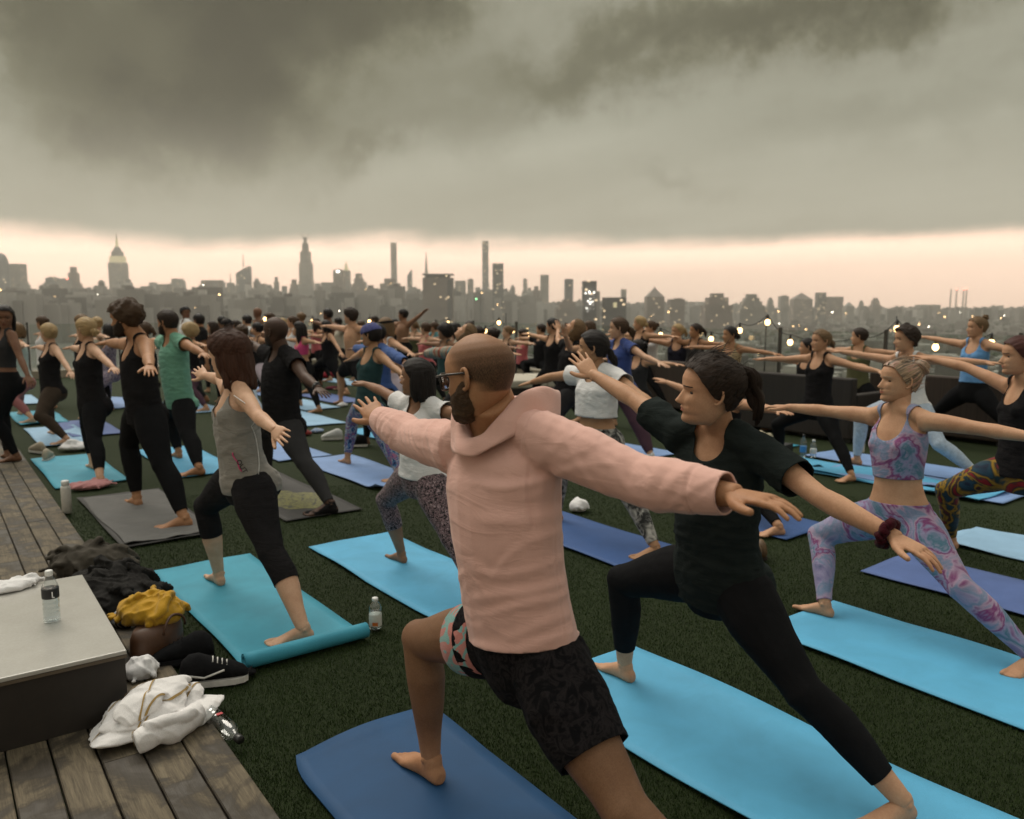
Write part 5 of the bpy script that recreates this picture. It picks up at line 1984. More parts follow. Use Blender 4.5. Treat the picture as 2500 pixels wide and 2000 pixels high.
# ---- cloth for the class -----------------------------------------------------------
BLK = fabric('black_jersey', (.011, .011, .012), .85, .25, 1200, 10, .15)
BLK2 = fabric('black_cotton', (.016, .015, .016), .95, .25, 900, 9, .2)
CHAR = fabric('charcoal_jersey', (.034, .033, .034), .9, .25, 900, 8, .2)
GRNBLK = fabric('green_black_tee', (.017, .022, .021), .95, .25, 900, 8, .2)
PINK = fabric('pink_fleece', (.70, .42, .355), .95, .05, 1400, 7, .35, .25)

def creased(m, sc, st):
    t = m.node_tree
    bs = t.nodes['Principled BSDF']
    old = bs.inputs['Normal'].links[0].from_node
    tc_ = t.nodes.new('ShaderNodeTexCoord')
    mp_ = t.nodes.new('ShaderNodeMapping')
    mp_.inputs[2].default_value = (.25, .2, 0)
    mp_.inputs[3].default_value = (1, 1, 3.6)
    t.links.new(tc_.outputs['Object'], mp_.inputs[0])
    n_ = t.nodes.new('ShaderNodeTexNoise')
    n_.inputs['Scale'].default_value = sc
    n_.inputs['Detail'].default_value = 4
    n_.inputs['Roughness'].default_value = .5
    n_.inputs['Distortion'].default_value = .9
    t.links.new(mp_.outputs[0], n_.inputs['Vector'])
    rp = t.nodes.new('ShaderNodeValToRGB')
    rp.color_ramp.interpolation = 'EASE'
    rp.color_ramp.elements[0].position, rp.color_ramp.elements[1].position = .40, .62
    t.links.new(n_.outputs[0], rp.inputs[0])
    b_ = t.nodes.new('ShaderNodeBump')
    b_.inputs['Strength'].default_value = st
    b_.inputs['Distance'].default_value = .012
    t.links.new(rp.outputs[0], b_.inputs['Height'])
    t.links.new(old.outputs[0], b_.inputs['Normal'])
    t.links.new(b_.outputs[0], bs.inputs['Normal'])
    return m


creased(PINK, 4.2, .17)
creased(GRNBLK, 5, .25)
GREYM = fabric('grey_marl', (.24, .225, .20), .95, .12, 700, 8, .2)
WHITE = fabric('white_cotton', (.74, .73, .73), .95, .06, 900, 7, .2)
GREEN = fabric('sea_green_tee', (.16, .36, .26), .95, .12, 900, 8, .2)
BROWN = fabric('brown_leggings', (.050, .036, .026), .9, .3, 200, 8, .1)
creased(GREYM, 5, .32)
creased(WHITE, 5, .25)
creased(GREEN, 5, .3)
creased(BLK2, 5, .28)
TEALT = fabric('teal_top', (.028, .062, .064), .9, .2, 900, 8, .2)
NAVY = fabric('navy_top', (.022, .022, .034), .9, .2, 900, 8, .2)
BLUET = fabric('blue_tee', (.045, .075, .24), .9, .2, 900, 8, .2)
BLUES = fabric('blue_sleeve', (.055, .11, .30), .9, .2, 900, 8, .2)
SKYT = fabric('sky_blue_top', (.13, .30, .56), .9, .15, 900, 8, .2)
MAUVE = fabric('mauve_leggings', (.26, .10, .10), .9, .15, 900, 8, .2)
PLUM = fabric('plum_pants', (.075, .040, .055), .9, .2, 900, 8, .2)
HOTPK = fabric('hot_pink', (.62, .07, .20), .9, .1, 900, 8, .2)
CORAL = fabric('coral_top', (.52, .13, .14), .9, .1, 900, 8, .2)
TANT = fabric('tan_top', (.34, .25, .14), .9, .15, 900, 8, .2)
PALEB = fabric('pale_blue_pattern', (.42, .50, .60), .9, .25, 60, 30, .1)
LILACP = fabric('lilac_leggings', (.50, .42, .47), .9, .1, 900, 8, .2)


def blotch(name, cols, scale, detail=3, dist=1.5, rough=.85, stretch=(1, 1, 1), interp='LINEAR'):
    k = NT(name)
    mp_ = k.n('ShaderNodeMapping')
    k.l(k.co('Object', stretch), mp_.inputs[0])
    mp_.inputs[1].default_value = (2.37, 1.13, .71)
    n = k.noise(mp_.outputs[0], scale, detail, .55, dist)
    lo, hi = .30, .70
    stops = [(lo + (hi - lo) * i / (len(cols) - 1), c) for i, c in enumerate(cols)]
    col = k.ramp(n, stops, interp)
    f = k.noise(k.co(), 900, 2)
    k.col(k.mix(.5, col, k.ramp(f, [(.3, (.55, .55, .55)), (.7, (1.0, 1.0, 1.0))]), 'MULTIPLY'))
    dk = min(1.0, 4 * max(max(c_) for c_ in cols))
    k.set(Roughness=rough, Specular_IOR_Level=.04 + .2 * dk, Sheen_Weight=.1 * dk)
    k.bump(k.noise(k.co('Object', (1, 1, 2.5)), 22, 4, .6, .8), .35, .01)
    MATS[name] = k.m
    return k.m


TIEDYE = blotch('marbled_lilac', [(.10, .16, .27), (.27, .24, .42), (.36, .33, .50), (.20, .28, .42), (.46, .34, .47), (.22, .045, .17), (.30, .30, .47), (.08, .20, .28), (.38, .34, .50), (.22, .20, .38)], 4.2, 4, .9)
SPECK = blotch('pink_speckle', [(.013, .012, .014), (.022, .02, .022), (.30, .20, .22), (.02, .018, .02), (.48, .36, .38), (.016, .015, .017)], 75, 2, .6, interp='CONSTANT')
MARBLE = blotch('black_white_marble', [(.013, .013, .013), (.03, .03, .03), (.30, .29, .27), (.52, .50, .46)], 16, 6, 1.0)
FLORAL = blotch('blue_floral', [(.02, .035, .12), (.05, .16, .34), (.42, .44, .46), (.04, .07, .26), (.34, .12, .22), (.03, .20, .30), (.45, .42, .30)], 20, 2, .8, interp='CONSTANT')
PURPF = blotch('purple_floral', [(.04, .04, .09), (.11, .09, .17), (.42, .36, .40), (.06, .06, .14), (.36, .22, .25)], 32, 2, .8)
FLAME = blotch('red_yellow_flame', [(.010, .02, .045), (.012, .05, .085), (.012, .03, .03), (.35, .20, .015), (.015, .02, .02), (.20, .010, .014), (.24, .012, .016)], 5.0, 2, 1.8)
STRIPE = blotch('striped_knit', [(.36, .10, .06), (.40, .33, .24), (.14, .26, .27), (.46, .36, .26), (.30, .07, .05)], 9, 1, .2, stretch=(.4, 3, .4), interp='CONSTANT')
LINER = blotch('coral_teal_liner', [(.55, .22, .19), (.22, .42, .40), (.58, .25, .22), (.22, .42, .40)], 13, 1, 1.0, interp='CONSTANT')
JACQ = blotch('black_leaf_cloth', [(.006, .006, .007), (.006, .006, .007), (.022, .019, .020), (.007, .007, .008)], 26, 3, 2.0)

PINKHAIR = None
k = NT('hair_ash_pink')
uv = k.co('UV')
mp = k.n('ShaderNodeMapping')
k.l(uv, mp.inputs[0])
mp.inputs[3].default_value = (46, 1.6, 1)
a = k.noise(mp.outputs[0], 1.0, 4, .6, .3)
k.col(k.ramp(a, [(.30, (.035, .022, .014)), (.45, (.16, .115, .075)), (.55, (.40, .27, .16)), (.63, (.46, .20, .19)), (.75, (.64, .48, .32))]))
k.set(Roughness=.45)
k.bump(a, .7, .006)
PINKHAIR = k.m


def tights(m=BLK, cuff=.93, waist=.06, **k):
    return dict(mat=m, cuff=cuff, waist=waist, **k)


def tank(m, hem=-.015, **k):
    return dict(mat=m, hem=hem, **{**dict(off=.009, neck=.046, drop=.04, hole=.050, loose_t=.5, name='tank_top'), **k})


def bra(m, hem=.13, **k):
    return dict(mat=m, hem=hem, **{**dict(off=.006, neck=.046, drop=.035, hole=.047, disp=.001, name='crop_top'), **k})


def tee(m, hem=-.03, sl=.5, **k):
    return dict(mat=m, hem=hem, sleeve=sl, **{**dict(off=.014, loose=.010, loose_t=.85, neck=.037, drop=.006, disp=.006, name='t_shirt'), **k})


# ---- extras worn by single people ----------------------------------------------------
def scrunchie(J, sp):
    d = nrm(J['wrB'] - J['elB'])
    e1 = nrm(np.cross(d, (0, 0, 1)))
    e2 = np.cross(d, e1)
    g = Geo()
    pts = []
    for i in range(41):
        t = i / 40 * 2 * math.pi
        r = .033 + .003 * math.sin(t * 9)
        pts.append(J['wrB'] - d * (.022 + .004 * math.sin(t * 7)) + (e1 * math.cos(t) + e2 * math.sin(t)) * r)
    g.path(np.array(pts) - J['org'], [.0145 + .003 * math.sin(i * 2.2) for i in range(41)], 10)
    link('scrunchie', g.mesh('scrunchie', [fabric('burgundy_velvet', (.045, .007, .012), .95, .4, 300, 40, .6)]), None, J['root'])


def watch(J, sp, s='B'):
    d = nrm(J['wr' + s] - J['el' + s])
    g = Geo()
    r = .0195 * J['H']
    g.path([J['wr' + s] - d * .045 - J['org'], J['wr' + s] - d * .012 - J['org']], r, 18)
    g.ell(J['wr' + s] - d * .028 + np.array([0, 0, r]) - J['org'], (.02, .02, .008))
    link('watch', g.mesh('watch', [plain('watch_black', (.012, .012, .014), .35)]), None, J['root'])


def socks(m, which='FB'):
    def fn(J, sp):
        for s in which:
            x = nrm(J['toe' + s])
            up = np.array([0, 0, 1.])
            y = np.cross(up, x) if s == 'F' else np.cross(x, up)
            V, T = REMESH['footlo'][1]
            N = vnormals(V, T)
            W, T_ = place((V + N * .004, T), np.array([J['an' + s][0], J['an' + s][1], 0.0]), x, y, up, J['H'] / 1.70 * .97)
            W[:, 2] = np.maximum(W[:, 2], .0005)
            W2, T2 = isocut(W, T_, .098 * J['H'] / 1.7 - W[:, 2])
            link('sock', mesh_np('sock', W2 - J['org'], T2, [m]), None, J['root'])
    return fn


def headscarf(J, sp):
    tp = HEADS[(1, 'f')]['cap']
    V, T = tp
    N = vnormals(V, T)
    P = V + N * (.075 + .02 * sinoise(V, 14, 3))[:, None]
    z = V[:, 2] + .5
    s = np.minimum(z - (.62 - .35 * V[:, 1]), (1.02 - .30 * V[:, 1]) - z)
    P2, T2 = isocut(P, T, s)
    link('headscarf', mesh_np('headscarf', J['hl'](P2) - J['org'], T2, [blotch('blue_scarf', [(.03, .035, .12), (.10, .11, .30), (.045, .05, .17), (.16, .17, .36)], 40, 3, 1.0)]), None, J['root'])


def headband(J, sp):
    V, T = HEADS[(0, 'f')]['cap']
    N = vnormals(V, T)
    z = V[:, 2] + .5
    s = .05 - np.abs(z - (.72 - .1 * V[:, 1]))
    P2, T2 = isocut(V + N * .07, T, s)
    link('headband', mesh_np('headband', J['hl'](P2) - J['org'], T2, [BLK]), None, J['root'])


def peaked_cap(J, sp):
    V, T = HEADS[(0, 'm')]['cap']
    N = vnormals(V, T)
    P2, T2 = isocut(V + N * .06, T, V[:, 2] + .5 - (.66 + .06 * V[:, 1]))
    g = Geo()
    g.add(P2, None, T2)
    a = np.linspace(-1.0, 1.0, 9)
    Pg = np.array([[(math.sin(t) * .33 * q, .40 + math.cos(t) * .0 + (math.cos(t) - .55) * .62 * (q2), .215 - .05 * q2) for t in a] for q, q2 in ((.95, .0), (1, .5), (.95, 1.0))])
    g.grid(Pg)
    V_, F_ = g.arr()
    link('cap', mesh_np('cap', J['hl'](V_) - J['org'], F_, [BLK2]), None, J['root'])


def beard_field(V):
    z = V[:, 2] + .5
    ed = .014 * sinoise(V, 30, 4, 2)
    cheek = np.interp(V[:, 1], [-.06, .02, .20, .34], [.50, .46, .33, .285])     # cheek line falls from sideburn to moustache
    s = np.minimum(cheek - z, V[:, 1] - (-.045 + .9 * np.clip(.12 - z, 0, .2))) + ed
    mouth = (np.sqrt((V[:, 0] / .095) ** 2 + ((z - .230) / .030) ** 2) - 1) * .05
    return np.where((V[:, 1] > .25), np.minimum(s, mouth), s)


def beard(col, ln=.05):
    def fn(J, sp):
        hi = sp['q'] > 0
        V, T = HEADS[(1 if hi else 0, 'm')]['cap']
        N = vnormals(V, T)
        z = V[:, 2] + .5
        s = beard_field(V)
        k_ = np.clip(s / .07, 0, 1)
        d = .004 + ln * k_ * (1 + 1.2 * np.clip(.24 - z, 0, 1) * 4)
        P = V + N * (d + (.010 * sinoise(V, 46, 2, 2) + .006 * sinoise(V, 90, 3, 1)) * k_)[:, None]
        P[:, 2] -= np.clip(.20 - z, 0, 1) * ln * 2.5 * (V[:, 1] > -.1)
        P2, T2 = isocut(P, T, s)
        me = mesh_np('beard', J['hl'](P2) - J['org'], T2, [hair_mat('beard_' + col, tuple(x * .85 for x in HAIR[col]), tuple(x * 2.2 for x in HAIR[col]))])
        uvset(me, P2[:, [0, 2]] * np.array([1.2, .6]))
        link('beard', me, None, J['root'])
    return fn


def glasses(J, sp):
    g = Geo()
    for s in (-1, 1):
        pts = []
        for i in range(25):
            t = i / 24 * 2 * math.pi
            ex = .7
            x = s * .175 + .145 * math.copysign(abs(math.cos(t)) ** ex, math.cos(t))
            z = -.015 + .098 * math.copysign(abs(math.sin(t)) ** ex, math.sin(t))
            pts.append((x, .445 - .10 * (x / .33) ** 2, z))
        g.path(pts, .014, 6, up=(0, 1, 0))
        g.path([(s * .31, .40, .055), (s * .355, .20, .055), (s * .358, -.05, .045), (s * .345, -.13, -.02)], [.026, .024, .020, .016], 8, flat=.6)
    g.path([(-.05, .45, .02), (0, .465, .035), (.05, .45, .02)], .014, 6)
    V_, F_ = g.arr()
    o = link('glasses', mesh_np('glasses', J['hl'](V_) - J['org'], F_, [plain('glasses_frame', (.018, .012, .009), .3, bump=0)]), None, J['root'])
    g = Geo()
    for s in (-1, 1):
        P = np.array([[(s * .175 + .135 * r_ * math.cos(t), .447 - .10 * ((s * .175 + .135 * r_ * math.cos(t)) / .33) ** 2, -.015 + .09 * r_ * math.sin(t)) for t in np.linspace(0, 6.283, 21)] for r_ in (.02, .5, 1)])
        g.grid(P)
    V_, F_ = g.arr()
    link('lens', mesh_np('lens', J['hl'](V_) - J['org'], F_, [clear('lens_glass', (.9, .92, .95), .10, .02)]), None, o)


def hood(J, sp):
    """slack hood lying behind the neck, crossing over at the throat"""
    H = J['H']
    t, sa = J['t'], J['sa']
    fw = nrm(np.cross(t, sa))
    fw = fw if fw @ J['c'] > 0 else -fw
    n0 = J['neck'] + t * .002 * H
    m, w = 72, 13
    P = np.zeros((m, w, 3))
    for i in range(m):
        ph = -math.pi + 2 * math.pi * (i + .5) / m                 # 0 at the throat, +-pi at the nape
        bk = (1 - math.cos(ph)) / 2
        d = fw * math.cos(ph) + sa * math.sin(ph)
        hh_ = .024 + .030 * bk ** 1.2                               # height of the roll
        for j in range(w):
            v = j / (w - 1)                                        # 0 outer foot, .5 crest, 1 inner foot
            out = (.076 + .030 * bk) - .038 * v - .012 * bk * v + .026 * bk * math.sin(v * math.pi)
            up = math.sin(v * math.pi) ** .8 * hh_ + .004 * bk - .030 * (1 - bk) ** 2
            sag = .028 * bk * (1 - v)
            crease = .0018 * math.sin(ph * 5 + v * 5) * (1 - v) + .0010 * math.sin(ph * 9 - v * 9)
            side = math.sin(ph) ** 2                               # rides over the trapezius
            P[i, j] = n0 + d * (out + crease - .006 * side) * H + t * (up - sag + crease + .034 * side * (.55 + .45 * math.sin(v * math.pi))) * H
            if bk > .82:                                           # folded peak at the nape
                P[i, j] += (-fw * .030 + t * .004) * H * ((bk - .82) / .18) ** 1.5 * math.sin(v * math.pi) ** 2
    P = np.concatenate([P, P[:1] + 0], 0)
    g = Geo()
    g.grid(P - J['org'])
    o = link('hood', g.mesh('hood', [PINK]), None, J['root'])
    sm_ = o.modifiers.new('smooth', 'SUBSURF')
    sm_.levels = sm_.render_levels = 1
    so = o.modifiers.new('thickness', 'SOLIDIFY')
    so.thickness, so.offset = .004, -1


def liner(J, sp):
    H = J['H']
    kn, hp = J['knF'], J['hipF']
    d = nrm(kn - hp)
    e1 = nrm(np.cross(d, (0, 0, 1)))
    e2 = np.cross(d, e1)
    rings = [(hp + d * .245 * H * q - J['org'], e1 * r * H, e2 * r * H) for q, r in ((.10, .0645), (.28, .0645), (.40, .0625))]
    g = Geo()
    g.tube(rings, 28, False)
    o = link('shorts_liner', g.mesh('shorts_liner', [LINER]), None, J['root'])
    so = o.modifiers.new('thickness', 'SOLIDIFY')
    so.thickness = .002


def cable(J, sp):
    """white earphone lead down the side of the tank"""
    V, T = REMESH['greytankt'][1]
    pts = []
    hs = np.linspace(.27, .02, 16)
    for i, h in enumerate(hs):
        tgt = J['pel'] + J['t'] * h * J['H'] + J['c'] * (.06 - .045 * math.sin(i / 15 * 3.0) - .004 * i) * J['H'] - J['f'] * .2
        m = np.argmin(np.linalg.norm((V - tgt) - np.outer((V - tgt) @ J['f'], J['f']), axis=1) + .25 * np.maximum(0, (V - tgt) @ J['f']))
        pts.append(V[m] + nrm(-J['f'] + J['c'] * .4) * .004)
    pts = np.array(pts)
    pts[1:-1] = (pts[:-2] + pts[1:-1] + pts[2:]) / 3
    g = Geo()
    g.path(pts - J['org'], .0022, 6)
    link('earphone_lead', g.mesh('earphone_lead', [plain('cable_white', (.7, .68, .66), .5, bump=0)]), None, J['root'])


def waist_strip(m):
    def fn(J, sp):
        H = J['H']
        g = Geo()
        rings = []
        for h in (.0, .018):
            rings.append((J['pel'] + J['t'] * h * H - J['org'], J['f'] * (.103 * H + .013), J['c'] * (.069 * H + .018)))
        g.tube(rings, 28, False)
        link('waist_strip', g.mesh('waist_strip', [m]), None, J['root'])
    return fn


# ---- the class -----------------------------------------------------------------------
P_ = POSE
person('hoodie', P_['hoodie'], sex='m', q=2, skin='tan', stubble=.95, stubc=(.024, .015, .009), hair='bald', look=14, pitch=-4, leghair=.6, handF='hand0', handB='hand1', nw=1.12, lw=1.0, w=.97, hand_upF=.25, thumbF=(-.75, -.25, -.6),
       top=dict(mat=PINK, hem=.010, sleeve=1.93, off=.017, loose=.006, loose_t=.6, neck=.036, drop=-.01, name='hoodie', folds='hoodie', disp='hoodie', thick=.005, cuff=.0245),
       bot=dict(mat=JACQ, short=(.25, .66), waist=.05, off=.007, loose=.013, name='shorts', disp=.004, thick=.004),
       extra=[beard('brown', .017), glasses, hood, liner], label='man in a pink hoodie and black shorts lunging on the navy mat in front')
person('blacktee', P_['blacktee'], q=2, skin='light', hair='pony', hcol='dkbrown', bun=(0, -.38, .36), tail=1.0, tw=1.05, thick=.06, hang=(0, -.12, -1), look=52, pitch=3,
       top=tee(GRNBLK, -.055, .62, loose_t=.95, off=.016), bot=tights(BLK, .80), extra=[scrunchie], hand_upF=.35, thumbF=(-.3, -.5, -.7), handB='hand1',
       label='woman in a dark green-black T-shirt with a burgundy scrunchie on her wrist')
person('tiedye', P_['tiedye'], q=2, skin='light', hair='bun', hmat=PINKHAIR, hcol='ash', bun=(0, -.40, .26), bunr=.20, look=50, pitch=4, thick=.03,
       top=bra(TIEDYE, .115, neck=.050, drop=.038), bot=tights(TIEDYE, .97, .045), handF='hand1', handB='hand1', label='woman in a marbled lilac crop top and matching leggings, pinkish hair bun')
person('greytank', P_['greytank'], q=2, skin='fair', hair='long', hcol='auburn', bun=(0, -.38, .38), tail=.78, wavy=2.2, thick=.07, look=32, pitch=-6, hs=1.04,
       top=tank(GREYM, -.045, loose_t=.95, disp=.006, hole=.055, drop=.05), bot=tights(BLK2, .42), extra=[cable], handB='hand0', thumbB=(-.5, -.3, -.75), thumbF=(-.6, 0, -.6), hand_upF=.25,
       label='woman in a grey tank top with auburn ponytail on the turquoise mat')
person('whitetee', P_['whitetee'], q=1, skin='mid', hair='long', hcol='black', tail=.62, look=38, top=tee(WHITE, -.005, .35, loose_t=.8), bot=tights(SPECK, .50), handF='hand1',
       label='small woman in a white T-shirt and pink-speckled capri leggings')
person('beard', P_['beard'], sex='m', q=1, skin='tan', hair='afro', hcol='brown', bunr=.54, look=42, pitch=-8, w=.96, top=tank(BLK2, -.06, hole=.055, loose_t=.9, drop=.045), bot=tights(BLK, .90, loose=.006), extra=[beard('dkbrown', .03)],
       hand_upB=-.1, label='bearded man with bushy dark hair in a black tank top on the grey towel')
person('pinkbra', P_['pinkbra'], q=1, skin='fair', hair='pony', hcol='blonde', bun=(0, -.42, .05), tail=.4, tw=1.5, look=25, w=1.08, top=tank(BLK2, -.055, loose_t=.9), bot=tights(BLK, .80), extra=[waist_strip(HOTPK)],
       label='blonde woman in a black tank with a pink strip showing at the waist')
person('brownleg', P_['brownleg'], q=1, skin='fair', hair='bun', hcol='blonde', bun=(0, -.44, .1), bunr=.15, look=20, top=tank(BLK2, -.02), bot=tights(BROWN, .95), label='blonde woman in a black top and brown leggings on a pale blue mat')
person('green', P_['green'], sex='m', q=1, skin='tan', hair='short', hcol='dkbrown', look=30, top=tee(GREEN, -.04, .35), bot=tights(BLK, .93, loose=.008), extra=[beard('dkbrown', .02)], label='man in a sea green T-shirt and black trousers')
person('blackman', P_['blackman'], sex='m', q=1, skin='dark', hair='bald', stubble=.5, stubc=(.012, .008, .006), look=25, w=1.04, top=tee(BLK2, -.05, .45), bot=tights(CHAR, .97), extra=[watch, socks(BLK2)], label='tall man in a black T-shirt and black socks on the printed grey mat')
person('bluewrap', P_['bluewrap'], q=1, skin='olive', hair='short', hcol='black', look=25, top=tank(TEALT, -.04), bot=tights(FLORAL, .88), extra=[headscarf], label='woman in a teal tank, blue headscarf and blue patterned leggings')
person('crop', P_['crop'], q=1, skin='olive', hair='pony', hcol='black', bun=(0, -.44, .02), tail=.8, tw=.8, look=40, pitch=2, top=tee(WHITE, .095, .38, loose_t=1.0, off=.022), bot=tights(MARBLE, .95, .045), label='woman in a cropped white T-shirt and black-and-white marbled leggings')
person('redhair', P_['redhair'], q=1, skin='light', hair='short', hcol='red', look=48, top=tank(BLK2, -.02), bot=tights(FLAME, .95), label='red-haired woman in red, yellow and blue leggings at the right frame edge')
person('tankpony', P_['tankpony'], q=1, skin='light', hair='pony', hcol='ltbrown', bun=(0, -.44, .06), tail=.45, tw=1.0, look=62, top=tank(BLK2, -.02), bot=tights(BLK, .93), label='woman in a black tank with a light brown ponytail before the dark sofa')
person('curly', P_['curly'], q=1, skin='light', hair='curly', hcol='dkbrown', look=50, top=tank(WHITE, .0), bot=tights(PALEB, .95), label='woman with dark curly hair and pale blue patterned leggings')
person('bluetank', P_['bluetank'], q=1, skin='light', hair='bun', hcol='ltbrown', bun=(0, -.32, .42), bunr=.16, look=55, top=tank(SKYT, .05), bot=tights(BLK, .93), label='woman in a sky blue top with her hair in a high bun')
person('navytank', P_['navytank'], q=1, skin='light', hair='pony', hcol='blonde', bun=(0, -.42, .22), tail=.7, tw=1.1, look=55, top=tank(NAVY, .05), bot=tights(BLK, .93), label='blonde woman in a navy tank with a long pale ponytail')
person('bluetee', P_['bluetee'], q=1, skin='fair', hair='pony', hcol='brown', bun=(0, -.46, .08), tail=.6, tw=1.3, look=45, top=tee(BLUET, -.02, .35), bot=tights(PLUM, .93, loose=.012), extra=[socks(WHITE)], label='woman in a royal blue T-shirt, plum trousers and white socks')
person('tan', P_['tan'], q=0, skin='tan', hair='bun', hcol='black', bun=(0, -.42, -.12), bunr=.16, look=55, top=bra(TANT, .06), bot=tights(BLK, .93), label='dark-haired woman in a tan top reaching over the city lights')
person('hidden', P_['hidden'], q=1, skin='light', hair='bun', hcol='dkbrown', look=40, top=tank(BLK2, -.02), bot=tights(BLK, .93), label='person in black mostly hidden behind the woman in the dark T-shirt')
DW = list(P_['deckwoman'])
DW[7], DW[8], DW[9], DW[10] = .12, .03, -.10, .0
person('deckwoman', DW, q=1, z0=.02, skin='brown', hair='long', hcol='black', tail=.75, look=160, pitch=-12, armsdown=1, top=bra(CHAR, .085, neck=.044), bot=tights(BLK, .97, .06), label='woman in a dark crop top and leggings standing on the timber deck')
person('mauve', P_['mauve'], q=0, skin='fair', hair='long', hcol='ltbrown', tail=.5, look=30, top=tank(fabric('pale_teal_top', (.40, .50, .48), .9), .02), bot=tights(MAUVE, .75), label='woman in mauve capri leggings behind the standing woman')
person('purple', P_['purple'], q=0, skin='fair', hair='long', hcol='black', tail=.6, look=25, top=tank(PURPF, -.02), bot=tights(PURPF, .95), label='woman with long dark hair in a purple patterned outfit')
person('blondecurl', P_['blondecurl'], q=0, skin='light', hair='afro', hcol='blonde', bunr=.66, look=20, top=tank(BLK2, -.02), bot=tights(PLUM, .93), label='person with a big blonde curly head of hair behind the green T-shirt')
person('whiteshirt', P_['whiteshirt'], sex='m', skin='brown', hair='afro', hcol='black', bunr=.5, look=190, armsdown=1, top=tee(WHITE, -.04, .6), bot=tights(BLK), label='man in a white shirt standing at the far balustrade, facing the class')
person('blackstand', P_['blackstand'], sex='m', skin='tan', hair='short', hcol='black', look=20, armsdown=1, top=tee(BLK2, -.04, .5), bot=tights(CHAR), label='person in black standing with the back turned, right of the white shirt')
person('cap', P_['cap'], sex='m', skin='light', hair='short', hcol='dkbrown', look=20, top=tee(WHITE, -.03, .5), bot=tights(BLK), extra=[peaked_cap], label='man in a black peaked cap in the far rows')
person('brownback', P_['brownback'], skin='light', hair='bun', hcol='brown', look=10, top=tank(BLK2), bot=tights(PALEB), label='brown-haired woman half hidden behind the grey tank')
person('farA', P_['farA'], sex='m', skin='fair', hair='short', hcol='black', look=25, top=tee(WHITE, -.03, .4), bot=tights(BLK), label='dark-haired man in white left of the tall man in black, far row')
person('farB', P_['farB'], skin='light', hair='bun', hcol='black', look=30, top=tank(BLK2), bot=tights(LILACP), label='woman in a black tank just left of the tall man, far row')
person('farC', P_['farC'], sex='m', skin='brown', hair='bald', look=30, armsdown=1, top=None, bot=tights(BLK, short=None), label='bare-chested man standing farthest back, left of the tall man')
person('pinkbra2', P_['pinkbra2'], skin='olive', hair='long', hcol='black', tail=1.1, look=35, top=bra(HOTPK, .13), bot=tights(BLK), label='woman in a hot pink bra top with very long black hair')
person('farD', P_['farD'], skin='light', hair='bun', hcol='ltbrown', look=20, armsdown=1, top=tank(fabric('pale_grey_top', (.5, .5, .5))), bot=tights(BLK), label='person with a light brown bun standing behind the pink bra top')
person('lunge', P_['lunge'], q=1, skin='light', hair='long', hcol='black', tail=.5, look=20, top=tank(BLK2, .03), bot=tights(BLK, .85), label='woman all in black in a deep lunge by the red bag')
person('shirtless', P_['shirtless'], sex='m', q=1, skin='light', hair='curly', hcol='dkbrown', look=25, top=None, bot=dict(mat=BLK2, short=.8, waist=.05, off=.012, loose=.012, name='shorts'), label='bare-chested man with curly dark hair and black shorts')
person('farE', P_['farE'], sex='m', skin='brown', hair='short', hcol='black', look=30, top=None, bot=tights(BLK), label='dark-skinned bare-chested man reaching both arms behind the lunging woman')
person('headband', P_['headband'], q=1, skin='light', hair='long', hcol='ltbrown', tail=.55, look=20, top=bra(WHITE, .15), bot=tights(LILACP, .95), extra=[headband], label='woman with a black headband and pale leggings behind the blue headscarf')
person('bluesleeve', P_['bluesleeve'], q=1, skin='brown', hair='short', hcol='black', look=20, top=tee(BLUES, -.02, 1.9, name='long_sleeved_top'), bot=tights(BLK), label='person in a blue long-sleeved top hidden behind the blue headscarf')
person('armup', P_['armup'], sex='m', q=1, skin='mid', hair='short', hcol='black', look=30, top=None, bot=dict(mat=BLK2, short=.75, waist=.05, off=.012, loose=.012, name='shorts'), label='bare-chested man raising one arm high at the far edge')
person('pinktop', P_['pinktop'], skin='fair', hair='bun', hcol='brown', look=15, top=tank(CORAL), bot=tights(BLK), label='woman in a coral pink top in the far middle row')
person('darkcurl', P_['darkcurl'], skin='mid', hair='afro', hcol='black', bunr=.6, look=30, top=tank(TEALT), bot=tights(BLK), label='person with big black curls and a dark teal top')
person('striped', P_['striped'], q=1, skin='light', hair='long', hcol='ltbrown', tail=.5, look=40, pitch=50, top=tee(STRIPE, -.04, 1.9, name='knit_sweater', loose=.016), bot=tights(CHAR), label='person in a striped knit sweater with the head thrown back')
person('farF', P_['farF'], skin='light', hair='bun', hcol='dkbrown', look=20, top=tank(BLK2), bot=tights(BLK), label='dark-haired woman right above the bald head, far row')
person('farG', P_['farG'], skin='mid', hair='bun', hcol='dkbrown', look=20, top=tank(CHAR), bot=tights(BLK), label='person with a dark topknot and hand out, right of the bald head')
person('backbend', P_['backbend'], q=1, skin='light', hair='long', hcol='ltbrown', tail=.5, look=45, pitch=42, armsdown=1, hand_upF=.5, hand_upB=.5, top=tee(BLK2, -.03, .3), bot=tights(CHAR), label='woman in a black T-shirt bending back with both hands over her face')
person('armsleft', P_['armsleft'], skin='light', hair='short', hcol='black', look=20, top=tank(BLK2), bot=tights(BLK), label='person half hidden behind the back-bending woman, arms out left')
person('blondeback', P_['blondeback'], skin='light', hair='bun', hcol='blonde', bun=(0, -.42, -.1), look=30, top=tank(BLK2), bot=tights(BLK), label='blonde woman with a low knot between the blue and navy tops')
person('bunback', P_['bunback'], skin='light', hair='bun', hcol='black', look=30, top=tank(BLK2), bot=tights(BLK), label='dark-haired person hidden behind the black tank and ponytail')
person('bundark', P_['bundark'], skin='light', hair='bun', hcol='black', look=20, top=tank(CHAR), bot=tights(BLK), label='dark-haired person crouching low behind the royal blue T-shirt')

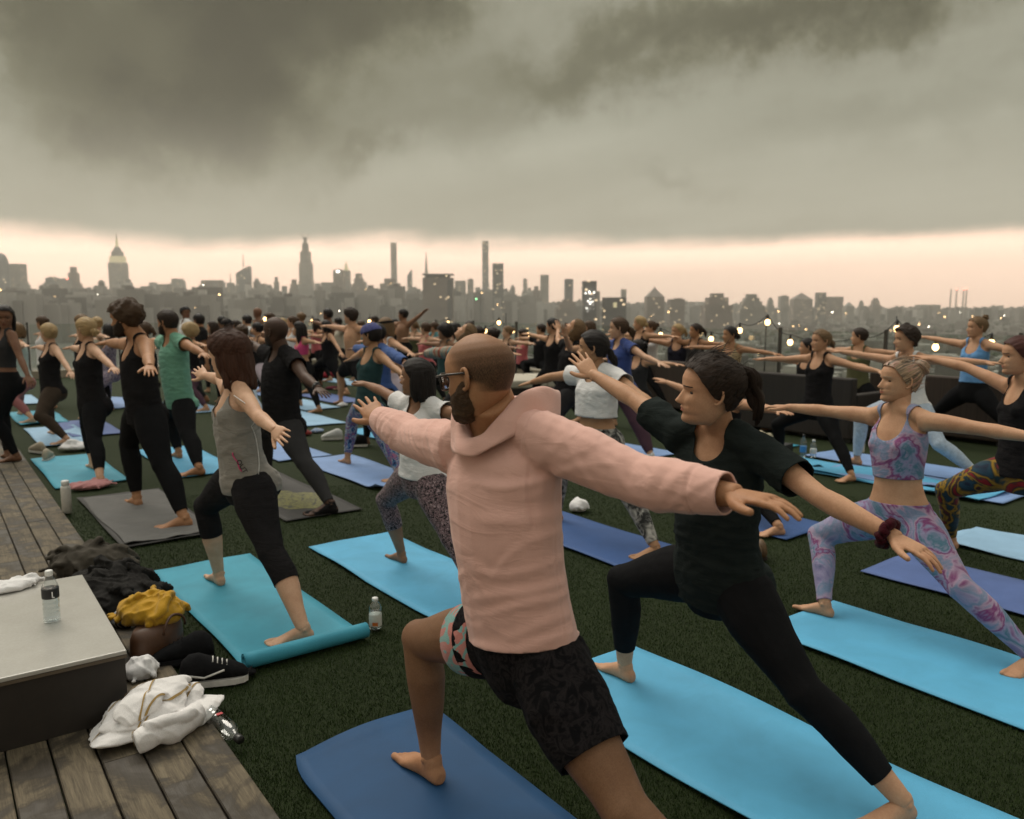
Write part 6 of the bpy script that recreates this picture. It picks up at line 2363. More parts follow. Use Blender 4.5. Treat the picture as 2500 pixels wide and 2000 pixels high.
# farther rows, mostly hidden behind the nearer ones
PLUMT, OLIVE, CREAM, MARIN, TEAL2 = fabric('plum_top', (.10, .04, .07)), fabric('olive_top', (.10, .10, .05)), fabric('cream_top', (.52, .47, .38)), fabric('marine_top', (.04, .08, .16)), fabric('sea_top', (.07, .22, .24))
for _i, (_hair, _hc, _sk, _top, _bot, _lab) in enumerate((
        ('bun', 'blonde', 'fair', tank(CREAM), tights(BLK), 'blonde woman in a cream top behind the bearded man, far left'),
        ('pony', 'ltbrown', 'fair', tank(BLK2), tights(PLUM), 'light brown head directly behind the black tank with pink strip'),
        ('bun', 'brown', 'light', tank(WHITE), tights(BLK), 'woman in white seen just behind the brown leggings woman'),
        ('pony', 'brown', 'light', tank(OLIVE), tights(BLK), 'woman in olive between the bearded man and the sea green T-shirt'),
        ('long', 'dkbrown', 'light', tank(CREAM), tights(CHAR), 'woman in cream left of the black peaked cap, far row'),
        ('short', 'black', 'mid', tee(MARIN), tights(BLK), 'man in marine blue behind the black peaked cap'),
        ('bun', 'dkbrown', 'olive', tank(PLUMT), tights(BLK), 'woman in plum right of the black peaked cap, far row'),
        ('short', 'brown', 'light', tee(OLIVE), tights(BLK), 'man in olive directly behind the tall man in black'),
        ('pony', 'blonde', 'fair', tank(MARIN), tights(BLK), 'blonde woman in marine blue right of the tall man, far row'),
        ('bun', 'brown', 'light', tank(WHITE), tights(BLK), 'woman in white left of the hot pink bra top, far row'),
        ('long', 'dkbrown', 'light', tank(CORAL), tights(BLK), 'woman in coral between the pink bra top and the lunging woman'),
        ('short', 'black', 'brown', tee(CREAM), tights(BLK), 'man in cream right of the lunging woman, farthest row'),
        ('pony', 'brown', 'light', tank(TEAL2), tights(BLK), 'woman in sea green right of the curly bare-chested man'),
        ('short', 'dkbrown', 'light', tee(WHITE), tights(CHAR), 'man in white just above the blue headscarf, farthest row'),
        ('bun', 'black', 'tan', tank(BLK2), tights(LILACP), 'woman in black left of the man raising one arm'),
        ('pony', 'ltbrown', 'fair', tank(OLIVE), tights(BLK), 'woman in olive right of the man raising one arm'),
        ('short', 'brown', 'light', tee(TEAL2), tights(BLK), 'man in sea green right of the coral pink top, far row'),
        ('long', 'black', 'mid', tank(CREAM), tights(BLK), 'woman in cream left above the bald head, far row'),
        ('curly', 'dkbrown', 'light', tee(MARIN), tights(BLK), 'curly-haired man in marine blue above the bald head, farthest row'),
        ('bun', 'ltbrown', 'fair', tank(BLK2), tights(BLK), 'woman in black right of the topknot, by the bulbs'),
        ('pony', 'dkbrown', 'light', tank(CORAL), tights(BLK), 'woman in coral behind the cream daybed'),
        ('short', 'dkbrown', 'light', tee(BLK2), tights(BLK), 'man in black behind the back-bending woman'),
        ('long', 'brown', 'light', tank(PLUMT), tights(BLK), 'woman in plum between the back-bending woman and the blue T-shirt'),
        ('bun', 'brown', 'fair', tank(WHITE), tights(BLK), 'woman in white left of the navy tank, far right rows'),
        ('pony', 'dkbrown', 'tan', tank(CHAR), tights(BLK), 'woman in charcoal right of the navy tank'),
        ('short', 'dkbrown', 'light', tank(OLIVE), tights(BLK), 'person in olive right of the black tank and ponytail'))):
    _sex = 'm' if _i in (5, 7, 11, 13, 16, 18, 21) else 'f'
    person('ex%d' % _i, P_['ex%d' % _i], sex=_sex, q=0, skin=_sk, hair=_hair, hcol=_hc, look=15 + 9 * (_i % 5), top=_top, bot=_bot, label=_lab)

remesh_run()
for _k, _J, _s in PEOPLE:
    build_person(_k, _J, _s)

# ================================================================== yoga mats
MATC = dict(turq=(.05, .31, .43), sky=(.10, .40, .64), navy=(.012, .064, .165), blue=(.04, .10, .28), lilac=(.20, .32, .58), pale=(.28, .47, .66), violet=(.085, .14, .34), charcoal=(.045, .043, .042))


def mat_material(nm, c):
    key = 'mat_' + nm
    if key in MATS:
        return MATS[key]
    k = NT(key)
    co = k.co()
    a = k.noise(co, 3.5, 5, .6, .4)
    f = k.noise(co, 420, 2, .7)
    base = k.ramp(a, [(.3, tuple(x * .80 for x in c)), (.7, tuple(x * 1.10 for x in c))])
    k.col(k.mix(.22, base, k.ramp(f, [(.3, tuple(x * .6 for x in c)), (.7, tuple(min(1, x * 1.4) for x in c))])))
    k.set(Roughness=.62, Specular_IOR_Level=.3)
    k.bump(k.math('ADD', f, k.math('MULTIPLY', a, .3)), .35, .003)
    MATS[key] = k.m
    return k.m


def yoga_mat(col, label, x, y, corner='fl', yaw=0.0, L=1.75, W=.61, curl=None, roll=0.0, wave=.006, seed=1):
    """x, y: ground point of one corner (f/n = far/near end, l/r = left/right side)"""
    root_loc = np.array([x, y])
    ox = 0 if corner[1] == 'l' else -W
    oy = -L if corner[0] == 'f' else 0
    nu, nv = 13, 37
    r = np.random.RandomState(seed)
    P = np.zeros((nv, nu, 3))
    ph = r.rand(6) * 6.28
    for j in range(nv):
        v = j / (nv - 1)
        for i in range(nu):
            u = i / (nu - 1)
            e = min(u, 1 - u, v * 3, (1 - v) * 3)
            lift = wave * math.exp(-e / .06) * max(0, .45 + .8 * math.sin(v * 9 + ph[0] + u * 2) + .5 * math.sin(u * 7 + ph[1]))
            xx, yy, zz = u * W, v * L, lift
            P[j, i] = (xx + .004 * math.sin(v * 7 + ph[2]), yy + .006 * math.sin(u * 5 + ph[3]), zz)
    if curl:
        for cu, cv, ht in curl:                                  # corner, height of the lifted tip
            d = np.sqrt(((P[:, :, 0] / W - cu) * W) ** 2 + ((P[:, :, 1] / L - cv) * L) ** 2)
            k_ = np.clip(1 - d / .22, 0, 1) ** 2
            P[:, :, 2] += k_ * ht
            P[:, :, 0] += (-.03 if cu > .5 else .03) * k_
            P[:, :, 1] += (-.05 if cv > .5 else .05) * k_
    if roll:                                                     # near end left rolled up under itself
        keep = P[:, :, 1] > 0
        R0 = roll
        ex = []
        for q in np.linspace(0, 4.2 * math.pi, 60):
            rr = R0 * (1 - q / (4.2 * math.pi) * .55)
            row = P[0].copy()
            row[:, 1] = -math.sin(q) * rr
            row[:, 2] = .002 - R0 * 0 + (R0 - math.cos(q) * rr) * 1.0 - (R0 - R0)
            row[:, 2] = R0 + .001 - math.cos(q) * rr
            ex.append(row)
        P = np.concatenate([np.array(ex[::-1]), P], 0)
    P[:, :, 0] += ox
    P[:, :, 1] += oy
    g = Geo()
    g.grid(P[:, ::-1])
    o = link('yoga_mat', g.mesh('yoga_mat', [mat_material(col, MATC[col])]))
    so = o.modifiers.new('thickness', 'SOLIDIFY')
    so.thickness, so.offset = .0055, -1
    zb = .0065
    o.location = (*root_loc, zb)
    o.rotation_euler = (0, 0, yaw)
    tag(o, label, 'yoga mat', 'yoga mats on the turf')
    return o


MATLIST = []


def mat_px(col, px, corner, label, **k):
    p = gnd(*px)
    MATLIST.append(yoga_mat(col, label, p[0], p[1], corner, seed=len(MATLIST) + 3, **k))
    return MATLIST[-1]


mat_px('navy', (690, 1853), 'fl', 'navy blue mat with a wavy end in the front, under the hoodie man', wave=.016, W=.62, L=1.85, curl=[(0, 1, .02)])
mat_px('turq', (370, 1397), 'fl', 'turquoise mat rolled at its near end, under the grey tank woman', L=1.70, roll=.034, W=.61)
mat_px('sky', (752, 1337), 'fl', 'light blue mat under the small woman in the white T-shirt', L=1.85, wave=.012, W=.62)
mat_px('sky', (1545, 1578), 'fr', 'long light blue mat under the woman in the dark T-shirt', L=1.95, W=.68, wave=.014, curl=[(0, 1, .03)])
mat_px('sky', (2035, 1468), 'fr', 'light blue mat under the woman in marbled lilac', L=2.0, W=.68, wave=.012)
mat_px('blue', (1526, 1392), 'nl', 'mid blue mat under the woman in the cropped white T-shirt', L=1.78)
g_mat = mat_px('charcoal', (300, 1340), 'nl', 'charcoal mat covered by a grey towel under the bearded man', L=1.80, W=.66)
mat_px('turq', (136, 1194), 'nl', 'turquoise mat with a white pillow at its far end', L=1.75)
mat_px('pale', (102, 1092), 'nl', 'pale blue mat under the woman in brown leggings', L=1.8)
mat_px('turq', (49, 1040), 'nl', 'turquoise mat with curled end under the woman in mauve leggings', L=1.75, wave=.02)
mat_px('sky', (437, 1167), 'nl', 'light blue mat under the man in the sea green T-shirt', L=1.8)
p_mat = mat_px('charcoal', (699, 1274), 'nl', 'charcoal mat with a yellow-green printed figure under the tall man', L=1.85, W=.64)
mat_px('lilac', (916, 1199), 'nl', 'lilac mat with one dark curled corner under the blue headscarf woman', L=1.8, curl=[(0, 0, .05)])
mat_px('pale', (749, 1042), 'nl', 'pale blue mat with a black ring on it behind the tall man', L=1.75)
mat_px('violet', (818, 986), 'nl', 'violet blue mat under the lunging woman in black', L=1.75)
mat_px('pale', (457, 1010), 'nl', 'pale blue mat under the person with blonde curls', L=1.7)
mat_px('lilac', (680, 1128), 'nl', 'lilac mat to the right of the tall man in black', L=1.8)
mat_px('sky', (845, 1052), 'fl', 'light blue mat beside the black shoes, behind the blue headscarf woman', L=1.8)
mat_px('sky', (2026, 1130), 'fr', 'light blue mat with raised edge under the black tank woman', L=1.75, wave=.02)
mat_px('lilac', (1985, 1150), 'fl', 'long lilac mat in front of the two small bottles', L=1.75)
mat_px('sky', (2335, 1182), 'nr', 'light blue mat behind the marbled lilac woman', L=1.75)
mat_px('lilac', (2440, 1160), 'nr', 'lilac mat under the woman in pale blue leggings', L=1.75)
mat_px('pale', (2383, 1288), 'fr', 'pale lilac mat with wavy edge at the right frame edge', L=1.8, wave=.016)
mat_px('violet', (2099, 1395), 'fl', 'violet blue mat on the right behind the marbled leggings', L=1.85)
mat_px('blue', (1919, 1319), 'nl', 'dark blue mat under the hidden person in black', L=1.8)
mat_px('lilac', (1660, 1108), 'nr', 'lilac mat beyond the royal blue T-shirt', L=1.8)
mat_px('blue', (1655, 1150), 'nr', 'dark blue mat under the white sock', L=1.8)
mat_px('pale', (1310, 985), 'nr', 'pale blue mat seen right of the bald head', L=1.7)
mat_px('turq', (1953, 1088), 'nr', 'bright blue mat beyond the beige bag', L=1.7)
mat_px('lilac', (250, 1000), 'nl', 'pale lilac mat under the purple patterned woman', L=1.75, wave=.02)
mat_px('violet', (305, 1058), 'nr', 'grey violet mat left of the bearded man', L=1.7)
mat_px('pale', (106, 985), 'nr', 'white-blue mat behind the mauve leggings', L=1.7)
mat_px('lilac', (640, 968), 'nl', 'lilac mat in the far left rows', L=1.7)
mat_px('violet', (610, 945), 'nl', 'violet mat farthest in the left rows', L=1.7)
mat_px('pale', (745, 1003), 'nl', 'pale mat under the hot pink bra top woman', L=1.7)
mat_px('lilac', (1080, 950), 'nl', 'lilac mat behind the white T-shirt woman, far middle', L=1.7)
mat_px('pale', (860, 942), 'nl', 'pale mat under the bare-chested curly man', L=1.7)

# towel over the bearded man's mat
k = NT('grey_towel')
co = k.co()
n1 = k.noise(co, 5, 5, .6, .6)
n2 = k.noise(co, 300, 2, .7)
k.col(k.mix(.4, k.ramp(n1, [(.3, (.050, .048, .046)), (.7, (.090, .086, .080))]), k.ramp(n2, [(.3, (.03, .03, .03)), (.7, (.13, .125, .12))])))
k.set(Roughness=.95, Sheen_Weight=.3)
k.bump(k.math('ADD', n1, k.math('MULTIPLY', n2, .2)), .6, .02)
P = np.array([[(u * .60 + .02 + .012 * math.sin(v * 8), v * 1.66 + .03 + .012 * math.sin(u * 9), .004 + .005 * max(0, math.sin(u * 9 + v * 13)) + .012 * max(0, math.sin(v * 5 + u * 12 + 1)) * math.exp(-v / .12)) for u in np.linspace(0, 1, 33)] for v in np.linspace(0, 1, 75)])
g = Geo()
g.grid(P[:, ::-1])
o = link('towel', g.mesh('towel', [k.m]))
o.location = g_mat.location
o.location.z += .003
so = o.modifiers.new('thickness', 'SOLIDIFY')
so.thickness, so.offset = .003, 1
tag(o, 'grey towel spread over the mat of the bearded man', 'towel')

# printed figure on the tall man's mat
k = NT('mat_print')
n1 = k.noise(k.co(), 9, 4, .6, 2.2)
k.col(k.ramp(n1, [(.40, (.05, .05, .035)), (.47, (.22, .21, .06)), (.53, (.17, .16, .05)), (.58, (.055, .055, .04)), (.62, (.24, .23, .07))]))
k.set(Roughness=.7)
g = Geo()
pts = [(.02 + .25 * (math.cos(t) * (1 + .16 * math.sin(5 * t) + .08 * math.sin(11 * t))), .34 * math.sin(t) * (1 + .12 * math.cos(4 * t) + .07 * math.cos(9 * t)), 0) for t in np.linspace(0, 2 * math.pi, 90, endpoint=False)]
V = np.array(pts + [(0, 0, 0)])
g.add(V, None, [[i, (i + 1) % 90, 90] for i in range(90)])
o = link('printed_figure', g.mesh('printed_figure', [k.m], False), None, p_mat)
o.location = (.30, .62, .0012)

# ================================================================== things lying about
def lathe(prof, n=24):
    g = Geo()
    g.tube([((0, 0, z), np.array([r, 0, 0]), np.array([0, r, 0])) for r, z in prof], n)
    return g


CLEAR = clear('clear_plastic', (.93, .95, .95), .10, .06, .97)
WATER = clear('bottle_water', (.90, .93, .94), .03, .02, .96)
M_WCAP = plain('white_cap', (.72, .72, .70), .45, bump=0)
M_BCAP = plain('black_cap', (.012, .012, .012), .4, bump=0)
M_BLAB = plain('black_label', (.014, .014, .016), .5, bump=0)


def bottle(loc, label, cap=M_WCAP, h=.22, r=.033, rot=(0, 0, 0), lab=None, name='water_bottle', body=CLEAR, water=.6):
    root = empty(name, loc)
    root.rotation_euler = rot
    tag(root, label, 'bottle')
    sc_ = h
    prof = [(r * .55, .0), (r * .95, .004), (r, .012)]
    for i in range(5):
        z = .06 + .09 * i
        prof += [(r, (z - .02) * sc_), (r * .965, z * sc_), (r, (z + .02) * sc_)]
    prof += [(r, .62 * sc_), (r * .97, .70 * sc_), (r * .72, .80 * sc_), (r * .42, .87 * sc_), (r * .40, .93 * sc_)]
    link('bottle_wall', lathe(prof).mesh('bottle_wall', [body]), None, root)
    link('cap', lathe([(r * .44, .90 * sc_), (r * .47, .905 * sc_), (r * .47, .985 * sc_), (r * .40, sc_)]).mesh('cap', [cap]), None, root)
    if water:
        link('water', lathe([(r * .5, .005), (r * .93, .008), (r * .93, water * .8 * sc_), (r * .92, water * sc_)]).mesh('water', [WATER]), None, root)
    if lab:
        link('label', lathe([(r * 1.012, lab[0] * sc_), (r * 1.018, lab[0] * sc_ + .001), (r * 1.018, lab[1] * sc_), (r * 1.012, lab[1] * sc_ + .001)]).mesh('label', [lab[2]]), None, root)
    return root


# low white-topped table box on the deck
k = NT('wet_white_top')
co = k.co()
n1 = k.noise(co, 5, 5, .6, .3)
n2 = k.noise(co, 90, 4, .65)
n3 = k.noise(co, 420, 2, .6)
k.col(k.mix(.3, k.ramp(n1, [(.3, (.40, .385, .35)), (.7, (.47, .455, .42))]), k.ramp(n2, [(.3, (.38, .365, .33)), (.7, (.48, .465, .43))])))
k.set(Roughness=k.ramp(n2, [(.35, (.10, .10, .10)), (.65, (.22, .22, .22))]), Specular_IOR_Level=.9)
k.bump(k.math('ADD', n2, k.math('MULTIPLY', n3, .4)), .10, .003)
TZ = .02
tab = empty('low_table', (.60, 3.30, TZ), -.02)
tag(tab, 'low dark box table with a wet white top on the deck', 'table')
M_TDARK = plain('dark_laminate', (.017, .013, .010), .55, var=.2, scale=12)
g = Geo()
g.box((-1.30, .006, .0), (-.006, 1.10, .262))
link('base', g.mesh('base', [M_TDARK], False), None, tab)
g = Geo()
g.box((-1.306, 0, .262), (0, 1.106, .280))
o = link('top', g.mesh('top', [k.m], False), None, tab)
bv = o.modifiers.new('bevel', 'BEVEL')
bv.width, bv.segments = .004, 2
g = Geo()
g.box((-1.304, -.002, .250), (-.001, .001, .2615))
link('edge_trim', g.mesh('edge_trim', [plain('edge_trim', (.10, .075, .05), .6)], False), None, tab)
TOPZ = TZ + .281

b0 = gnd(128, 1518, TOPZ)
b1 = bottle((b0[0], b0[1], TOPZ), 'clear water bottle with a black label standing on the white table', h=.225, lab=(.48, .66, M_BLAB), water=.45)
g = Geo()                                                        # white mark on the label
g.box((-.004, -.0012, -.013), (.000, 0, .013))
g.box((-.004, -.0012, -.013), (.006, 0, -.009))
o = link('label_mark', g.mesh('label_mark', [plain('print_white', (.75, .75, .75), .5, bump=0)], False), None, b1)
d = nrm(np.array([-b0[0], -b0[1], 0]))
o.location = (d[0] * .0345 + .010 * RT[0], d[1] * .0345 + .010 * RT[1], .57 * .225)
o.rotation_euler = (0, 0, -YAW + .3)


BUND = {}


def bundle_geo(size, seed, n=9, fat=.42, lim=.88):
    """folds of cloth: thick curved flaps piled on each other, fused later"""
    r = random.Random(seed)
    g = Geo()
    sx, sy, sz = size
    g.ell((0, 0, sz * .22), (sx * .72, sy * .72, sz * .34), 16, 10)
    for i in range(n):
        a0 = r.uniform(0, 6.283)
        bend = r.uniform(-1.6, 1.6)
        ln = r.uniform(.9, 1.7)
        x0, y0 = r.uniform(-.35, .35), r.uniform(-.35, .35)
        z0 = r.uniform(.12, .62)
        pts, rad = [], []
        for k_ in range(9):
            t = k_ / 8 - .5
            an = a0 + bend * t
            x = x0 + math.cos(an) * t * ln
            y = y0 + math.sin(an) * t * ln
            rr = math.hypot(x, y)
            if rr > lim:
                x, y = x * lim / rr, y * lim / rr
            z = max(.10, (z0 + .16 * math.sin(k_ * .9 + seed)) * max(.15, 1 - .75 * min(1, rr) ** 2))
            pts.append((x * sx, y * sy, z * sz))
            rad.append(fat * .5 * (min(size) * .6 + sum(size) * .12) * (.75 + .35 * math.sin(k_ * 1.3 + i)) * (1 - .35 * abs(2 * t)))
        g.path(pts, rad, 10, flat=.62)
    return g


def heap(name, label, cat, mat, loc, size, seed, fold=3.2, n=72, amp=.30, rz=0.0, parts=10, fat=.42, lim=.88, sm=4):
    """crumpled cloth in a pile"""
    root = empty(name, loc, rz)
    tag(root, label, cat)
    d = math.hypot(loc[0], loc[1])
    vox = max(.0055, .0016 * d) if min(size) > .04 else .005
    remesh_job('bundle%d' % seed, bundle_geo(size, seed, parts, fat, lim), vox, sm)
    BUND[seed] = (root, mat, size)
    return root


def finish_bundles():
    remesh_run()
    for seed, (root, mat, size) in BUND.items():
        V, T = REMESH['bundle%d' % seed][1]
        N = vnormals(V, T)
        q = sinoise(V, 16, seed, 2)
        rdg = (1 - np.abs(np.sin(V @ np.array([31, 23, 17.]) + 3 * q))) ** 2
        V = V + N * ((min(size) * .5 + .06) * (.055 * rdg + .05 * sinoise(V, 34, seed + 1, 2)))[:, None]
        V[:, 2] = np.maximum(V[:, 2], .001)
        link('cloth', mesh_np('cloth', V, T, [mat]), None, root)


TERRY = fabric('white_terry', (.74, .72, .71), 1.0, .06, 260, 9, .4, .5)
M_GOLD = fabric('gold_stripe', (.36, .24, .09), .9, .1, 300, 20, .2)
p = gnd(415, 1775, .02)
def towel_geo():
    """a towel dropped in loose layers: rounded sheets overlapping, a roll along the front"""
    g = Geo()
    r = random.Random(12)
    for cx_, cy_, R0, ry, z0, th_, rot in ((.0, .0, .27, .72, .0, .050, .1), (.03, .03, .25, .66, .040, .045, .5), (-.04, .02, .20, .72, .080, .042, -.4), (.06, .04, .17, .60, .112, .036, .9), (-.07, -.01, .12, .8, .125, .03, .2)):
        n, m = 56, 9
        ph = [r.uniform(0, 6.28) for _ in range(4)]
        top, bot = [], []
        for i in range(m + 1):
            q = i / m
            prof = math.sqrt(max(0, 1 - q ** 5))
            for j in range(n):
                t = 2 * math.pi * j / n
                R = R0 * (1 + .13 * math.sin(2 * t + ph[0]) + .09 * math.sin(3 * t + ph[1]) + .05 * math.sin(7 * t + ph[2])) * q
                x = cx_ + R * math.cos(t + rot)
                y = cy_ + R * ry * math.sin(t + rot)
                droop = -z0 * .75 * max(0, math.hypot(x / .28, y / .2) - .35)
                f = .016 * math.sin(26 * (x * math.cos(rot + 1) + y * math.sin(rot + 1)) + ph[3] + 2 * math.sin(9 * x)) * (.4 + .6 * q)
                zc = z0 + droop + f
                top.append((x, y, zc + th_ * .5 + th_ * .5 * prof))
                bot.append((x, y, zc + th_ * .5 - th_ * .5 * prof))
        P1 = np.array(top).reshape(m + 1, n, 3)
        P2 = np.array(bot).reshape(m + 1, n, 3)[::-1]
        P = np.concatenate([P1, P2[1:]], 0)
        P = np.concatenate([P, P[:, :1]], 1)
        g.grid(P)
    pts = [(-.20 + .30 * t, -.155 - .035 * math.sin(t * 3.1), .045 + .008 * math.sin(t * 8)) for t in np.linspace(0, 1, 14)]
    g.path(pts, [.044 * (1 + .12 * math.sin(i * 1.3)) for i in range(14)], 16)
    g.path([(x + .04, y - .012, z + .045) for x, y, z in pts[:10]], [.026] * 10, 12)
    return g


tw = tag(empty('bath_towel', (p[0] - .035, p[1] + .06, .021), .38), 'crumpled white bath towel with thin gold stripes on the deck edge', 'towel')
remesh_job('bundle208', towel_geo(), .0055, 5)
BUND[208] = (tw, TERRY, (.04, .04, .02))
TOWEL = tw
tw.scale = (.88, .88, .92)
MUST = fabric('mustard_cloth', (.46, .255, .02), .95, .12, 500, 8, .3)
p = gnd(352, 1600, .02)
heap('cardigan', 'mustard yellow cardigan bundled on the brown bag', 'clothing', MUST, (p[0] + .06, p[1] + .10, .15), (.18, .23, .20), 5, rz=.5, parts=14, fat=.36)
M_LEATH = plain('brown_leather', (.075, .032, .014), .5, var=.25, scale=14, bump=.3)
g = Geo()
pr = [((0, 0, 0), .14, .075), ((0, 0, .02), .15, .085), ((0, 0, .12), .145, .075), ((0, 0, .16), .13, .055)]
g.tube([(c_, np.array([a_, 0, 0]), np.array([0, b_, 0])) for c_, a_, b_ in pr], 28)
bag = tag(empty('leather_bag', (p[0] + .06, p[1] - .0, .004), .6), 'brown leather bag beside the low table under the yellow cardigan', 'bag')
link('bag_body', g.mesh('bag_body', [M_LEATH]), None, bag)
g = Geo()
g.path([(.02 + .07 * math.cos(t), -.085 - .004 * math.sin(3 * t), .13 + .07 * math.sin(t)) for t in np.linspace(0, math.pi, 12)], .006, 8)
link('bag_handle', g.mesh('bag_handle', [M_LEATH]), None, bag)

JKT = fabric('dark_jacket', (.020, .019, .018), .8, .4, 300, 9, .3)
p = gnd(265, 1500, .02)
heap('jacket', 'black and olive grey jacket heaped over the deck edge behind the table', 'clothing', JKT, (p[0] + .03, p[1] + .14, .02), (.30, .50, .33), 8, rz=.15, parts=16, fat=.36)
p = gnd(150, 1408, .02)
heap('lining', 'olive grey jacket sleeve lying across the planks behind the bottle', 'clothing', fabric('olive_lining', (.062, .054, .043), .85, .25, 300, 8, .3), (p[0] + .16, p[1] - .02, .02), (.32, .20, .30), 21, rz=-.5, parts=14, fat=.34)
p = gnd(300, 1535, .02)
heap('striped_shirt', 'white and black striped shirt tucked beside the table', 'clothing', blotch('white_black_stripe', [(.62, .6, .62), (.62, .6, .62), (.03, .03, .03), (.62, .6, .62)], 14, 1, .6, interp='CONSTANT'), (p[0] + .02, p[1] + .05, .02), (.09, .12, .13), 31, 3.4, 60, .36, .3)
p = gnd(335, 1660, .02)
heap('vest', 'white vest and pale cloth at the corner of the table', 'clothing', WHITE, (p[0] + .02, p[1] + .03, .02), (.10, .09, .13), 41, 3.6, 64, .40, .2)
p = gnd(30, 1437, TOPZ)
heap('white_shirt', 'small white shirt lying on the far end of the table', 'clothing', WHITE, (p[0], p[1], TOPZ), (.17, .10, .07), 51, rz=.4, parts=14, fat=.38)


def shoe(loc, rz, label, upper, sole, stripe=None, L=.28, tilt=0.0):
    root = tag(empty('shoe', loc, rz), label, 'shoe', 'shoes left on the turf')
    root.rotation_euler = (tilt, 0, rz)
    Y, Z = np.array([0, 1., 0]), np.array([0, 0, 1.])
    k_ = L / .28
    g = Geo()
    secs = [(-.13, .0, .026, .022), (-.12, 0, .034, .045), (-.09, 0, .038, .060), (-.05, 0, .038, .062), (0, .0, .040, .050), (.05, .002, .043, .040), (.09, .003, .043, .032), (.125, .002, .034, .022), (.142, 0, .016, .012)]
    g.tube([((x * k_, y * k_, (.022 + rz_ * .9) * k_), Y * ry * k_, Z * rz_ * k_) for x, y, ry, rz_ in secs], 20)
    link('upper', g.mesh('upper', [upper]), None, root)
    g = Geo()
    ring = [(x * k_, ry * 1.06 * k_) for x, y, ry, rz_ in secs]
    lo = [(x, -r_, 0) for x, r_ in ring] + [(x, r_, 0) for x, r_ in ring[::-1]]
    n = len(lo)
    V = np.array([(x, y, z + .002) for z in (0, .014 * k_, .024 * k_) for x, y, _ in lo])
    Q = [[kk * n + i, kk * n + (i + 1) % n, (kk + 1) * n + (i + 1) % n, (kk + 1) * n + i] for kk in range(2) for i in range(n)]
    V = np.concatenate([V, [[0, 0, .002], [0, 0, .024 * k_]]])
    T = [[(i + 1) % n, i, 3 * n] for i in range(n)] + [[2 * n + i, 2 * n + (i + 1) % n, 3 * n + 1] for i in range(n)]
    g.add(V, Q, T)
    link('sole', g.mesh('sole', [sole], False), None, root)
    g = Geo()
    g.ell((-.055 * k_, 0, .118 * k_), (.045 * k_, .024 * k_, .012 * k_))
    link('opening', g.mesh('opening', [BLK2]), None, root)
    g = Geo()
    for i in range(4):
        x = (.005 + .018 * i) * k_
        z = (.022 + np.interp(x / k_, [0, .05, .09], [.096, .076, .060])) * k_
        g.path([(x, -.026 * k_, z - .012 * k_), (x, 0, z + .002), (x, .026 * k_, z - .012 * k_)], .003 * k_, 6)
    link('laces', g.mesh('laces', [stripe or upper]), None, root)
    if stripe:
        g = Geo()
        for s in (-1, 1):
            g.path([(-.09 * k_, s * .040 * k_, .06 * k_), (-.03 * k_, s * .0415 * k_, .045 * k_), (.05 * k_, s * .0435 * k_, .07 * k_)], .0045 * k_, 6)
        link('side_stripe', g.mesh('side_stripe', [stripe]), None, root)
    return root


SOLEW = plain('sole_white', (.62, .60, .56), .6, bump=0)
BSH = fabric('black_mesh', (.012, .012, .013), .9, .3, 500, 20, .1)
p = gnd(520, 1668, 0)
shoe((p[0], p[1], 0), -.35, 'black trainer with a white stripe beside the white towel', BSH, SOLEW, SOLEW, .29)
p = gnd(475, 1625, 0)
shoe((p[0] - .03, p[1] + .05, 0), 2.9, 'black trainer lying behind its striped mate', BSH, BSH, None, .28, .25)
p = gnd(603, 1648, 0)
heap('dark_socks', 'small black bundle of socks at the rolled mat end', 'socks', BSH, (p[0], p[1], 0), (.06, .05, .055), 61, 3.6, 48, .35)
p = gnd(545, 1768, .05)
pb, pc = gnd(502, 1735, .036), gnd(588, 1808, .036)
bl = bottle(tuple(pb), 'clear bottle with red and black mark lying by the deck edge', M_BCAP, float(np.linalg.norm(pc - pb)), .035, (0, 0, 0), None, water=0)
bl.rotation_euler = Vector(pc - pb).to_track_quat('Z', 'Y').to_euler()
g = Geo()
g.box((-.012, -.0005, -.008), (.012, .0008, .008))
o = link('label_mark', g.mesh('label_mark', [plain('print_red', (.45, .03, .04), .5, bump=0)], False), None, bl)
o.location = (.0, .0362, .13)
p = gnd(917, 1535, 0)
b2 = bottle((p[0], p[1], 0), 'small round water bottle with a white label on the turf', M_WCAP, .165, .032, lab=(.12, .48, plain('label_pale', (.55, .55, .50), .5, bump=0)), water=.55)
g = Geo()
g.box((-.016, -.0006, -.009), (.012, 0, .009))
o = link('label_mark', g.mesh('label_mark', [plain('print_orange', (.50, .13, .02), .5, bump=0)], False), None, b2)
d = nrm(np.array([-p[0], -p[1], 0]))
o.location = (d[0] * .0335, d[1] * .0335, .035)
o.rotation_euler = (0, 0, -YAW)
g = Geo()
g.path([(0, 0, .006), (-.03, .01, .012), (-.05, .02, .010)], [.006, .008, .002], 8)
o = link('hair_clip', g.mesh('hair_clip', [plain('tortoiseshell', (.10, .045, .015), .35)]))
o.location = (p[0] - .045, p[1] + .01, 0)
tag(o, 'small brown hair clip beside the round bottle', 'hair clip')
p = gnd(164, 1252, 0)
fl = tag(empty('flask', (p[0], p[1], 0)), 'matt white steel flask standing by the deck edge', 'bottle')
link('flask_wall', lathe([(.030, 0), (.0365, .004), (.0365, .20), (.034, .215), (.027, .222)]).mesh('flask_wall', [plain('flask_white', (.62, .60, .56), .4, bump=0)]), None, fl)
link('lid', lathe([(.026, .222), (.029, .224), (.029, .255), (.024, .262)]).mesh('lid', [M_WCAP]), None, fl)
p = gnd(225, 1190, 0)
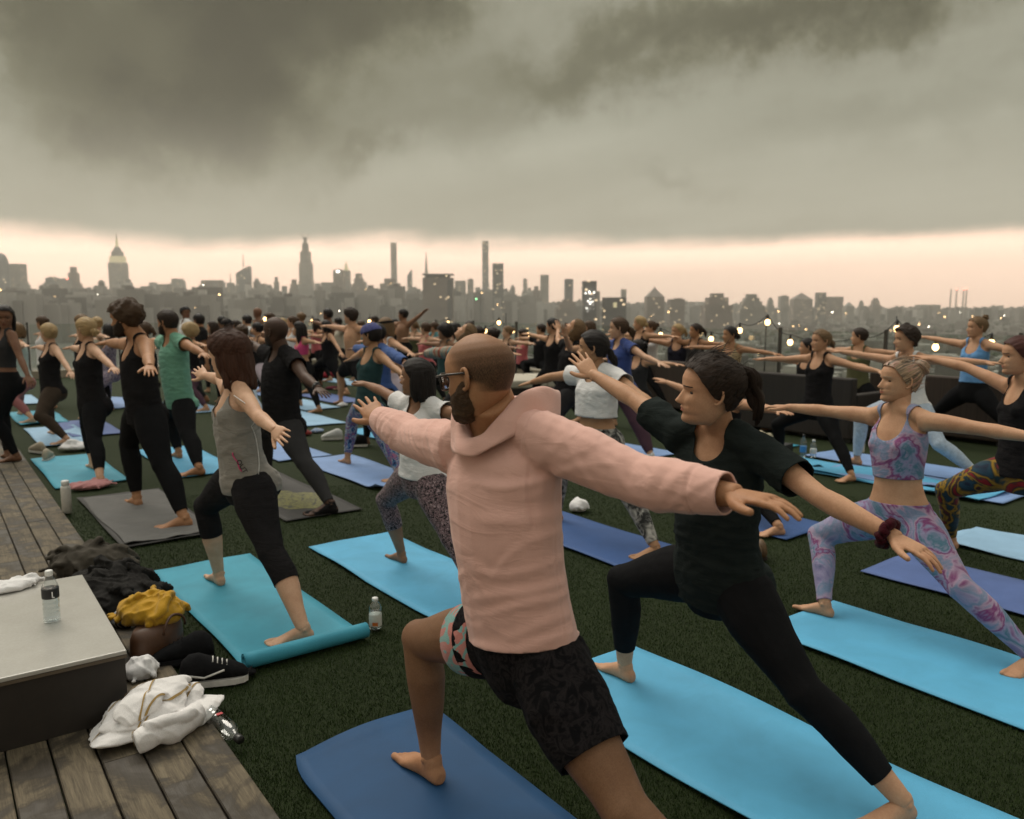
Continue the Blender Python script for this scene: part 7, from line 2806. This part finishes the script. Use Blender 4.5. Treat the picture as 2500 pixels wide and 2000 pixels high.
heap('pink_cloth', 'rumpled dusty pink cloth at the near end of the turquoise mat', 'clothing', fabric('dusty_pink', (.42, .19, .19), .95, .12, 400, 9, .3), (p[0], p[1], .0), (.25, .17, .10), 71, rz=.1, parts=18, fat=.40)
p = gnd(190, 1098, 0)
heap('pillow', 'small white pillow on the far end of the turquoise mat', 'pillow', WHITE, (p[0], p[1], .012), (.26, .20, .13), 81, parts=4, fat=.8)
for i, (px_, py_, rz_) in enumerate(((92, 1105, 2.0), (118, 1122, 1.2))):
    p = gnd(px_, py_, 0)
    shoe((p[0], p[1], 0), rz_, ('beige trainer with dark lining left of the white pillow', 'beige trainer on its side nearest the deck')[i], fabric('beige_canvas', (.38, .33, .25), .9), SOLEW, None, .26)
p = gnd(870, 1090, 0)
shoe((p[0], p[1], 0), 2.6, 'black shoe with white sole left of the blue patterned leggings', BSH, SOLEW, None, .28)
p = gnd(812, 1073, 0)
shoe((p[0], p[1], 0), 2.7, 'white trainer beside the black shoe, middle rows', fabric('white_canvas', (.6, .6, .58), .9), SOLEW, None, .27)
p = gnd(775, 1055, 0)
heap('crumpled_shirt', 'pale blue and white crumpled shirt on the turf, middle rows', 'clothing', blotch('blue_white_print', [(.6, .6, .62), (.12, .22, .4), (.55, .56, .6)], 30, 2, 1), (p[0], p[1], 0), (.14, .10, .07), 91, 3.4, 48, .35)
p = gnd(745, 1062, 0)
heap('red_cloth', 'dark red cloth lying near the pale mats', 'clothing', fabric('dark_red', (.16, .02, .018), .9), (p[0], p[1], 0), (.14, .10, .10), 93, 3.4, 48, .35)
p = gnd(800, 922, 0)
heap('red_bag', 'bright red bag behind the lunging woman', 'bag', fabric('bright_red', (.40, .02, .04), .8), (p[0], p[1], 0), (.24, .18, .22), 95, 2.6, 48, .25)
p = gnd(812, 950, 0)
heap('maroon_bag', 'dark maroon bundle near the lunging woman', 'bag', fabric('maroon', (.12, .012, .03), .85), (p[0], p[1], 0), (.24, .16, .10), 97, 2.6, 48, .25)
p = gnd(835, 992, 0)
heap('white_bundle', 'small white bundle on the turf in the middle rows', 'clothing', WHITE, (p[0], p[1], 0), (.14, .10, .09), 99, 3.2, 48, .35)
p = gnd(1850, 1105, 0)
heap('canvas_bag', 'beige canvas bag beside the sofa, behind the dark ponytail', 'bag', fabric('beige_bag', (.36, .32, .22), .9), (p[0], p[1], .10), (.22, .20, .22), 101, 2.4, 60, .30)
g = Geo()
g.box((-.30, -.28, 0), (.30, .28, .10))
o = link('floor_tray', g.mesh('floor_tray', [plain('black_tray', (.012, .012, .012), .6)], False))
o.location = (p[0], p[1], 0)
o.rotation_euler = (0, 0, .2)
tag(o, 'flat black tray box under the beige canvas bag', 'box')
p = gnd(1412, 1248, 0)
heap('white_tote', 'white tote bag behind the pink sleeve', 'bag', WHITE, (p[0] + .02, p[1] + .02, 0), (.11, .10, .16), 103, 2.6, 48, .3)
p = gnd(1846, 1368, 0)
for i, (dx, dy, rz_) in enumerate(((0, 0, .6), (.10, .06, .9))):
    shoe((p[0] + dx, p[1] + dy, 0), rz_, ('tan brown sandal on the turf between the blue mats', 'second tan sandal, slightly farther off')[i], plain('tan_strap', (.10, .055, .02), .6, var=.4), plain('dark_sole', (.03, .02, .015), .7), None, .25)
M_BL = plain('label_blue', (.05, .22, .50), .5, bump=0)
for i, (px_, py_, h_, cap_) in enumerate(((1960, 1118, .26, M_BCAP), (1985, 1118, .20, M_WCAP))):
    p = gnd(px_, py_, 0)
    bottle((p[0], p[1], 0), ('clear bottle with black cap and blue label, middle right', 'white-capped bottle next to the blue-labelled one')[i], cap_, h_, .034, lab=(.25, .5, M_BL if i == 0 else M_WCAP), water=.5)
p = gnd(2100, 1105, 0)
bottle((p[0], p[1], 0), 'white bottle just left of the marbled crop top', M_WCAP, .26, .045, body=plain('bottle_white', (.62, .6, .56), .45, bump=0), water=0)

# ================================================================== lounge furniture
def wicker(name, c):
    k = NT(name)
    b = k.n('ShaderNodeTexBrick')
    k.l(k.co('Object', (1, 1, 1)), b.inputs[0])
    b.inputs['Scale'].default_value = 28
    b.inputs['Color1'].default_value = (*c, 1)
    b.inputs['Color2'].default_value = (*[x * 1.5 for x in c], 1)
    b.inputs['Mortar'].default_value = (*[x * .3 for x in c], 1)
    k.col(b.outputs[0])
    k.set(Roughness=.7)
    k.bump(b.outputs[1], .6, .01)
    return k.m


M_WICK = wicker('dark_wicker', (.020, .014, .011))
M_WICK2 = wicker('brown_wicker', (.045, .030, .022))
CUSH = fabric('cream_cushion', (.50, .46, .38), .95, .06, 400, 4, .2, .2)


def cushion(root, lo, hi, m=CUSH, name='cushion'):
    g = Geo()
    g.box(lo, hi)
    o = link(name, g.mesh(name, [m]), None, root)
    b = o.modifiers.new('bevel', 'BEVEL')
    b.width, b.segments = .035, 4


def sofa(loc, rz, label, L=1.9, m=M_WICK, back=.78, dp=.82):
    root = tag(empty('sofa', loc, rz), label, 'sofa', 'lounge seats along the roof edge')
    for nm, lo, hi in (('seat_base', (-L / 2 + .12, -dp / 2 + .13, .06), (L / 2 - .12, dp / 2, .32)), ('backrest', (-L / 2, -dp / 2, .04), (L / 2, -dp / 2 + .13, back)),
                       ('armrest', (-L / 2, -dp / 2 + .132, .04), (-L / 2 + .118, dp / 2, .58)), ('armrest', (L / 2 - .118, -dp / 2 + .132, .04), (L / 2, dp / 2, .58))):
        g = Geo()
        g.box(lo, hi)
        o = link(nm, g.mesh(nm, [m], False), None, root)
        b = o.modifiers.new('bevel', 'BEVEL')
        b.width, b.segments = .02, 2
    for sx in (-1, 1):
        for sy in (-1, 1):
            g = Geo()
            g.box((sx * (L / 2 - .06) - .03, sy * (dp / 2 - .06) - .03, 0), (sx * (L / 2 - .06) + .03, sy * (dp / 2 - .06) + .03, .045))
            link('foot', g.mesh('foot', [M_POST], False), None, root)
    n = 2
    w = (L - .26) / n
    for i in range(n):
        cushion(root, (-L / 2 + .13 + i * w + .004, -dp / 2 + .14, .32), (-L / 2 + .13 + (i + 1) * w - .004, dp / 2 - .01, .46))
    return root


def at_depth(px_, Z, z=0.0):
    d = ray(px_, HOR)
    d = d / (d @ (FW * np.array([1, 1, 0]) / math.cos(PITCH)))
    return (d[0] * Z, d[1] * Z, z)


sofa(at_depth(1965, 10.6), math.radians(-90), 'dark wicker sofa with its back to us behind the black tank woman', 1.9)
sofa(at_depth(2330, 10.3), math.radians(-90), 'brown wicker sofa behind the sky blue top', 1.7, M_WICK2)
sofa(at_depth(1660, 13.2), math.radians(-90), 'brown wicker sofa behind the navy tank woman', 2.2, M_WICK2)
sofa(at_depth(1500, 15.5), math.radians(-90), 'dark wicker sofa half hidden behind the royal blue T-shirt', 2.0)
db = tag(empty('daybed', at_depth(1305, 14.0), math.radians(-20)), 'low black daybed with cream cushions right of the bald head', 'daybed')
g = Geo()
g.box((-.95, -.7, 0), (.95, .7, .30))
link('base', g.mesh('base', [M_WICK], False), None, db)
cushion(db, (-.94, -.69, .30), (-.005, .69, .44))
cushion(db, (.005, -.69, .30), (.94, .69, .44))
tb = tag(empty('side_table', at_depth(1850, 12.4)), 'small table with a cream top left of the dark sofa', 'table')
g = Geo()
g.box((-.3, -.3, .42), (.3, .3, .46))
link('table_top', g.mesh('table_top', [CUSH], False), None, tb)
g = Geo()
g.box((-.27, -.27, 0), (.27, .27, .419))
link('table_base', g.mesh('table_base', [M_WICK], False), None, tb)

# ================================================================== string lights along the balustrade
M_BULB = plain('bulb_glow', (1, .8, .5), .4, emit=(1.0, .60, .24), es=5.0, bump=0)
M_WIRE = plain('black_wire', (.012, .012, .012), .6, bump=0)


def on_plane(px_, py_, axis, val):
    d = ray(px_, py_)
    t = val / d[axis]
    return np.array([0, 0, CAMH]) + d * t


def string_light(label, pts, sag, poles):
    root = tag(empty('string_lights', (0, 0, 0)), label, 'string lights')
    pts = np.array(pts)
    g = Geo()
    path = []
    for a_, b_ in zip(pts[:-1], pts[1:]):
        for t in np.linspace(0, 1, 9)[:-1]:
            q = a_ * (1 - t) + b_ * t
            q = q + np.array([0, 0, .13 - sag * 4 * t * (1 - t)])
            path.append(q)
    path.append(pts[-1] + np.array([0, 0, .13]))
    g.path(path, .007, 6)
    link('wire', g.mesh('wire', [M_WIRE]), None, root)
    bm, sm2 = None, None
    g = Geo()
    g.ell((0, 0, 0), (.042, .042, .050), 14, 10)
    bm = g.mesh('bulb', [M_BULB])
    g = Geo()
    g.path([(0, 0, .045), (0, 0, .13)], [.02, .016], 8)
    sm2 = g.mesh('socket', [M_WIRE])
    for q in pts:
        o = link('bulb', bm, None, root)
        o.location = q
        s = link('socket', sm2, None, root)
        s.location = q
    for x_, y_, h_ in poles:
        g = Geo()
        g.path([(x_, y_, 0), (x_, y_, h_)], .012, 8)
        link('pole', g.mesh('pole', [M_POST]), None, root)


far_px = [(560, 812), (647, 779), (763, 784), (843, 822), (902, 785), (970, 805), (1013, 807), (1094, 788), (1140, 806)]
string_light('warm bulbs strung along the far balustrade', [on_plane(x_, y_, 1, YF - .5) for x_, y_ in far_px], .05, [(on_plane(647, 700, 1, YF - .4)[0], YF - .4, 1.45), (on_plane(902, 700, 1, YF - .4)[0], YF - .4, 1.45)])
rt_px = [(1185, 808), (1218, 788), (1252, 808), (1289, 817), (1435, 815), (1613, 818), (1736, 828), (1806, 807), (1874, 787), (1929, 836), (2102, 843), (2190, 803), (2284, 848), (2420, 838)]
string_light('warm bulbs strung along the right hand balustrade', [on_plane(x_, y_, 0, XR - .4) for x_, y_ in rt_px], .10, [(XR - .3, on_plane(1874, 700, 0, XR - .3)[1], 1.5), (XR - .3, on_plane(2193, 700, 0, XR - .3)[1], 1.5), (XR - .3, on_plane(1235, 700, 0, XR - .3)[1], 1.5)])

finish_bundles()
V, T = REMESH['bundle208'][1]
for a_, off_ in ((.35, -.07), (.55, .015), (.2, .10)):               # woven stripes following the folds
    nx, ny = -math.sin(a_), math.cos(a_)
    s_ = np.abs(V[:, 0] * nx + V[:, 1] * ny - off_ - .02 * np.sin(V[:, 0] * 16 + off_ * 40))
    N = vnormals(V, T)
    P2, T2 = isocut(V + N * .0045, T, np.minimum(.0035 - s_, N[:, 2] + .25))
    link('gold_stripe', mesh_np('gold_stripe', P2, T2, [M_GOLD]), None, TOWEL)
# printed word and pink squiggle low on the grey tank
_J = [j for k_, j, _s in PEOPLE if k_ == 'greytank'][0]
V, T = REMESH['greytankt'][1]


def surf_at(px_, py_):
    d = V - np.array([0, 0, CAMH])
    dep = d @ FW
    sx = 1250 + FPX * (d @ RT) / dep
    sy = 1000 - FPX * (d @ UPV) / dep
    m = np.hypot(sx - px_, sy - py_) < 12
    i = np.where(m)[0]
    if len(i) == 0:
        i = [np.argmin(np.hypot(sx - px_, sy - py_))]
    i = i[np.argmin(dep[i])]
    return V[i], vnormals(V, T)[i]


q, nn = surf_at(590, 1150)
cu = bpy.data.curves.new('printed_word', 'FONT')
cu.body = 'OUT'
cu.size = .036
cu.extrude = .0006
cu.align_x = 'CENTER'
cu.align_y = 'CENTER'
cu.materials.append(BLK2)
o = bpy.data.objects.new('tmp', cu)
COL.objects.link(o)
_me = bpy.data.meshes.new_from_object(o.evaluated_get(bpy.context.evaluated_depsgraph_get()))
bpy.data.objects.remove(o)
o = link('printed_word', _me)
xa = nrm(np.array([RT[0], RT[1], -1.6]))
xa = nrm(xa - nn * (xa @ nn))
ya = np.cross(nn, xa)
M = np.eye(4)
M[:3, 0], M[:3, 1], M[:3, 2], M[:3, 3] = xa, ya, nn, q + nn * .008 - np.array(_J['root'].location)
o.parent = _J['root']
o.matrix_local = Matrix(M.tolist())
g = Geo()
pts = []
for i in range(7):
    q2, n2 = surf_at(560 + i * 4.0, 1112 + i * 8)
    pts.append(q2 + n2 * .005 - np.array(_J['root'].location))
g.path(pts, .003, 6)
link('pink_squiggle', g.mesh('pink_squiggle', [HOTPK]), None, _J['root'])
